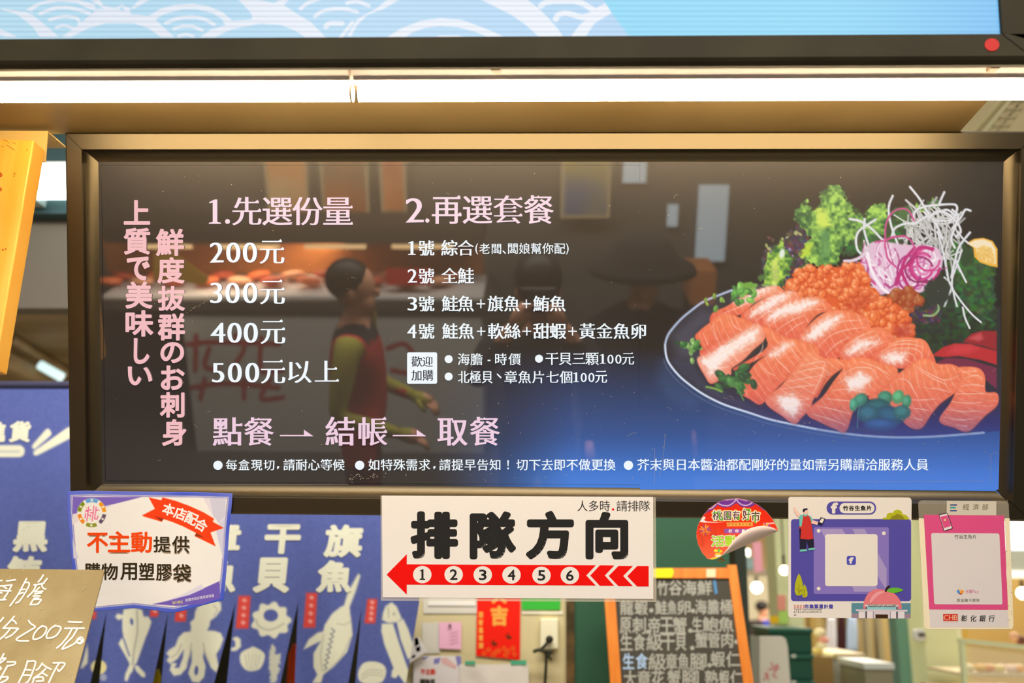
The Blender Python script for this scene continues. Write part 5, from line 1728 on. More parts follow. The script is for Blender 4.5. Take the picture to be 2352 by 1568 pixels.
q0 = [(232, 460), (242, 445), (965, 450), (977, 465), (1010, 1210), (1000, 1225), (277, 1222), (264, 1208)]
flat('white_panel', [H(q0)], fp(2), ink('card_grey_white', (216, 200, 190)), pc)['label'] = 'blank white panel with the code left out'
t = Txt(0.004)
t.run('竹谷生魚片', *H([(486, 462)])[0], *H([(724, 510)])[0]).build('name_lettering', fp(3), BLK, pc)
t = Txt(0.006)
t.run('限金融卡使用', *H([(512, 1160)])[0], *H([(756, 1197)])[0]).build('note_lettering', fp(3), BLK, pc)
t = Txt(0.01)
t.run('台灣', *H([(608, 1062)])[0], *H([(674, 1104)])[0]).run('Pay', *H([(680, 1066)])[0], *H([(752, 1110)])[0]).build('pay_lettering', fp(3), ink('ink_pay_pink', (206, 84, 130)), pc)
sw = [ink('logo_blue', (84, 140, 190)), ink('logo_orange', (240, 150, 60)), ink('logo_red', (210, 80, 60)), ink('logo_gold', (226, 186, 130))]
mb = MB()
for mi, p in ((0, catmull(H([(512, 1075), (530, 1062), (548, 1090), (540, 1112), (520, 1098)]), True, 4)), (1, catmull(H([(560, 1070), (585, 1072), (588, 1092), (560, 1110), (545, 1095)]), True, 4)), (2, catmull(H([(530, 1104), (560, 1100), (575, 1108), (552, 1118)]), True, 4)), (3, catmull(H([(532, 1056), (545, 1046), (556, 1062), (552, 1084), (540, 1078)]), True, 4))):
    mb.add([PP(x, y, YS - LS * 0.0013) for x, y in p], [tuple(range(len(p)))], mi)
mb.build('pay_emblem', sw, pc)
flat('bank_block', [H([(362, 1328), (522, 1328), (524, 1404), (364, 1404)])], fp(2), ink('bank_red', (206, 50, 36)), pc)
t = Txt(0.008, -0.004, True)
t.run('CHB', *H([(370, 1340)])[0], *H([(517, 1394)])[0]).build('bank_initials', fp(3), ink('bank_gold', (232, 178, 140)), pc)
t = Txt(0.0)
t.run('CHANG HWA BANK', *H([(366, 1410)])[0], *H([(524, 1419)])[0]).build('bank_caption', fp(2), ink('bank_red', (206, 50, 36)), pc)
t = Txt(0.016)
for k, ch in enumerate('彰化銀行'):
    (a0, b0), = H([(556 + k * 100, 1342 - k * 0)])
    t.run(ch, a0, b0, a0 + 13.6, b0 + 14.6, fit=True, slant=0.12)
t.build('bank_lettering', fp(2), BLK, pc)
t = Txt(0.004)
for ch, x0 in (('經', 580), ('濟', 686), ('部', 788)):
    (a0, b0), = H([(x0, 128)])
    t.run(ch, a0, b0, a0 + 14, b0 + 13.6, fit=True)
t.build('ministry_lettering', fp(1), ink('ink_khaki', (110, 92, 56)), pc)
flat('ministry_bars', [H([(438, 132), (514, 132), (514, 146), (438, 146)]), H([(438, 194), (512, 194), (512, 208), (438, 208)])], fp(1), ink('ink_navy', (48, 62, 120)), pc)
flat('ministry_wave', [H([(438, 160), (500, 160), (500, 176), (438, 176)])], fp(1), ink('ink_sea', (60, 150, 140)), pc)
ph = [ink('phone_case', (70, 34, 40)), ink('phone_white', (226, 208, 204)), m_pk, ink('logo_gold', (226, 186, 130))]
mb = MB()
for k, (mi, p) in enumerate([(0, H([(314, 248), (325, 238), (402, 224), (414, 232), (468, 390), (460, 404), (382, 428), (368, 420)])), (1, H([(322, 252), (404, 231), (460, 392), (376, 420)])), (2, H([(332, 268), (408, 250), (450, 368), (370, 392)])), (3, circ(*H([(382, 302)])[0], 2.6, n=10))]):
    mb.add([PP(x, y, YS - LS * 0.0008 - LS * 0.0002 * k) for x, y in p], [tuple(range(len(p)))], mi)
mb.build('printed_phone', ph, pc)
q = random.Random(4)
flat('rust_spots', [circ(*H([(q.uniform(1000, 1120), q.uniform(560, 1490))])[0], q.uniform(0.4, 1.0), n=7) for _ in range(26)], fp(4), ink('rust', (120, 60, 30)), pc)['kind'] = 'stuff'

# ---------------------------------------------------------------- leaning price board, lower left
pb0 = PW(240, 1308.5, -0.035)
LEAN = R_(21)
dn = np.array([0, -math.sin(LEAN), -math.cos(LEAN)])
nb = np.cross(np.array([1.0, 0, 0]), dn)


def PL(px, py, p0, n, off=0.0):
    d = ray(px, py)
    m = n / np.linalg.norm(n)
    if np.dot(m, d) > 0:
        m = -m
    p0 = p0 + m * off
    return CAMW + d * (np.dot(p0 - CAMW, m) / np.dot(d, m))


pr = thing('price_board', pb0, 'scuffed grey-brown board with white handwritten prices leaning at the lower left', 'price board')
e1 = PL(170, 1568, pb0, nb)
dn2 = (e1 - pb0) / np.linalg.norm(e1 - pb0)
tl = PL(-150, 1304, pb0, nb)
nrm = np.cross(dn2, tl - pb0)
nrm /= np.linalg.norm(nrm)
if nrm[1] < 0:
    nrm = -nrm
m_slate = mat('scuffed_board', inv((132, 108, 60)), rough=0.42, spec=0.4, noise=(inv((148, 126, 80)), 9, (1, 1, 1)))
MB().hexa([tl, pb0, pb0 + dn2 * 0.34, tl + dn2 * 0.34], nrm * 0.003).build('panel', m_slate, pr)
Z = lens2(0, 1290, 5.638)
fz = lambda x, y: PL(x, y, pb0, nb, 0.0012)
hand = [[(-30, 250), (25, 240)], [(85, 248), (200, 232)], [(-10, 314), (155, 300)], [(150, 305), (100, 400), (45, 480)], [(-20, 372), (140, 376)], [(50, 325), (85, 342)], [(-20, 400), (25, 402)], [(-30, 494), (75, 488)],
        [(345, 215), (300, 300), (230, 430), (130, 570)], [(330, 265), (375, 270), (370, 320), (320, 410), (250, 510), (205, 530)], [(260, 362), (325, 355)], [(240, 420), (300, 395)],
        [(560, 170), (530, 220), (495, 260)], [(440, 298), (500, 290), (570, 275)], [(470, 295), (430, 380), (355, 455)], [(610, 215), (560, 280), (540, 300), (560, 340), (592, 352)], [(510, 330), (450, 390)], [(470, 388), (555, 380)], [(450, 415), (540, 402)], [(430, 440), (520, 440)], [(440, 470), (500, 466)], [(430, 487), (390, 555)], [(430, 487), (525, 485), (520, 510), (480, 550), (390, 553)],
        [(45, 720), (0, 775)], [(185, 705), (120, 780), (40, 860)], [(150, 745), (190, 770), (210, 800)], [(45, 858), (225, 860), (215, 885), (150, 950), (70, 985)], [(130, 870), (60, 950), (0, 1000)],
        [(370, 760), (400, 800), (455, 840), (400, 880), (300, 940), (215, 995), (240, 1020), (370, 1022)], [(545, 825), (600, 850), (590, 910), (540, 970), (470, 1000), (430, 995), (440, 940), (490, 870), (550, 828)], [(710, 822), (785, 845), (770, 900), (720, 960), (650, 985), (605, 985), (610, 930), (660, 860), (720, 824)],
        [(885, 775), (1060, 780)], [(840, 860), (1090, 858)], [(930, 870), (880, 960), (800, 1060), (735, 1115)], [(1000, 870), (940, 970), (860, 1050), (805, 1125), (860, 1110), (960, 1060), (1010, 1010)], [(1000, 1000), (1050, 975), (1080, 1015), (1040, 1060), (990, 1030), (1030, 1000), (1060, 1030), (1010, 1050), (990, 1020)],
        [(50, 1190), (0, 1280)], [(20, 1250), (75, 1250), (0, 1310)], [(95, 1295), (195, 1295), (180, 1330), (100, 1345)], [(100, 1340), (50, 1430), (0, 1520)], [(-10, 1350), (15, 1380), (-10, 1400)], [(0, 1490), (100, 1490), (80, 1530), (0, 1568)],
        [(360, 1280), (320, 1400), (230, 1590)], [(350, 1290), (450, 1285), (455, 1330), (420, 1430), (370, 1540), (300, 1590)], [(330, 1395), (400, 1400)], [(300, 1465), (385, 1465)], [(550, 1310), (500, 1380), (470, 1400)], [(560, 1330), (600, 1360), (660, 1390)], [(590, 1385), (520, 1450), (430, 1510)], [(540, 1430), (610, 1475)], [(450, 1500), (550, 1490), (560, 1540)], [(440, 1520), (420, 1568)], [(470, 1545), (540, 1540)], [(690, 1308), (835, 1310), (810, 1370), (765, 1415), (745, 1390)], [(760, 1320), (700, 1420), (620, 1590)]]
t = Txt()
for s_ in hand:
    t.stroke(Z(s_), 3.3)
t.build('handwriting', fz, mat('chalk_ink', (250, 244, 232), rough=0.7), pr, 'white handwritten price lines')
t = Txt()
q = random.Random(8)
for i in range(44):
    x, y = Z([(q.uniform(0, 1250), q.uniform(90, 1560))])[0]
    if x > 236 - (y - 1308) * 0.27:
        continue
    a, L = q.uniform(-1.2, -0.2), q.uniform(2, 12)
    t.stroke([(x, y), (x + L * math.cos(a), y + L * math.sin(a))], q.uniform(0.6, 1.6))
t.build('chalk_smears', lambda x, y: PL(x, y, pb0, nb, 0.0008), mat('chalk_smear', (172, 156, 120), rough=0.9), pr)['kind'] = 'stuff'

# ================================================================== BEHIND THE BOARD: NOREN
YN = 1.2
U = lens2(480, 1120, 3.5)
U0 = lens2(0, 1120, 3.5)
U5 = lens2(150, 1380, 5.737)
UH = lens2(0, 940, 6.533)
CRM = (214, 208, 180)
cl = Canvas(-60, 880, 985, 1664, 2.4, (84, 92, 146))
cl.img += (vnoise(cl.X, cl.Y, 4, 3)[..., None] - 0.5) * 8
SHD = (176, 172, 152)
# header: chopsticks and pill
cl.poly(UH([(475, 560), (500, 515), (680, 310), (722, 285), (752, 310), (776, 365), (740, 410), (530, 590), (500, 596)]), CRM, 1.5)
cl.poly(UH([(495, 650), (520, 615), (760, 450), (1000, 280), (1060, 256), (1090, 280), (1110, 400), (1040, 440), (560, 690), (515, 690)]), CRM, 1.5)
cl.poly(rrect(*UH([(-500, 535)])[0], *UH([(370, 715)])[0], 13), CRM, 1.5)
cl.stroke(UH([(-200, 632), (285, 632)]), 5, (150, 152, 160), 2.0, smooth=False, alpha=0.6)
RD = (206, 70, 60)
for x0, y0, x1, y1 in ((543, 1368, 576, 1443), (698.5, 1361, 729, 1441), (839, 1375, 867, 1431), (346, 1340, 368, 1416), (403, 1352, 432, 1427), (196, 1350, 225, 1421)):
    cl.poly([(x0 + 5, y0), (x1, y0), (x1 - 5, y1), (x0 - 2, y1)], RD, 2)
    for k in range(4):
        yy = y0 + (k + 0.6) * (y1 - y0) / 4.4
        cl.blob((x0 + x1) / 2 + 2 - k, yy, 5, 4.5, 0.4, (226, 170, 160), 0.8, 0.8)
# squid
cl.poly(U5([(770, 110), (900, 85), (1010, 115), (1035, 205), (1095, 205), (1135, 270), (1110, 360), (1060, 480), (1000, 650), (940, 820), (900, 850), (850, 830), (780, 700), (700, 560), (740, 490), (770, 500), (750, 380), (748, 230), (700, 250), (655, 205), (690, 165), (755, 180)]), CRM, 2)
cl.poly(U5([(850, 825), (905, 835), (890, 920), (850, 970), (820, 1055), (780, 1045), (790, 960)]), CRM, 2)
cl.poly(U5([(905, 845), (960, 850), (1050, 950), (1055, 1000), (1010, 1000), (930, 920)]), CRM, 2)
cl.stroke(U5([(945, 130), (950, 400), (905, 650), (890, 830)]), 5, SHD, 1.5)
cl.stroke(U5([(770, 500), (810, 620), (845, 720)]), 4, (120, 124, 150), 1.5)
cl.blob(*U5([(875, 270)])[0], 3.5, 8, -0.2, (84, 92, 146), 0.5)
# octopus
cl.poly(U5([(1740, 80), (1850, 0), (1960, -30), (2050, 20), (2055, 110), (1990, 200), (1910, 260), (1900, 330), (1870, 385), (1960, 390), (2050, 420), (2085, 500), (2040, 620), (1990, 700), (2020, 860), (1990, 940), (1920, 880), (1860, 740), (1830, 640), (1815, 740), (1850, 860), (1830, 1000), (1760, 1075), (1670, 1060), (1620, 950), (1665, 800), (1665, 640), (1625, 760), (1600, 880), (1520, 970), (1430, 985), (1375, 910), (1400, 810), (1470, 820), (1440, 880), (1500, 880), (1550, 740), (1560, 640), (1480, 760), (1380, 830), (1335, 780), (1370, 730), (1330, 690), (1370, 640), (1450, 590), (1490, 480), (1560, 410), (1650, 400), (1655, 340), (1645, 280), (1700, 230), (1710, 140)]), CRM, 2)
cl.blob(*U5([(1727, 915)])[0], 4.5, 11, 0.1, (84, 92, 146), 0.4)
for pts in ([(1660, 560), (1640, 700), (1600, 820)], [(1820, 560), (1840, 680), (1900, 820)], [(1530, 570), (1480, 680), (1400, 740)], [(1960, 60), (2000, 120), (1960, 190)]):
    cl.stroke(U5(pts), 3, SHD, 1.2)
cl.poly(U5([(2200, 490), (2260, 465), (2310, 500), (2315, 600), (2260, 650), (2190, 660), (2180, 620), (2240, 600), (2240, 540)]), CRM, 2)
# shells at far left
cl.poly(U5([(200, 890), (240, 760), (290, 560), (300, 700), (290, 820), (230, 880)]), CRM, 2)
cl.blob(*U5([(440, 870)])[0], 18, 17, 0, (214, 200, 140), 0.2)
cl.blob(*U5([(500, 1005)])[0], 8, 8, 0, (150, 152, 170), 0.3)
# scallop
sh = [(U([(500, 1062)])[0][0] + (43 + 4 * math.cos(9 * t)) * math.cos(t) * (1 + 0.04 * math.sin(3 * t)), U([(500, 1062)])[0][1] + (39 + 4 * math.cos(9 * t)) * math.sin(t)) for t in [2 * math.pi * k / 90 for k in range(90)]]
cl.poly(sh, CRM, 2)
cl.blob(*U([(497, 1025)])[0], 16.5, 14, 0, (84, 92, 146), 0.15)
cl.stroke(U([(380, 1060), (400, 1110), (470, 1140), (540, 1125), (600, 1090)]), 4, SHD, 1.6)
cl.poly(U([(330, 1285), (370, 1280), (445, 1330), (440, 1400), (400, 1460), (310, 1470), (255, 1410), (255, 1330)]), CRM, 2, smooth=True)
for k in range(5):
    cl.stroke(U([(345 + 18 * (k - 2), 1460), (350 + 30 * (k - 2), 1340)]), 1.8, SHD, 1)
cl.poly(U([(490, 1290), (515, 1255), (540, 1330), (575, 1340), (560, 1480), (540, 1568), (500, 1568), (480, 1440)]), (190, 186, 166), 2.5, rough=(3, 5))
# swordfish
cl.poly(U([(1200, 690), (1218, 705), (1180, 830), (1130, 960), (1145, 1080), (1155, 1180), (1110, 1320), (1000, 1440), (920, 1500), (900, 1568), (830, 1568), (870, 1500), (840, 1440), (840, 1330), (900, 1230), (930, 1100), (990, 1010), (1060, 955), (1085, 945), (1120, 830)]), CRM, 2)
cl.poly(U([(930, 1150), (870, 1165), (800, 1220), (760, 1300), (800, 1280), (880, 1240), (925, 1220)]), CRM, 2)
for k in range(8):
    x, y = 985 - k * 9, 1130 + k * 42
    cl.stroke(U([(x, y), (x + 26, y + 22), (x + 4, y + 40)]), 2.4, (110, 112, 120), 1.0, smooth=False)
cl.stroke(U([(1030, 1090), (1090, 1100), (1140, 1070)]), 2.2, SHD, 1)
cl.stroke(U([(920, 1180), (900, 1340), (910, 1480)]), 2.4, SHD, 1)
cl.stroke(U([(1140, 1200), (1060, 1360), (930, 1490)]), 2.4, SHD, 1)
# salmon
cl.poly(U([(1420, 950), (1470, 918), (1510, 955), (1550, 1050), (1520, 1080), (1440, 1085), (1390, 1060), (1400, 1000)]), CRM, 2)
cl.poly(U([(1390, 1090), (1480, 1090), (1520, 1220), (1580, 1400), (1640, 1568), (1570, 1568), (1480, 1440), (1410, 1260), (1385, 1150)]), CRM, 2)
cl.poly(U([(1510, 1085), (1560, 1050), (1600, 1130), (1640, 1250), (1650, 1340), (1600, 1380), (1540, 1220)]), CRM, 2)
cl.stroke(U([(1440, 960), (1445, 1040)]), 3, SHD, 1)
cl.blob(*U([(1488, 1013)])[0], 4, 4, 0, SHD, 0.4)
cl.poly(U([(1200, 1480), (1240, 1410), (1320, 1395), (1400, 1420), (1425, 1480), (1390, 1560), (1290, 1580), (1210, 1550)]), CRM, 2, smooth=True)
for k in range(3):
    cl.stroke(U([(1225, 1500 + 20 * k), (1300, 1460 + 22 * k), (1400, 1470 + 22 * k)]), 2, SHD, 1)
cl.poly(U([(1470, 1470), (1500, 1430), (1535, 1490), (1500, 1530), (1465, 1520)]), CRM, 2)

m_cloth = mat('noren_cloth', rough=0.9, spec=0.05, attr=True)
nor = thing('noren_curtain', PW(450, 886, YN), 'blue cloth shop curtain printed with cream sea creatures behind the board', 'curtain')
fold = lambda X, Y: YN + 0.012 * np.sin(X / 47.0 + 0.6) * np.clip((Y - 1000) / 500, 0, 1) + 0.006 * np.sin(X / 21.0) * np.clip((Y - 1200) / 300, 0, 1)


def cloth(name, L0, R0, y0, y1, nx, ny, dz=0.0, lab=None):
    """L0, R0: functions of y giving the left and right edge"""
    ys = np.linspace(y0, y1, ny)
    u = np.linspace(0, 1, nx)
    X = np.array([L0(y) * (1 - u) + R0(y) * u for y in ys])
    Y = np.repeat(ys[:, None], nx, 1)
    o = grid_mesh(name, PWa(X, Y, fold(X, Y) + dz), inva(cl.sample(X, Y)), m_cloth, nor)
    if lab:
        o['label'] = lab
    return o


LE = lambda y: -60.0
RE = lambda y: 978 - (y - 880) * 0.03 if y < 1383 else 963 - (y - 1383) * 0.165
cloth('valance', LE, RE, 886, 1380, 420, 200)
slits = [((245, 1403), (207.5, 228)), ((386, 1406), (350.5, 370.5)), ((540.5, 1383), (491.6, 521)), ((685, 1380), (644, 677)), ((831, 1394), (800, 816))]


def sl(k, side):
    (ax, ay), (l, r) = slits[k]
    b = (l, r)[side]
    return lambda y: ax if y <= ay else ax + (b - ax) * (y - ay) / (1568 - ay)


edges = [LE] + sum([[sl(k, 0), sl(k, 1)] for k in range(5)], []) + [RE]
labs = ['cloth flap with a white shell, mostly behind the price board', 'cloth flap with a squid', 'cloth flap with an octopus', 'cloth flap with a scallop', 'cloth flap with a swordfish', 'cloth flap with a salmon']
for k in range(6):
    cloth('flap', edges[2 * k], edges[2 * k + 1], 1380, 1664, 90, 120, 0.0, labs[k])
fnN = lambda x, y: PW(x, y, float(fold(np.float64(x), np.float64(y))) - 0.0014)
m_lt = ink('noren_cream', (214, 208, 182), rough=0.9, spec=0.05)
tc_ = {}
for ch, x0, y0, x1, y1 in (('黑', 32, 1200, 104, 1264), ('鮪', 16, 1280, 88, 1342), ('章', 468, 1202, 546, 1268), ('魚', 462, 1284, 536, 1356), ('干', 608, 1207, 684, 1268), ('貝', 584, 1284, 659, 1357), ('旗', 746, 1208, 826, 1276), ('魚', 729, 1290, 803, 1357), ('鮭', 884, 1210, 962, 1278), ('貨', 22, 969, 66, 1013), ('進', -30, 970, 9, 1013)):
    tc_.setdefault('head' if y0 < 1000 else x0 // 130, Txt(0.05)).run(ch, x0, y0, x1, y1, fit=True, slant=0.10)
for t in tc_.values():
    t.build('fish_name', fnN, m_lt, nor)
MB().tube([PW(-70, 884, YN + 0.004), PW(985, 884, YN + 0.004)], 0.012, 10).build('rod', mat('curtain_rod', (60, 62, 90), rough=0.5), nor)

# dim cupboard front and a few upright things glimpsed through the slits
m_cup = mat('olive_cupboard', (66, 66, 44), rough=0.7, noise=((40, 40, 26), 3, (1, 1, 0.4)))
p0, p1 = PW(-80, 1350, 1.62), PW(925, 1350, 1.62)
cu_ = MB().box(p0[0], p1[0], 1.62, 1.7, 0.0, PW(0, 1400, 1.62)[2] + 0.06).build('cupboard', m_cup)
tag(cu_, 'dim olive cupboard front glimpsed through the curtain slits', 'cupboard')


def upright(name, px0, px1, py, Y, m, label, cat):
    a, b = PW(px0, py, Y), PW(px1, py, Y)
    r = (b[0] - a[0]) / 2
    zt = a[2]
    mb = MB().tube([(a[0] + r, Y, 0), (a[0] + r, Y, zt - r * 1.6), (a[0] + r, Y, zt - r * 0.7), (a[0] + r, Y, zt)], [r, r, r * 0.55, r * 0.4], 14)
    return tag(mb.build(name, m, smooth=True), label, cat)


upright('orange_tool', 664, 690, 1478, 1.42, mat('orange_plastic', inv((226, 76, 22)), rough=0.4), 'orange upright handle glimpsed through the slit left of the swordfish', 'tool handle')
upright('yellow_bottle', 352, 372, 1536, 1.42, mat('yellow_plastic', inv((186, 160, 14)), rough=0.4), 'yellow bottle glimpsed through the slit left of the octopus', 'bottle')

# ================================================================== BEIGE WALL WITH PAPERS
YB = 1.78
m_beige = mat('beige_wall_paint', inv((204, 186, 138)), rough=0.8)
x0, x1 = PW(925, 1400, YB)[0], PW(1300, 1400, YB)[0]
structure(MB().box(x0, x1, YB, YB + 0.06, 0, 2.3).build('wall_beige', m_beige))
structure(MB().box(-9, 11, 3.2, 17, 4.2, 4.3).build('ceiling_3', mat('hall_roof', (150, 140, 116), rough=0.8)))
x2 = PW(1319, 1400, YB - 0.02)[0]
structure(MB().box(x1, x2, YB - 0.02, YB + 0.06, 0, 2.3).build('trim_3', mat('rusty_brown_post', inv((104, 76, 40)), rough=0.6, noise=(inv((58, 46, 20)), 14, (1, 1, 1)))))
m_green = mat('green_panel_paint', inv((46, 84, 60)), rough=0.55, spec=0.3)
x3 = PW(1672, 1240, YB)[0]
structure(MB().box(x2, x3, YB - 0.01, YB + 0.05, 0, 2.5).build('wall_green', m_green))


def sheet(name, pts, Y, col, label, cat, group=None, rough=0.6, parts=()):
    o = flat(name, [pts], lambda x, y: PW(x, y, Y), ink('%s_paper' % name, col, rough) if not isinstance(col, bpy.types.Material) else col, None, (0, 0.0015, 0))
    return tag(o, label, cat, group)


V2 = lens2(920, 1370, 5.88)
sheet('white_notice_strip', V2([(300, -30), (1030, -30), (1030, 225), (310, 225)]), YB - 0.004, (210, 200, 180), 'white paper strip on the beige wall left of the red banner', 'paper')
sheet('pale_slip', V2([(370, -40), (1010, -40), (1010, 122), (370, 118)]), YB - 0.008, (232, 222, 206), 'pale slip pinned over the white paper strip', 'paper')
sheet('printed_table_sheet', V2([(290, 350), (530, 345), (530, 760), (290, 770)]), YB - 0.004, (206, 196, 178), 'greyish printed sheet under the pink note', 'paper')
pn = thing('pink_note', PW(1034, 1460, YB), 'pink note pinned to the beige wall', 'note')
flat('paper', [V2([(520, 345), (822, 345), (820, 712), (522, 700)])], lambda x, y: PW(x, y, YB - 0.009), ink('note_pink', (234, 174, 192)), pn, (0, 0.0012, 0))
MB().ball(PW(1033.5, 1436, YB - 0.016), 0.005, 10, 7).build('push_pin', mat('pin_brown', (90, 60, 44), rough=0.4), pn, smooth=True)
t = Txt()
for k in range(4):
    t.stroke(V2([(660, 480 + k * 52), (700, 490 + k * 48), (780, 460 + k * 50)]), 1.4)
t.build('scribble', lambda x, y: PW(x, y, YB - 0.0102), ink('note_ink', (196, 136, 156)), pn)
rb2 = thing('red_banner', PW(1145, 1448, YB), 'red new-year banner with a gold character', 'banner')
flat('paper', [V2([(1035, -60), (1620, -60), (1612, 855), (1480, 840), (1020, 795)])], lambda x, y: PW(x, y, YB - 0.007), ink('banner_red', (236, 26, 6)), rb2, (0, 0.0015, 0))
t = Txt(0.05)
t.run('吉', *V2([(1230, 135)])[0], *V2([(1435, 380)])[0], fit=True).run('大', *V2([(1240, -130)])[0], *V2([(1425, 80)])[0], fit=True)
for k in range(5):
    (a0, b0), = V2([(1058, 205 + k * 104)])
    t.run('招財進寶到'[k], a0, b0, a0 + 9, b0 + 13, fit=True)
t.build('gold_lettering', lambda x, y: PW(x, y, YB - 0.0078), ink('banner_gold', (246, 160, 66)), rb2)
t = Txt()
for x, y in ((1130, 770), (1190, 720), (1290, 750), (1330, 730), (1400, 700), (1450, 740), (1520, 700), (1540, 780), (1250, 790), (1420, 790)):
    t.stroke(V2([(x - 30, y), (x, y - 30), (x + 25, y), (x, y + 25), (x - 12, y)]), 2.6)
t.build('gold_clouds', lambda x, y: PW(x, y, YB - 0.0078), ink('banner_dull_gold', (240, 92, 28)), rb2)
t = Txt()
for x, y in ((1250, 610), (1445, 520)):
    t.poly(catmull(V2([(x - 40, y - 20), (x - 10, y + 10), (x + 5, y - 40), (x + 25, y + 5), (x + 60, y + 25), (x + 30, y + 55), (x - 10, y + 40)]), True, 4))
t.build('dark_birds', lambda x, y: PW(x, y, YB - 0.0078), ink('banner_dark', (110, 40, 12)), rb2)
sheet('white_shelf_strip', V2([(1640, 170), (2195, 190), (2195, 240), (1640, 232)]), YB - 0.004, (226, 212, 180), 'cream strip under the green sheet', 'paper')
sheet('green_sheet', V2([(1636, -40), (2160, -40), (2155, 178), (1640, 176)]), YB - 0.008, (56, 172, 54), 'bright green sheet at the top of the beige wall', 'paper')
sk = thing('socket_box', PW(1262, 1456, YB - 0.03), 'cream socket box with a black plug on the beige wall', 'socket')
p0, p1 = PW(1241, 1420, YB - 0.035), PW(1282, 1490, YB - 0.035)
MB().box(p0[0], p1[0], YB - 0.035, YB, p1[2], p0[2]).build('box', mat('socket_cream', inv((238, 224, 184)), rough=0.5), sk, bevel=0.004)
pc_ = thing('plug_cable', PW(1255, 1480, YB - 0.06), 'black plug and cable hanging from the socket box', 'cable')
m_blk = mat('black_rubber', (38, 42, 26), rough=0.5)
MB().ball(PW(1262, 1468, YB - 0.055), 0.013, 12, 8).build('plug', m_blk, pc_, smooth=True)
MB().tube([PW(*p, YB - 0.06) for p in catmull(V2([(2010, 580), (1950, 660), (1900, 715), (1960, 760), (1965, 900), (1955, 1100), (1940, 1300), (1930, 1600)]), n=5)], 0.0052, 8).build('cord', m_blk, pc_, smooth=True)
MB().tube([PW(*p, YB - 0.062) for p in catmull(V2([(1790, 745), (1860, 720), (1960, 735), (2060, 740)]), n=5)], 0.006, 8).build('cord_loop', m_blk, pc_, smooth=True)
MB().tube([PW(*p, YB - 0.064) for p in catmull(V2([(2050, 740), (2000, 800), (2040, 850), (1990, 800)]), n=5)], 0.005, 8).build('tie', m_blk, pc_, smooth=True)
ln_ = thing('lower_notice', PW(1005, 1540, YB - 0.02), 'white bag notice with red characters low on the beige wall', 'notice')
V3 = V2
flat('paper', [V3([(180, 870), (300, 800), (815, 800), (835, 1500), (160, 1500)])], lambda x, y: PW(x, y, YB - 0.02), ink('lower_notice_white', (226, 214, 206)), ln_, (0, 0.0015, 0))
flat('violet_corners', [V3([(280, 830), (390, 795), (330, 850)]), V3([(450, 840), (540, 820), (520, 900), (450, 910)]), V3([(740, 800), (815, 800), (825, 960), (770, 930)])], lambda x, y: PW(x, y, YB - 0.0206), ink('lower_violet', (130, 124, 180)), ln_)
flat('pink_ribbon', [V3([(540, 830), (620, 820), (760, 930), (740, 980), (560, 900)])], lambda x, y: PW(x, y, YB - 0.0206), ink('lower_pink', (224, 176, 168)), ln_)
t = Txt(0.04)
t.run('不主動', *V3([(270, 975)])[0], *V3([(470, 1050)])[0]).build('red_lettering', lambda x, y: PW(x, y, YB - 0.0208), ink('lower_red', (214, 70, 44)), ln_)
t = Txt(0.04)
t.run('購物用', *V3([(262, 1110)])[0], *V3([(460, 1200)])[0]).build('dark_lettering', lambda x, y: PW(x, y, YB - 0.0208), ink('lower_dark', (62, 56, 44)), ln_)
ps = thing('plastic_cover', PW(1140, 1545, YB - 0.012), 'wrinkled white plastic sheet taped with green under the red banner', 'plastic sheet')
gx_, gy_ = np.meshgrid(np.linspace(1055, 1214, 50), np.linspace(1525, 1640, 36))
wr = YB - 0.014 - 0.012 * vnoise(gx_, gy_, 34, 5)
grid_mesh('sheet', PWa(gx_, gy_, wr), inva(np.zeros(gx_.shape + (3,)) + np.array([224, 212, 196.])), mat('plastic_print', rough=0.25, spec=0.5, attr=True), ps)
for p_ in (V2([(870, 870), (1010, 868), (1010, 920), (870, 915)]), V2([(1480, 862), (1700, 855), (1700, 918), (1490, 920)])):
    flat('tape', [p_], lambda x, y: PW(x, y, YB - 0.027), ink('tape_green', (76, 164, 124)), ps, (0, 0.001, 0))
pk2 = flat('snack_packet', [(0, V2([(180, 560), (240, 540), (350, 740), (150, 880), (100, 900), (130, 740)])), (1, V2([(185, 560), (235, 550), (255, 640), (190, 680)])), (2, V2([(200, 690), (265, 660), (270, 730), (220, 750)])), (3, V2([(150, 800), (200, 770), (200, 815), (150, 840)]))],
           lambda x, y: PW(x, y, YB - 0.05), [ink('packet_white', (226, 216, 206)), ink('packet_yellow', (190, 170, 60)), ink('packet_blue', (110, 160, 200)), ink('packet_green', (160, 196, 120))], None, (0, 0.012, 0))
tag(pk2, 'small colourful packet hanging beside the salmon flap of the curtain', 'packet')

# ================================================================== CHALKBOARD EASEL
eb = thing('easel_chalkboard', PW(1540, 1568, 1.46), 'orange-framed chalkboard easel with chalk lists before the green panel', 'chalkboard')
c0, c1, c2 = PW(1384, 1303, 1.60), PW(1691, 1299, 1.60), PW(1400, 1600, 1.52)
ne = np.cross(c1 - c0, c2 - c0)
fe = lambda off: (lambda x, y: PL(x, y, c0, ne, off))
m_org = mat('orange_timber', inv((226, 130, 44)), rough=0.45, noise=(inv((214, 114, 32)), 6, (8, 1, 1)))
f0 = fe(0.0)
J = lens2(1380, 1290, 5.642)
bkE = (0, 0.022, 0)
flat('left_rail', [[(1384, 1303), (1408, 1303), (1487.5, 2400), (1459.5, 2400)]], f0, m_org, eb, bkE)
flat('right_rail', [J([(1640, 38), (1757, 38), (2669, 6263), (2494, 6263)])], f0, m_org, eb, bkE)
flat('top_rail', [[(1408, 1305), (1672, 1303.5), (1675, 1327.5), (1410, 1327)]], fe(-0.003), m_org, eb, (0, 0.018, 0))
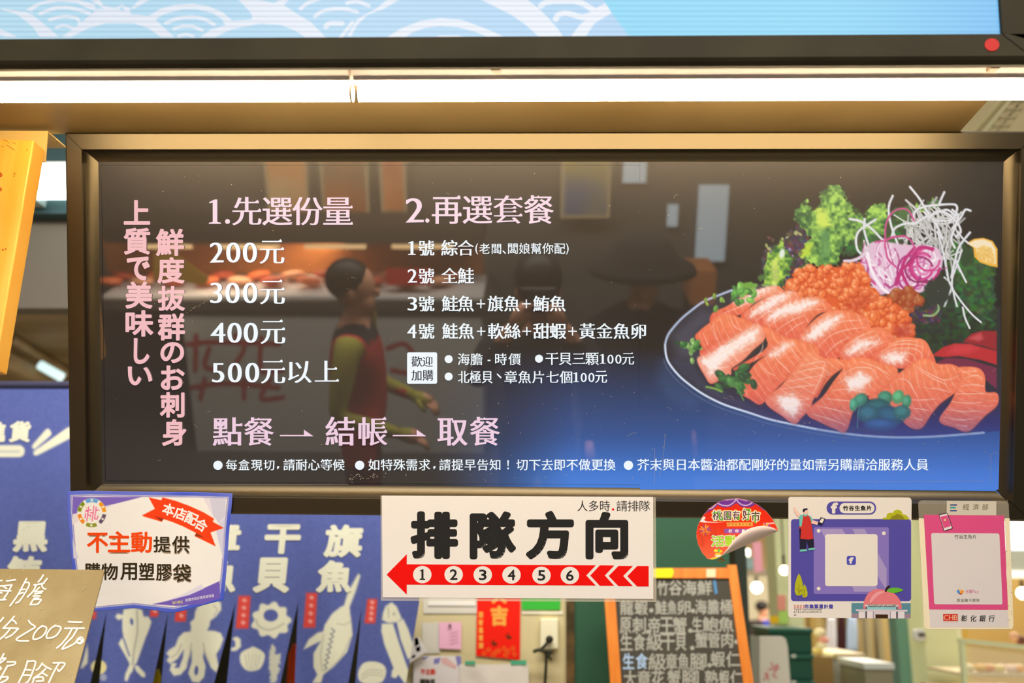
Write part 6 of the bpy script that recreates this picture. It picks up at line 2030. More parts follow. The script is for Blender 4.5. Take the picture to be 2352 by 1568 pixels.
m_cb = mat('chalkboard_black', inv((62, 57, 47)), rough=0.6, noise=(inv((72, 66, 53)), 5, (1, 1, 1)))
flat('slate', [[(1406, 1322), (1676, 1322), (1724, 1640), (1428, 1640)]], fe(-0.010), m_cb, eb, (0, 0.008, 0))
m_ch = ink('chalk_white', (170, 163, 146), 0.9)
t = Txt(0.014)
t2 = Txt(0.014)
rows = [('竹谷海鮮', 0, ((735, 870), (885, 1050), (1062, 1240), (1252, 1440)), 242, 430), ('龍蝦', 0, ((250, 420), (440, 605)), 500, 685), ('鮭魚卵', 0, ((705, 860), (870, 980), (995, 1160)), 500, 680), ('海膽桶', 0, ((1225, 1370), (1385, 1530), (1545, 1700)), 490, 675),
        ('原刺', 0, ((250, 390), (410, 580)), 720, 930), ('帝王蟹', 0, ((620, 765), (770, 940), (935, 1110)), 720, 935), ('生鮑魚', 0, ((1185, 1310), (1320, 1520), (1525, 1720)), 715, 905),
        ('生食級干貝', 0, ((258, 408), (425, 575), (595, 800), (795, 955), (970, 1105)), 930, 1145), ('蟹管肉', 0, ((1225, 1385), (1390, 1540), (1565, 1710)), 915, 1110),
        ('級章魚腳', 0, ((620, 840), (845, 990), (1005, 1140), (1155, 1365)), 1185, 1400), ('蝦仁', 0, ((1425, 1605), (1625, 1810)), 1160, 1360),
        ('大章花蟹腳', 0, ((300, 460), (475, 645), (660, 820), (865, 1030), (1050, 1265)), 1405, 1620), ('熟蝦仁', 0, ((1350, 1520), (1535, 1660), (1680, 1845)), 1405, 1610)]
for s_, _, spans, y0, y1 in rows:
    for ch, (a, b_) in zip(s_, spans):
        (xa, ya), (xb, yb2) = J([(a, y0), (b_, y1)])
        t.run(ch, xa, ya, xb, yb2, fit=True)
for p in ((655, 628), (1195, 634), (615, 905), (1160, 890), (1185, 1115), (1755, 1035), (1408, 1338)):
    t.poly(circ(*J([p])[0], 5, n=12))
for ch, (a, b_) in zip('生食', ((288, 430), (455, 605))):
    (xa, ya), (xb, yb2) = J([(a, 1185), (b_, 1385)])
    t2.run(ch, xa, ya, xb, yb2, fit=True)
t.build('chalk_lettering', fe(-0.0092), m_ch, eb, 'white chalk list of seafood')
t2.build('blue_chalk_lettering', fe(-0.0092), ink('chalk_blue', (170, 190, 214), 0.9), eb)
flat('blue_chalk_mark', [J([(1452, 232), (1490, 232), (1515, 405), (1478, 420)])], fe(-0.0092), ink('chalk_sky', (84, 132, 170), 0.9), eb)
for n_, pts, c_, l_ in (('yellow_tape', [(660, 88), (930, 82), (945, 140), (920, 205), (660, 205)], (244, 216, 8), 'strip of yellow tape on the top rail of the chalkboard'), ('cream_tape', [(1368, 92), (1488, 90), (1488, 200), (1368, 202)], (240, 206, 158), 'short cream tape on the top rail of the chalkboard')):
    tag(flat(n_, [J(pts)], fe(0.0005 - 0.0005), ink(n_, c_), None, (0, 0.0006, 0)), l_, 'tape')

# ================================================================== FAR HALL, RIGHT
E_ = lens2(1680, 1180, 4.04)


def ubox(name, px0, px1, pytop, Y, depth, m, label=None, cat=None, z0=0.0, pybot=None, kind=None, parent=None, bevel=0):
    a, b = PW(px0, pytop, Y), PW(px1, pytop, Y)
    zb = z0 if pybot is None else PW(px0, pybot, Y)[2]
    o = MB().box(a[0], b[0], Y, Y + depth, zb, a[2]).build(name, m, parent, bevel=bevel)
    if kind:
        o['kind'] = kind
    elif label:
        tag(o, label, cat)
    return o


m_col = mat('pale_green_column', inv((222, 222, 172)), rough=0.7)
ubox('wall_column', 1762, 1815, 900, 4.2, 0.25, m_col, kind='structure')
ubox('trim_4', 1672, 1697, 900, 2.6, 0.2, mat('dark_green_post', inv((56, 64, 52)), rough=0.6), kind='structure')
ubox('wall_column_2', 2074, 2146, 900, 4.4, 0.25, m_col, kind='structure')
ubox('wall_cream', 1690, 1765, 1322, 14.2, 0.1, mat('cream_wall', inv((172, 158, 128)), rough=0.8), kind='structure')
ubox('trim_5', 1690, 1765, 1306, 6.0, 0.1, mat('grey_beam', inv((150, 134, 110)), rough=0.7), pybot=1322, kind='structure')
tv = thing('hanging_screen', PW(1712, 1293, 6.0), 'grey screen under a white lamp left of the pink banner', 'screen')
ubox('panel', 1693, 1730, 1280, 6.0, 0.08, mat('screen_grey', inv((130, 150, 146)), rough=0.3), pybot=1308, parent=tv)
lampy = MB().tube([PW(1699, 1269, 5.8), PW(1721, 1269, 5.8)], 0.026, 12).build('tube_lamp', mat('far_lamp_glow', (255, 255, 255), emit=3.0, ec=(235, 255, 235)), smooth=True)
MB().tube([PW(1710, 1268, 5.8), np.array([PW(1710, 1268, 5.8)[0], 5.8, 4.22])], 0.005, 6).build('hanger', mat('bulb_cap', (60, 52, 44)), lampy)
tag(lampy, 'short glowing white lamp just below the peeling sticker', 'lamp')
tag(flat('pink_banner', [[(1728, 1244), (1748, 1244), (1753, 1312), (1733, 1314)]], lambda x, y: PW(x, y, 5.6), ink('pink_banner', (222, 150, 168)), None, (0, 0.01, 0)), 'narrow pink banner hanging below the peeling sticker', 'banner')
for o in bpy.data.objects:
    if o.name == 'pink_banner':
        MB().tube([PW(1738, 1246, 5.605), np.array([PW(1738, 1246, 5.605)[0], 5.605, 4.22])], 0.004, 6).build('hanger', mat('bulb_cap', (60, 52, 44)), o)


def bulb(px, py, Y, r, label):
    p = PW(px, py, Y)
    b_ = thing('pendant_bulb', p, label, 'lamp', 'round pendant bulbs in the hall')
    MB().ball(p, r, 16, 10).build('globe', mat('bulb_glow', (255, 255, 255), emit=9.0, ec=(255, 238, 200)), b_, smooth=True)
    MB().tube([p + np.array([0, 0, r * 0.9]), p + np.array([0, 0, r + 0.06]), ], r * 0.35, 8).build('cap', mat('bulb_cap', (60, 52, 44)), b_)
    MB().tube([p + np.array([0, 0, r + 0.06]), np.array([p[0], p[1], 4.22])], 0.004, 6).build('cord', mat('bulb_cap', (60, 52, 44)), b_)


bulb(1738, 1349, 8.5, 0.05, 'round glowing bulb above the dark-haired far person')
bulb(1801, 1309, 4.0, 0.024, 'round glowing bulb half behind the left edge of the purple card')
bulb(2349, 1362, 7.0, 0.045, 'round glowing bulb at the right picture edge beside the pink card')
for n_, x0, y0, x1, y1, c_, l_ in (('pink_slip', 1786, 1366, 1805, 1401, (232, 150, 130), 'small pink slip on the pale column left of the purple card'), ('lime_slip', 1789, 1403, 1810, 1432, (178, 214, 104), 'lime slip low on the pale column left of the purple card'), ('amber_slip', 1768, 1414, 1788, 1431, (240, 186, 24), 'amber slip beside the lime slip')):
    sheet(n_, [(x0, y0), (x1, y0), (x1, y1), (x0, y1)], 4.17, c_, l_, 'paper')

# foam boards and crates
fb_ = thing('foam_board', PW(1770, 1568, 2.9), 'white foam board with red scribble leaning right of the chalkboard', 'foam board')
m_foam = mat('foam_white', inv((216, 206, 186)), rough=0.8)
m_foam2 = mat('foam_side_shade', inv((150, 146, 126)), rough=0.8)  # same foam, darker: shade of the side put into the colour
fnF = lambda x, y: PW(x, y, 2.9)
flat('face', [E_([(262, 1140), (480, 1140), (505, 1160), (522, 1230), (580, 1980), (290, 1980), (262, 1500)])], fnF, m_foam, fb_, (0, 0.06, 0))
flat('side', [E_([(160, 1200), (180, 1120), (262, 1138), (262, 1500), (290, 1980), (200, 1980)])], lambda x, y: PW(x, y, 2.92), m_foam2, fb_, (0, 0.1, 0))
t = Txt()
for pts in ([(370, 1380), (390, 1420), (430, 1400), (400, 1480)], [(345, 1440), (400, 1440), (440, 1430)], [(310, 1480), (330, 1500), (300, 1540)], [(330, 1470), (345, 1540)], [(380, 1490), (420, 1520)]):
    t.stroke(E_(pts), 3)
t.build('red_scribble', lambda x, y: PW(x, y, 2.898), ink('scribble_red', (206, 110, 110)), fb_)
m_cr_ = mat('green_crate', inv((26, 74, 56)), rough=0.5)
for k, (y0, y1) in enumerate(((1442, 1500), (1502, 1560), (1562, 1640))):
    cr = thing('green_crate', PW(1815, y1, 3.6), ['topmost dark green crate right of the foam board', 'middle dark green crate of the stack', 'lowest dark green crate of the stack'][k], 'crate', 'stacked green crates')
    ubox('body', 1768 + k * 2, 1864 + k * 2, y0, 3.6, 0.4, m_cr_, pybot=y1 + 0.5, parent=cr, bevel=0.008)
    ubox('rim', 1764 + k * 2, 1868 + k * 2, y0 - 0.5, 3.58, 0.44, mat('crate_rim', inv((34, 88, 68)), rough=0.5), pybot=y0 + 10, parent=cr, bevel=0.006)
    if k:
        flat('white_mark', [circ(1823, y0 + 4, 6, 4, n=14)], lambda x, y: PW(x, y, 3.577), ink('crate_mark', (196, 196, 180)), cr)
zf = PW(1815, 1640, 3.6)[2]
tag(MB().box(PW(1770, 1640, 3.6)[0], PW(1868, 1640, 3.6)[0], 3.58, 4.0, 0, zf - 0.012).build('crate_stand', mat('crate_stand', (40, 46, 40))), 'dark stand under the stacked green crates', 'stand')
# far person
fp_ = thing('person', (PW(1750, 1400, 12.5)[0], 12.5, 0), 'far person with dark hair in a blue vest, white sleeve and black backpack', 'person')
px_ = fp_.location.x
zt_ = PW(1750, 1379, 12.5)[2]
sc2 = zt_ / 1.7


def person_body(parent, base, scale, yaw, pose, mats):
    """one continuous skinned body; pose = {joint: (x,y,z)} in metres for a 1.7 m figure, looking along -y"""
    J_ = dict(pose)
    bones = [('pelvis', 'chest'), ('chest', 'neck'), ('neck', 'head'), ('chest', 'sh_l'), ('sh_l', 'el_l'), ('el_l', 'wr_l'), ('chest', 'sh_r'), ('sh_r', 'el_r'), ('el_r', 'wr_r'), ('pelvis', 'hip_l'), ('hip_l', 'kn_l'), ('kn_l', 'an_l'), ('an_l', 'to_l'), ('pelvis', 'hip_r'), ('hip_r', 'kn_r'), ('kn_r', 'an_r'), ('an_r', 'to_r')]
    rad = dict(pelvis=0.145, chest=0.15, neck=0.058, head=0.05, sh_l=0.068, sh_r=0.068, el_l=0.046, el_r=0.046, wr_l=0.03, wr_r=0.03, hip_l=0.09, hip_r=0.09, kn_l=0.06, kn_r=0.06, an_l=0.042, an_r=0.042, to_l=0.036, to_r=0.036)
    names = list(rad)
    me = bpy.data.meshes.new('body')
    c, s_ = math.cos(yaw), math.sin(yaw)

    def tr_(p):
        return (scale * (p[0] * c - p[1] * s_), scale * (p[0] * s_ + p[1] * c), scale * p[2])
    me.from_pydata([tr_(J_[n]) for n in names], [(names.index(a), names.index(b)) for a, b in bones], [])
    o = bpy.data.objects.new('body', me)
    COL.objects.link(o)
    sk_ = o.modifiers.new('skin', 'SKIN')
    sk_.use_smooth_shade = True
    for i, n in enumerate(names):
        r = rad[n] * scale
        me.skin_vertices[0].data[i].radius = (r, r * (0.72 if n in ('pelvis', 'chest') else 1.0))
    me.skin_vertices[0].data[0].use_root = True
    sb = o.modifiers.new('smooth', 'SUBSURF')
    sb.levels = sb.render_levels = 2
    dg = bpy.context.evaluated_depsgraph_get()
    m2 = bpy.data.meshes.new_from_object(o.evaluated_get(dg))
    bpy.data.objects.remove(o)
    # the head grown onto the same surface: skull, jaw, nose, ears
    hb = MB()
    hb.v = [tuple(v.co) for v in m2.vertices]
    hb.f = [tuple(p.vertices) for p in m2.polygons]
    hx, hy, hz = J_['head']
    hb.m = [0] * len(hb.f)

    def H_(p, r, sq=(1, 1, 1), nu=18, nv=12):
        q = MB().ball((0, 0, 0), r, nu, nv, sq=sq)
        hb.add([tr_((hx + p[0] + v[0], hy + p[1] + v[1], hz + p[2] + v[2])) for v in q.v], q.f, 0)
    H_((0, 0.005, 0.06), 0.098, (0.80, 0.98, 1.08))
    H_((0, -0.028, -0.01), 0.068, (0.86, 0.9, 1.0))
    H_((0, -0.098, 0.028), 0.014, (0.8, 1.0, 1.5))
    for sx_ in (-1, 1):
        H_((sx_ * 0.082, 0.008, 0.035), 0.026, (0.35, 0.7, 1.15))
    # hands: palm, four fingers and a thumb, lightly curled
    for sd in ('l', 'r'):
        e, w_ = np.array(J_['el_' + sd]), np.array(J_['wr_' + sd])
        d = (w_ - e) / np.linalg.norm(w_ - e)
        side = np.cross(d, (0, 0, 1.0))
        side = side / (np.linalg.norm(side) + 1e-6)
        up = np.cross(side, d)
        q = MB()
        q.tube([w_ - d * 0.01, w_ + d * 0.04, w_ + d * 0.085], [0.028, 0.036, 0.03], 10)
        for k in range(4):
            o_ = side * (k - 1.5) * 0.018
            L = (0.07, 0.08, 0.074, 0.058)[k]
            q.tube([w_ + d * 0.075 + o_, w_ + d * (0.075 + L * 0.5) + o_ * 1.1 - up * 0.012, w_ + d * (0.075 + L * 0.85) + o_ * 1.1 - up * 0.036], [0.0095, 0.009, 0.007], 8)
        sg_ = 1 if sd == 'l' else -1
        q.tube([w_ + d * 0.025 + side * 0.03 * sg_, w_ + d * 0.06 + side * 0.052 * sg_ - up * 0.012, w_ + d * 0.085 + side * 0.05 * sg_ - up * 0.03], [0.0125, 0.011, 0.008], 8)
        hb.add([tr_(v) for v in q.v], q.f, 0)
    hb.v = [(v[0] + base[0], v[1] + base[1], v[2] + base[2]) for v in hb.v]
    # clothing materials by height and limb
    ms, fm = mats
    out = []
    for f in hb.f:
        cc = np.mean([hb.v[i] for i in f], axis=0) - np.array(base)
        lx, ly, lz = (cc[0] * c + cc[1] * s_) / scale, (-cc[0] * s_ + cc[1] * c) / scale, cc[2] / scale
        out.append(fm(lx, ly, lz, J_))
    hb.m = out
    body = hb.build('body', ms, parent, smooth=True)
    return body, tr_


STAND = dict(pelvis=(0, 0, 0.93), chest=(0, 0.0, 1.27), neck=(0, 0.0, 1.45), head=(0, -0.01, 1.54), sh_l=(0.18, 0, 1.38), el_l=(0.23, 0.02, 1.10), wr_l=(0.22, -0.06, 0.86), sh_r=(-0.18, 0, 1.38), el_r=(-0.23, 0.02, 1.10), wr_r=(-0.22, -0.06, 0.86), hip_l=(0.09, 0, 0.88), kn_l=(0.10, -0.01, 0.48), an_l=(0.10, 0.02, 0.08), to_l=(0.11, -0.13, 0.035), hip_r=(-0.09, 0, 0.88), kn_r=(-0.10, -0.01, 0.48), an_r=(-0.10, 0.02, 0.08), to_r=(-0.11, -0.13, 0.035))
m_skin = mat('skin', (206, 150, 118), rough=0.5, spec=0.3)
m_navy = mat('navy_trousers', (40, 44, 70), rough=0.8)
m_bv = mat('blue_vest', (44, 60, 150), rough=0.8)
m_ws = mat('white_sleeve', (224, 220, 216), rough=0.8)


def far_m(x, y, z, J_):
    if z > 1.42 or (abs(x) > 0.2 and z < 0.95 and z > 0.7):
        return 0
    if z < 0.92:
        return 1
    return 3 if abs(x) > 0.165 else 2


person_body(fp_, tuple(fp_.location), sc2, 0.5, STAND, ([m_skin, m_navy, m_bv, m_ws], far_m))
hr = MB().ball((px_, 12.5, zt_ - 0.085 * sc2), 0.112 * sc2, 14, 9, sq=(0.9, 1.05, 0.8))
hr.build('hair', mat('dark_hair', (24, 20, 18), rough=0.6), fp_, smooth=True)
MB().box(px_ - 0.27 * sc2, px_ - 0.02 * sc2, 12.28, 12.46, 1.0 * sc2, 1.42 * sc2).build('backpack', mat('black_backpack', (34, 26, 24), rough=0.7), fp_, bevel=0.05)

# produce counter, aprons, posts, display case
m_cnt = mat('counter_steel', inv((150, 146, 134)), rough=0.4)
ct_ = thing('steel_counter', PW(1910, 1568, 4.6), 'grey counter front right of the green crates', 'counter')
ubox('front', 1876, 1945, 1512, 4.6, 0.5, mat('counter_front', inv((152, 150, 140)), rough=0.5), parent=ct_)
ubox('top', 1872, 1990, 1500, 4.58, 0.6, mat('counter_top', inv((172, 146, 98)), rough=0.5), pybot=1512, parent=ct_)
wt = thing('work_table', PW(2010, 1568, 3.9), 'low table with a pale shining top beyond the purple card', 'table')
ubox('top', 1984, 2054, 1522, 3.9, 0.5, mat('table_pale', inv((206, 206, 196)), rough=0.3), pybot=1536, parent=wt)
ubox('body', 1986, 2050, 1536, 3.92, 0.45, mat('table_body', inv((140, 132, 106)), rough=0.6), parent=wt)
for n_, px, py, r, c_, l_ in (('shellfish_bag', 1882, 1452, 11, (236, 214, 170), 'cream bag on the goods beside the green crates'), ('pink_bag', 1892, 1470, 10, (226, 150, 130), 'pink bag among the goods beside the crates'), ('roll_pack', 1888, 1482, 10, (240, 220, 180), 'pale pack in front of the pink bag'), ('yellow_pack', 1878, 1496, 11, (226, 196, 116), 'yellow pack at the front of the counter goods'), ('bright_pack', 1902, 1506, 11, (244, 222, 160), 'bright pack on the counter edge')):
    p = PW(px, py, 4.4)
    k_ = r * 4.5 / F * 1.35
    tag(MB().ball(p, k_, 12, 8, sq=(1.2, 0.8, 0.8)).build(n_, ink(n_, c_), smooth=True), l_, 'packet')
gd = tag(ubox('goods_shelf', 1866, 1912, 1507, 4.3, 0.2, mat('goods_shelf', inv((150, 116, 66)), rough=0.7)), 'brown shelf carrying the packets right of the crates', 'shelf')
for n_, px0, px1, y0, y1, c_, l_ in (('white_apron', 1899, 1922, 1416, 1496, (196, 188, 190), 'white apron, leftmost of the hanging clothes under the purple card'), ('maroon_apron', 1925, 1943, 1410, 1494, (62, 34, 34), 'dark maroon apron between two pale ones'), ('pale_blue_apron', 1946, 1970, 1412, 1496, (170, 182, 200), 'pale blue apron, rightmost of the hanging clothes')):
    xs_, ys_ = np.meshgrid(np.linspace(px0, px1, 16), np.linspace(y0, y1, 10))
    wv_ = 6.366 + 0.006 * np.sin((xs_ - px0) / 3.1)
    xs2 = (px0 + px1) / 2 + (xs_ - (px0 + px1) / 2) * (0.7 + 0.3 * np.clip((ys_ - y0) / 40, 0, 1))
    o = grid_mesh(n_, PWa(xs2, ys_, wv_), inva(np.zeros(xs_.shape + (3,)) + np.array(c_, float)), m_cloth)
    so2 = o.modifiers.new('thickness', 'SOLIDIFY')
    so2.thickness = 0.01
    tag(o, l_, 'apron', 'aprons hanging beyond the purple card')
rl = MB().tube([PW(1890, 1411, 6.388), PW(1985, 1409, 6.388)], 0.012, 8).build('apron_rail', mat('rail_grey', (120, 110, 90)))
tag(rl, 'thin rail the aprons hang from', 'rail')
m_tan = mat('tan_partition', inv((166, 140, 90)), rough=0.8)
ubox('wall_partition', 1810, 2075, 1405, 6.4, 0.1, m_tan, kind='structure')
for px0, px1, c_ in ((1858, 1872, (160, 128, 66)), (1986, 1996, (150, 134, 100)), (2012, 2022, (140, 126, 96))):
    ubox('trim_6', px0, px1, 1400, 6.2, 0.1, mat('post_%d' % px0, inv(c_), rough=0.7), kind='structure')
ubox('trim_7', 2040, 2068, 1200, 4.9, 0.15, mat('teal_post', inv((84, 118, 104)), rough=0.6), kind='structure')
mt = thing('meter_box', PW(2114, 1458, 4.36), 'white meter box with a dark display below the pink card', 'meter')
ubox('case', 2101, 2127, 1444, 4.36, 0.06, mat('meter_white', inv((214, 208, 200)), rough=0.5), pybot=1472, parent=mt, bevel=0.015)
ubox('display', 2110, 2125, 1454, 4.345, 0.012, mat('meter_dark', (40, 40, 34)), pybot=1461, parent=mt)
ubox('trim_8', 2152, 2182, 1180, 5.2, 0.2, mat('bright_jamb', inv((255, 236, 190)), rough=0.8), kind='structure')
ubox('trim_9', 2182, 2196, 1180, 5.6, 0.2, mat('ochre_jamb', inv((190, 150, 60)), rough=0.8), kind='structure')
ubox('wall_ochre', 2182, 2480, 1310, 7.5, 0.2, mat('ochre_wall', inv((160, 126, 66)), rough=0.8), kind='structure')
ls_ = thing('lit_sign', PW(2345, 1225, 6.8), 'pale blue lit panel at the right picture edge', 'lit panel')
ubox('panel', 2300, 2460, 1150, 6.8, 0.1, mat('lit_panel_glow', (200, 220, 240), emit=0.85, ec=(218, 230, 244)), pybot=1262, parent=ls_)
ubox('grey_band', 2300, 2460, 1262, 6.78, 0.12, mat('band_grey', inv((128, 126, 110)), rough=0.6), pybot=1310, parent=ls_)
ubox('white_edge', 2300, 2460, 1310, 6.76, 0.14, mat('band_white', inv((226, 220, 226)), rough=0.6), pybot=1326, parent=ls_)
dc = thing('display_case', PW(2290, 1568, 3.6), 'pale framed glass display case with orange goods at the lower right', 'display case')
m_glf = mat('case_frame', inv((216, 216, 170)), rough=0.4)
MB().hexa([PW(2208, 1466, 3.6), PW(2420, 1488, 3.2), PW(2420, 1497, 3.2), PW(2208, 1475, 3.6)], (0, 0.06, 0)).build('top_frame', m_glf, dc)
MB().hexa([PW(2208, 1468, 3.6), PW(2216, 1469, 3.6), PW(2228, 1640, 3.6), PW(2219, 1640, 3.6)], (0, 0.04, 0)).build('corner_post', m_glf, dc)
MB().hexa([PW(2216, 1476, 3.62), PW(2420, 1496, 3.25), PW(2420, 1640, 3.25), PW(2224, 1640, 3.62)], (0, 0.006, 0)).build('glass', mat('case_glass', (235, 240, 225), rough=0.05, alpha=0.22), dc)
ubox('shelf', 2214, 2430, 1546, 3.75, 0.5, mat('case_shelf', inv((206, 180, 140)), rough=0.6), pybot=1552, parent=dc)
ubox('plinth', 2214, 2430, 1590, 3.72, 0.6, mat('case_plinth', inv((168, 140, 96)), rough=0.6), parent=dc)
q = random.Random(3)
for k in range(12):
    px, py = 2228 + (k % 6) * 23 + q.uniform(-4, 4), 1534 + (k // 6) * 9
    c_ = [(244, 178, 60), (240, 214, 170), (236, 160, 70), (238, 200, 180), (250, 206, 120), (226, 130, 60)][(k * 5 + k // 6) % 6]
    p = PW(px, py, 3.9 - 0.06 * (k // 6))
    p[2] = PW(2214, 1546, 3.75)[2] + 0.0215
    o = MB().ball(p, 0.028, 12, 8, sq=(1.3, 0.9, 0.7)).build('food_tray', mat('food_%d' % ((k * 5 + k // 6) % 6), inv(c_), rough=0.5), smooth=True)
    tag(o, 'small orange and cream food pack in the glass display case', 'food pack', 'food packs in the glass case')
for px, py, c_, l_ in ((2330, 1462, (226, 170, 130), 'blurred orange pot on top of the glass case at the right edge'), (2344, 1470, (120, 70, 50), 'dark brown pot at the right edge above the glass case')):
    tag(MB().ball(PW(px, py, 3.9), 0.026, 12, 8).build('small_pot', ink('pot_%d' % px, c_), smooth=True), l_, 'pot')

# ================================================================== ACROSS THE AISLE (seen mirrored in the board's acrylic)
YO = -3.9


def rbox(name, px0, px1, py0, py1, Y, depth, m, parent=None, z0=None, bevel=0):
    a, b = PR(px0, py0, Y), PR(px1, py1, Y)
    return MB().box(min(a[0], b[0]), max(a[0], b[0]), Y - depth, Y, min(a[2], b[2]) if z0 is None else z0, max(a[2], b[2])).build(name, m, parent, bevel=bevel)


sc3 = thing('stall_counter', PR(700, 900, YO) * np.array([1, 1, 0]), 'pale stall counter front with red brush marks mirrored in the menu board', 'counter')
rbox('front', 415, 1110, 708, 960, YO, 0.5, mat('counter_pale', (160, 160, 154), rough=0.6), sc3, z0=0.0)
rbox('ledge', 230, 1130, 690, 716, YO + 0.03, 0.6, mat('counter_ledge', (70, 66, 60), rough=0.4), sc3)
t = Txt()
for pts in ([(430, 790), (500, 785), (640, 790)], [(450, 770), (448, 850)], [(480, 800), (470, 840), (500, 850)], [(540, 770), (560, 800), (530, 850)], [(600, 775), (600, 850), (650, 850)], [(440, 890), (520, 880), (640, 890)], [(470, 870), (460, 915)], [(560, 870), (560, 915)], [(620, 870), (600, 915), (650, 912)], [(890, 800), (930, 790), (960, 830)], [(900, 850), (950, 860)]):
    t.stroke(pts, 11)
t.build('red_brush_marks', lambda x, y: PR(x, y, YO + 0.002), mat('counter_red', (150, 30, 26), rough=0.6), sc3)
ds = thing('fish_display', PR(600, 640, YO - 0.2) * np.array([1, 1, 0]), 'lit fish display above the pale counter mirrored in the menu board', 'display')
rbox('bed', 235, 1110, 678, 689, YO - 0.02, 0.5, mat('ice_bed', (210, 205, 200), rough=0.5), ds)
rbox('back', 235, 1110, 545, 690, YO - 0.52, 0.04, mat('display_back_painted_glow', (190, 118, 60), rough=0.5), ds, z0=max(PR(235, 678, YO - 0.02)[2], PR(1110, 678, YO - 0.02)[2]))  # orange glow around the food is put into this panel's colour
rbox('hood', 235, 1110, 520, 560, YO - 0.1, 0.45, mat('display_hood', (60, 56, 48), rough=0.5), ds)
for i in range(4):
    pa_, pb_2 = PR(300 + i * 200, 566, YO - 0.3), PR(440 + i * 200, 566, YO - 0.3)
    MB().tube([pa_, pb_2], 0.014, 10).build('display_lamp', mat('display_lamp_glow', (255, 230, 180), emit=5.0, ec=(255, 214, 150)), ds)
area('display_glow', tuple(PR(620, 575, YO - 0.25)), (2.0, 0.1), 40, (1.0, 0.8, 0.55), tuple(PR(620, 690, YO - 0.3)))
bedz = max(PR(235, 678, YO - 0.02)[2], PR(1110, 678, YO - 0.02)[2])
q = random.Random(2)
fl0 = None
protos = []
for k in range(22):
    px = 250 + k * 38 + q.uniform(-6, 6)
    p = PR(px, 668 - (k % 2) * 34, YO - 0.2 - 0.14 * (k % 2))
    if fl0 is None or k < 3:
        o = MB().ball((0, 0, 0), 0.07, 12, 8, sq=(1.15, 1.0, 0.42)).build('fish_fillet', mat('fillet_%d' % (k % 3), [(232, 120, 70), (206, 90, 60), (236, 170, 130)][k % 3], rough=0.3), smooth=True)
        fl0 = o
        protos.append(o)
    else:
        o = protos[k % 3].copy()
        COL.objects.link(o)
    o.location = [float(p[0]), float(p[1]), bedz + 0.032 + 0.0005 * k]
    o.rotation_euler = (0.25, q.uniform(-0.1, 0.1), q.uniform(-0.5, 0.5))
    tag(o, 'orange fish fillet in the lit display mirrored in the menu board', 'fish fillet', 'fillets in the mirrored display')
tag(rbox('red_price_plate', 885, 990, 618, 655, YO - 0.05, 0.02, mat('plate_red', (190, 36, 34), rough=0.5)), 'red plate standing on the mirrored fish display', 'price plate')
YP = -4.9
m_pf = mat('poster_frame', (206, 190, 150), rough=0.5)
for k, (x0, x1, y0, y1, c1, c2, l_) in enumerate(((600, 712, 372, 500, (236, 150, 50), (250, 210, 150), 'orange poster mirrored above the first heading'), (730, 850, 372, 515, (120, 96, 60), (200, 120, 60), 'brown framed poster mirrored beside the orange one'), (868, 935, 372, 490, (196, 90, 46), (230, 150, 80), 'orange red poster mirrored left of the second heading'), (1290, 1400, 372, 500, (170, 160, 70), (90, 110, 150), 'yellow and blue poster mirrored right of the second heading'))):
    po = thing('wall_poster', PR((x0 + x1) / 2, y1, YP), l_, 'poster')
    rbox('frame', x0, x1, y0 - 60, y1, YP - 0.01, 0.03, m_pf, po)
    rbox('print', x0 + 7, x1 - 7, y0 - 55, y1 - 8, YP, 0.012, mat('poster_a%d' % k, c1, rough=0.5, noise=(c2, 2.2, (1, 1, 1))), po)
YK = -5.0
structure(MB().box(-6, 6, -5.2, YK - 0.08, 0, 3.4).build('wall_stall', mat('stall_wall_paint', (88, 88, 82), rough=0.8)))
for k, (x0, x1, y0, y1) in enumerate(((1606, 1664, 425, 600), (1534, 1556, 470, 520), (1432, 1484, 372, 420))):
    o = rbox('lit_window_box', x0, x1, y0, y1, YK, 0.02, mat('bright_pane_glow', (200, 220, 230), emit=1.2, ec=(200, 222, 240)))
    tag(o, ['tall pale blue pane mirrored left of the plate of salmon', 'small pale pane mirrored just left of the tall one', 'pale pane mirrored near the top of the menu board'][k], 'lit panel')
bx_ = rbox('wooden_crate', 1590, 1642, 622, 700, -3.6, 0.3, mat('crate_orange_wood', (170, 108, 58), rough=0.6))
zc_ = min(PR(1590, 700, -3.6)[2], PR(1642, 700, -3.6)[2])
xa_, xb_ = PR(1588, 700, -3.6)[0], PR(1646, 700, -3.6)[0]
tag(MB().box(xa_, xb_, -3.92, -3.59, 0, zc_ - 0.001).build('crate_stand', mat('dark_stand', (30, 30, 30))), 'dark stand under the mirrored orange-brown crate', 'stand')
tag(bx_, 'orange-brown crate mirrored behind the left rim of the salmon plate', 'crate')
ban = MB().prism([PR(352, 585, -3.5), PR(372, 560, -3.5), PR(480, 640, -3.5), PR(470, 655, -3.5), PR(352, 640, -3.5)], (0, -0.01, 0)).build('yellow_awning', mat('awning_yellow', (196, 150, 40), rough=0.7))
tag(ban, 'yellow slanted awning edge mirrored behind the pink slogan', 'awning')

# --- people
mh = mat('black_hair', (22, 20, 18), rough=0.55)
m_rv = mat('red_vest', (176, 44, 40), rough=0.8)
m_gs = mat('olive_green_sleeve', (150, 146, 52), rough=0.85)
m_dk = mat('dark_collar', (40, 46, 52), rough=0.8)
m_tr = mat('maroon_trousers', (100, 36, 40), rough=0.85)
mb_ = dict(STAND)
mb_.update(el_l=(0.25, 0.06, 1.06), wr_l=(0.21, -0.22, 0.97), el_r=(-0.24, 0.0, 1.08), wr_r=(-0.17, -0.24, 1.0))
base = (-0.80, -2.32, 0.0)
mn = thing('person', base, 'man in red vest and olive green sleeves mirrored in the board, turned sideways', 'person')


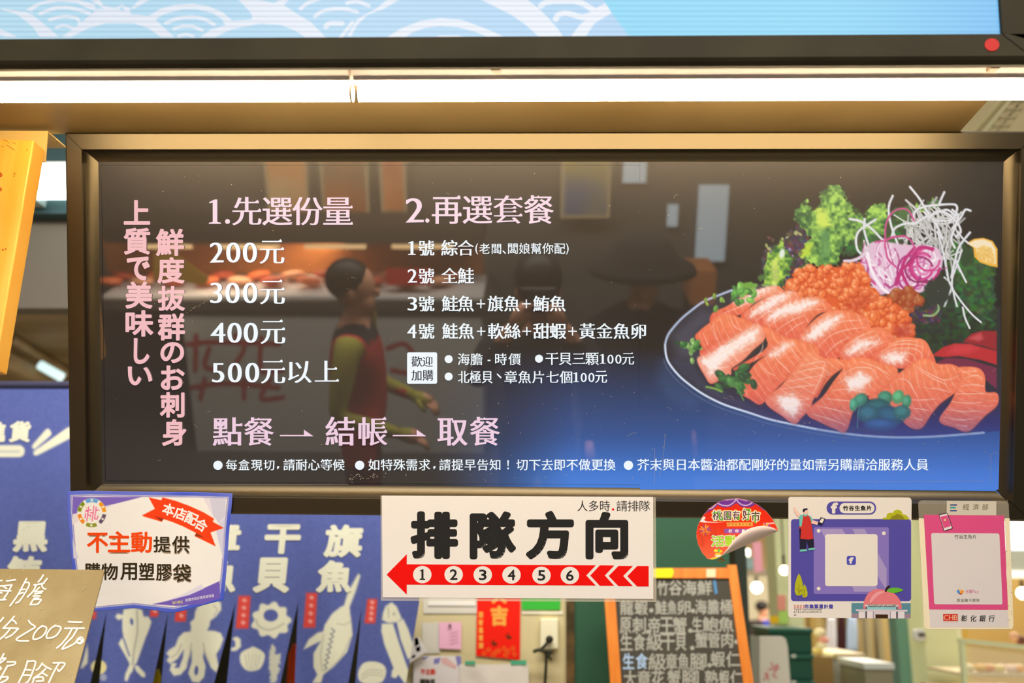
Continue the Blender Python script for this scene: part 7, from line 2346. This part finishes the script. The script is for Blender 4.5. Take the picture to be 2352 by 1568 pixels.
def man_m(x, y, z, J_):
    if z > 1.425:
        return 0
    if z > 1.36 and abs(x) < 0.13:
        return 3
    if abs(x) > 0.165 and z > 0.9:
        return 0 if y < -0.26 else 2
    if y < -0.2 and z > 0.9:
        return 0 if y < -0.3 else 2
    return 1 if z > 0.78 else 4


SCM = 0.945
person_body(mn, base, SCM, math.pi / 2, mb_, ([m_skin, m_rv, m_gs, m_dk, m_tr], man_m))
hm = MB().ball((base[0] - 0.02, base[1], 1.54 * SCM + 0.085), 0.106 * SCM, 18, 12, sq=(0.98, 0.86, 0.92))
hm.build('hair', mh, mn, smooth=True)

m_jk = mat('dark_jacket', (34, 38, 42), rough=0.85)
pb_ = dict(STAND)
pb_.update(el_l=(0.25, -0.13, 1.24), wr_l=(0.085, -0.17, 1.50), el_r=(-0.25, -0.13, 1.24), wr_r=(-0.085, -0.17, 1.50))
base = (float(CAMW[0]) + 0.0, float(CAMW[1]) - 0.235, 0.0)
pg = thing('person', base, 'photographer in dark jacket holding a camera to the face, mirrored mid-board', 'person')


def pho_m(x, y, z, J_):
    if z > 1.43 and (abs(x) < 0.14 or y < -0.12):
        return 0
    return 1 if z > 0.85 else 2


person_body(pg, base, 1.0, math.pi, pb_, ([m_skin, m_jk, m_navy], pho_m))
MB().ball((base[0], base[1] - 0.012, 1.628), 0.112, 18, 12, sq=(0.86, 0.98, 0.96)).build('hair', mh, pg, smooth=True)
ca = thing('photo_camera', (base[0], base[1] + 0.15, 1.6), 'black camera held to the face of the mirrored photographer', 'camera')
m_camb = mat('camera_black', (20, 20, 22), rough=0.4)
cx_, cy_ = float(CAMW[0]), float(CAMW[1])
MB().box(cx_ - 0.068, cx_ + 0.068, cy_ - 0.118, cy_ - 0.075, 1.545, 1.635).build('camera_body', m_camb, ca, bevel=0.008)
MB().tube([(cx_, cy_ - 0.076, 1.595), (cx_, cy_ - 0.05, 1.595), (cx_, cy_ - 0.022, 1.597)], [0.036, 0.038, 0.04], 24).build('lens_barrel', m_camb, ca, smooth=False)
MB().tube([(cx_, cy_ - 0.0225, 1.597), (cx_, cy_ - 0.0215, 1.597)], 0.033, 24).build('front_glass', mat('lens_glass', (8, 10, 16), rough=0.03, spec=0.8), ca)

base = (0.42, -2.28, 0.0)
cp = thing('person', base, 'person in a black coat and wide black hat mirrored right of the photographer', 'person')
m_bc = mat('black_coat', (20, 21, 23), rough=0.9)
person_body(cp, base, 1.0, math.pi * 0.92, STAND, ([m_skin, m_bc], lambda x, y, z, J_: 0 if (1.45 < z < 1.62 or (abs(x) > 0.18 and z < 0.88 and z > 0.7)) else 1))
MB().tube([(base[0], base[1], 1.59), (base[0], base[1], 1.615), (base[0], base[1], 1.63), (base[0], base[1], 1.70), (base[0], base[1], 1.74)], [0.225, 0.215, 0.14, 0.125, 0.07], 24).build('hat', m_bc, cp, smooth=True)
co = MB().tube([(base[0], base[1], 0.55), (base[0], base[1], 0.95), (base[0], base[1], 1.2), (base[0], base[1], 1.36), (base[0], base[1], 1.44)], [0.27, 0.235, 0.25, 0.23, 0.10], 20)
co.build('coat', m_bc, cp, smooth=True)
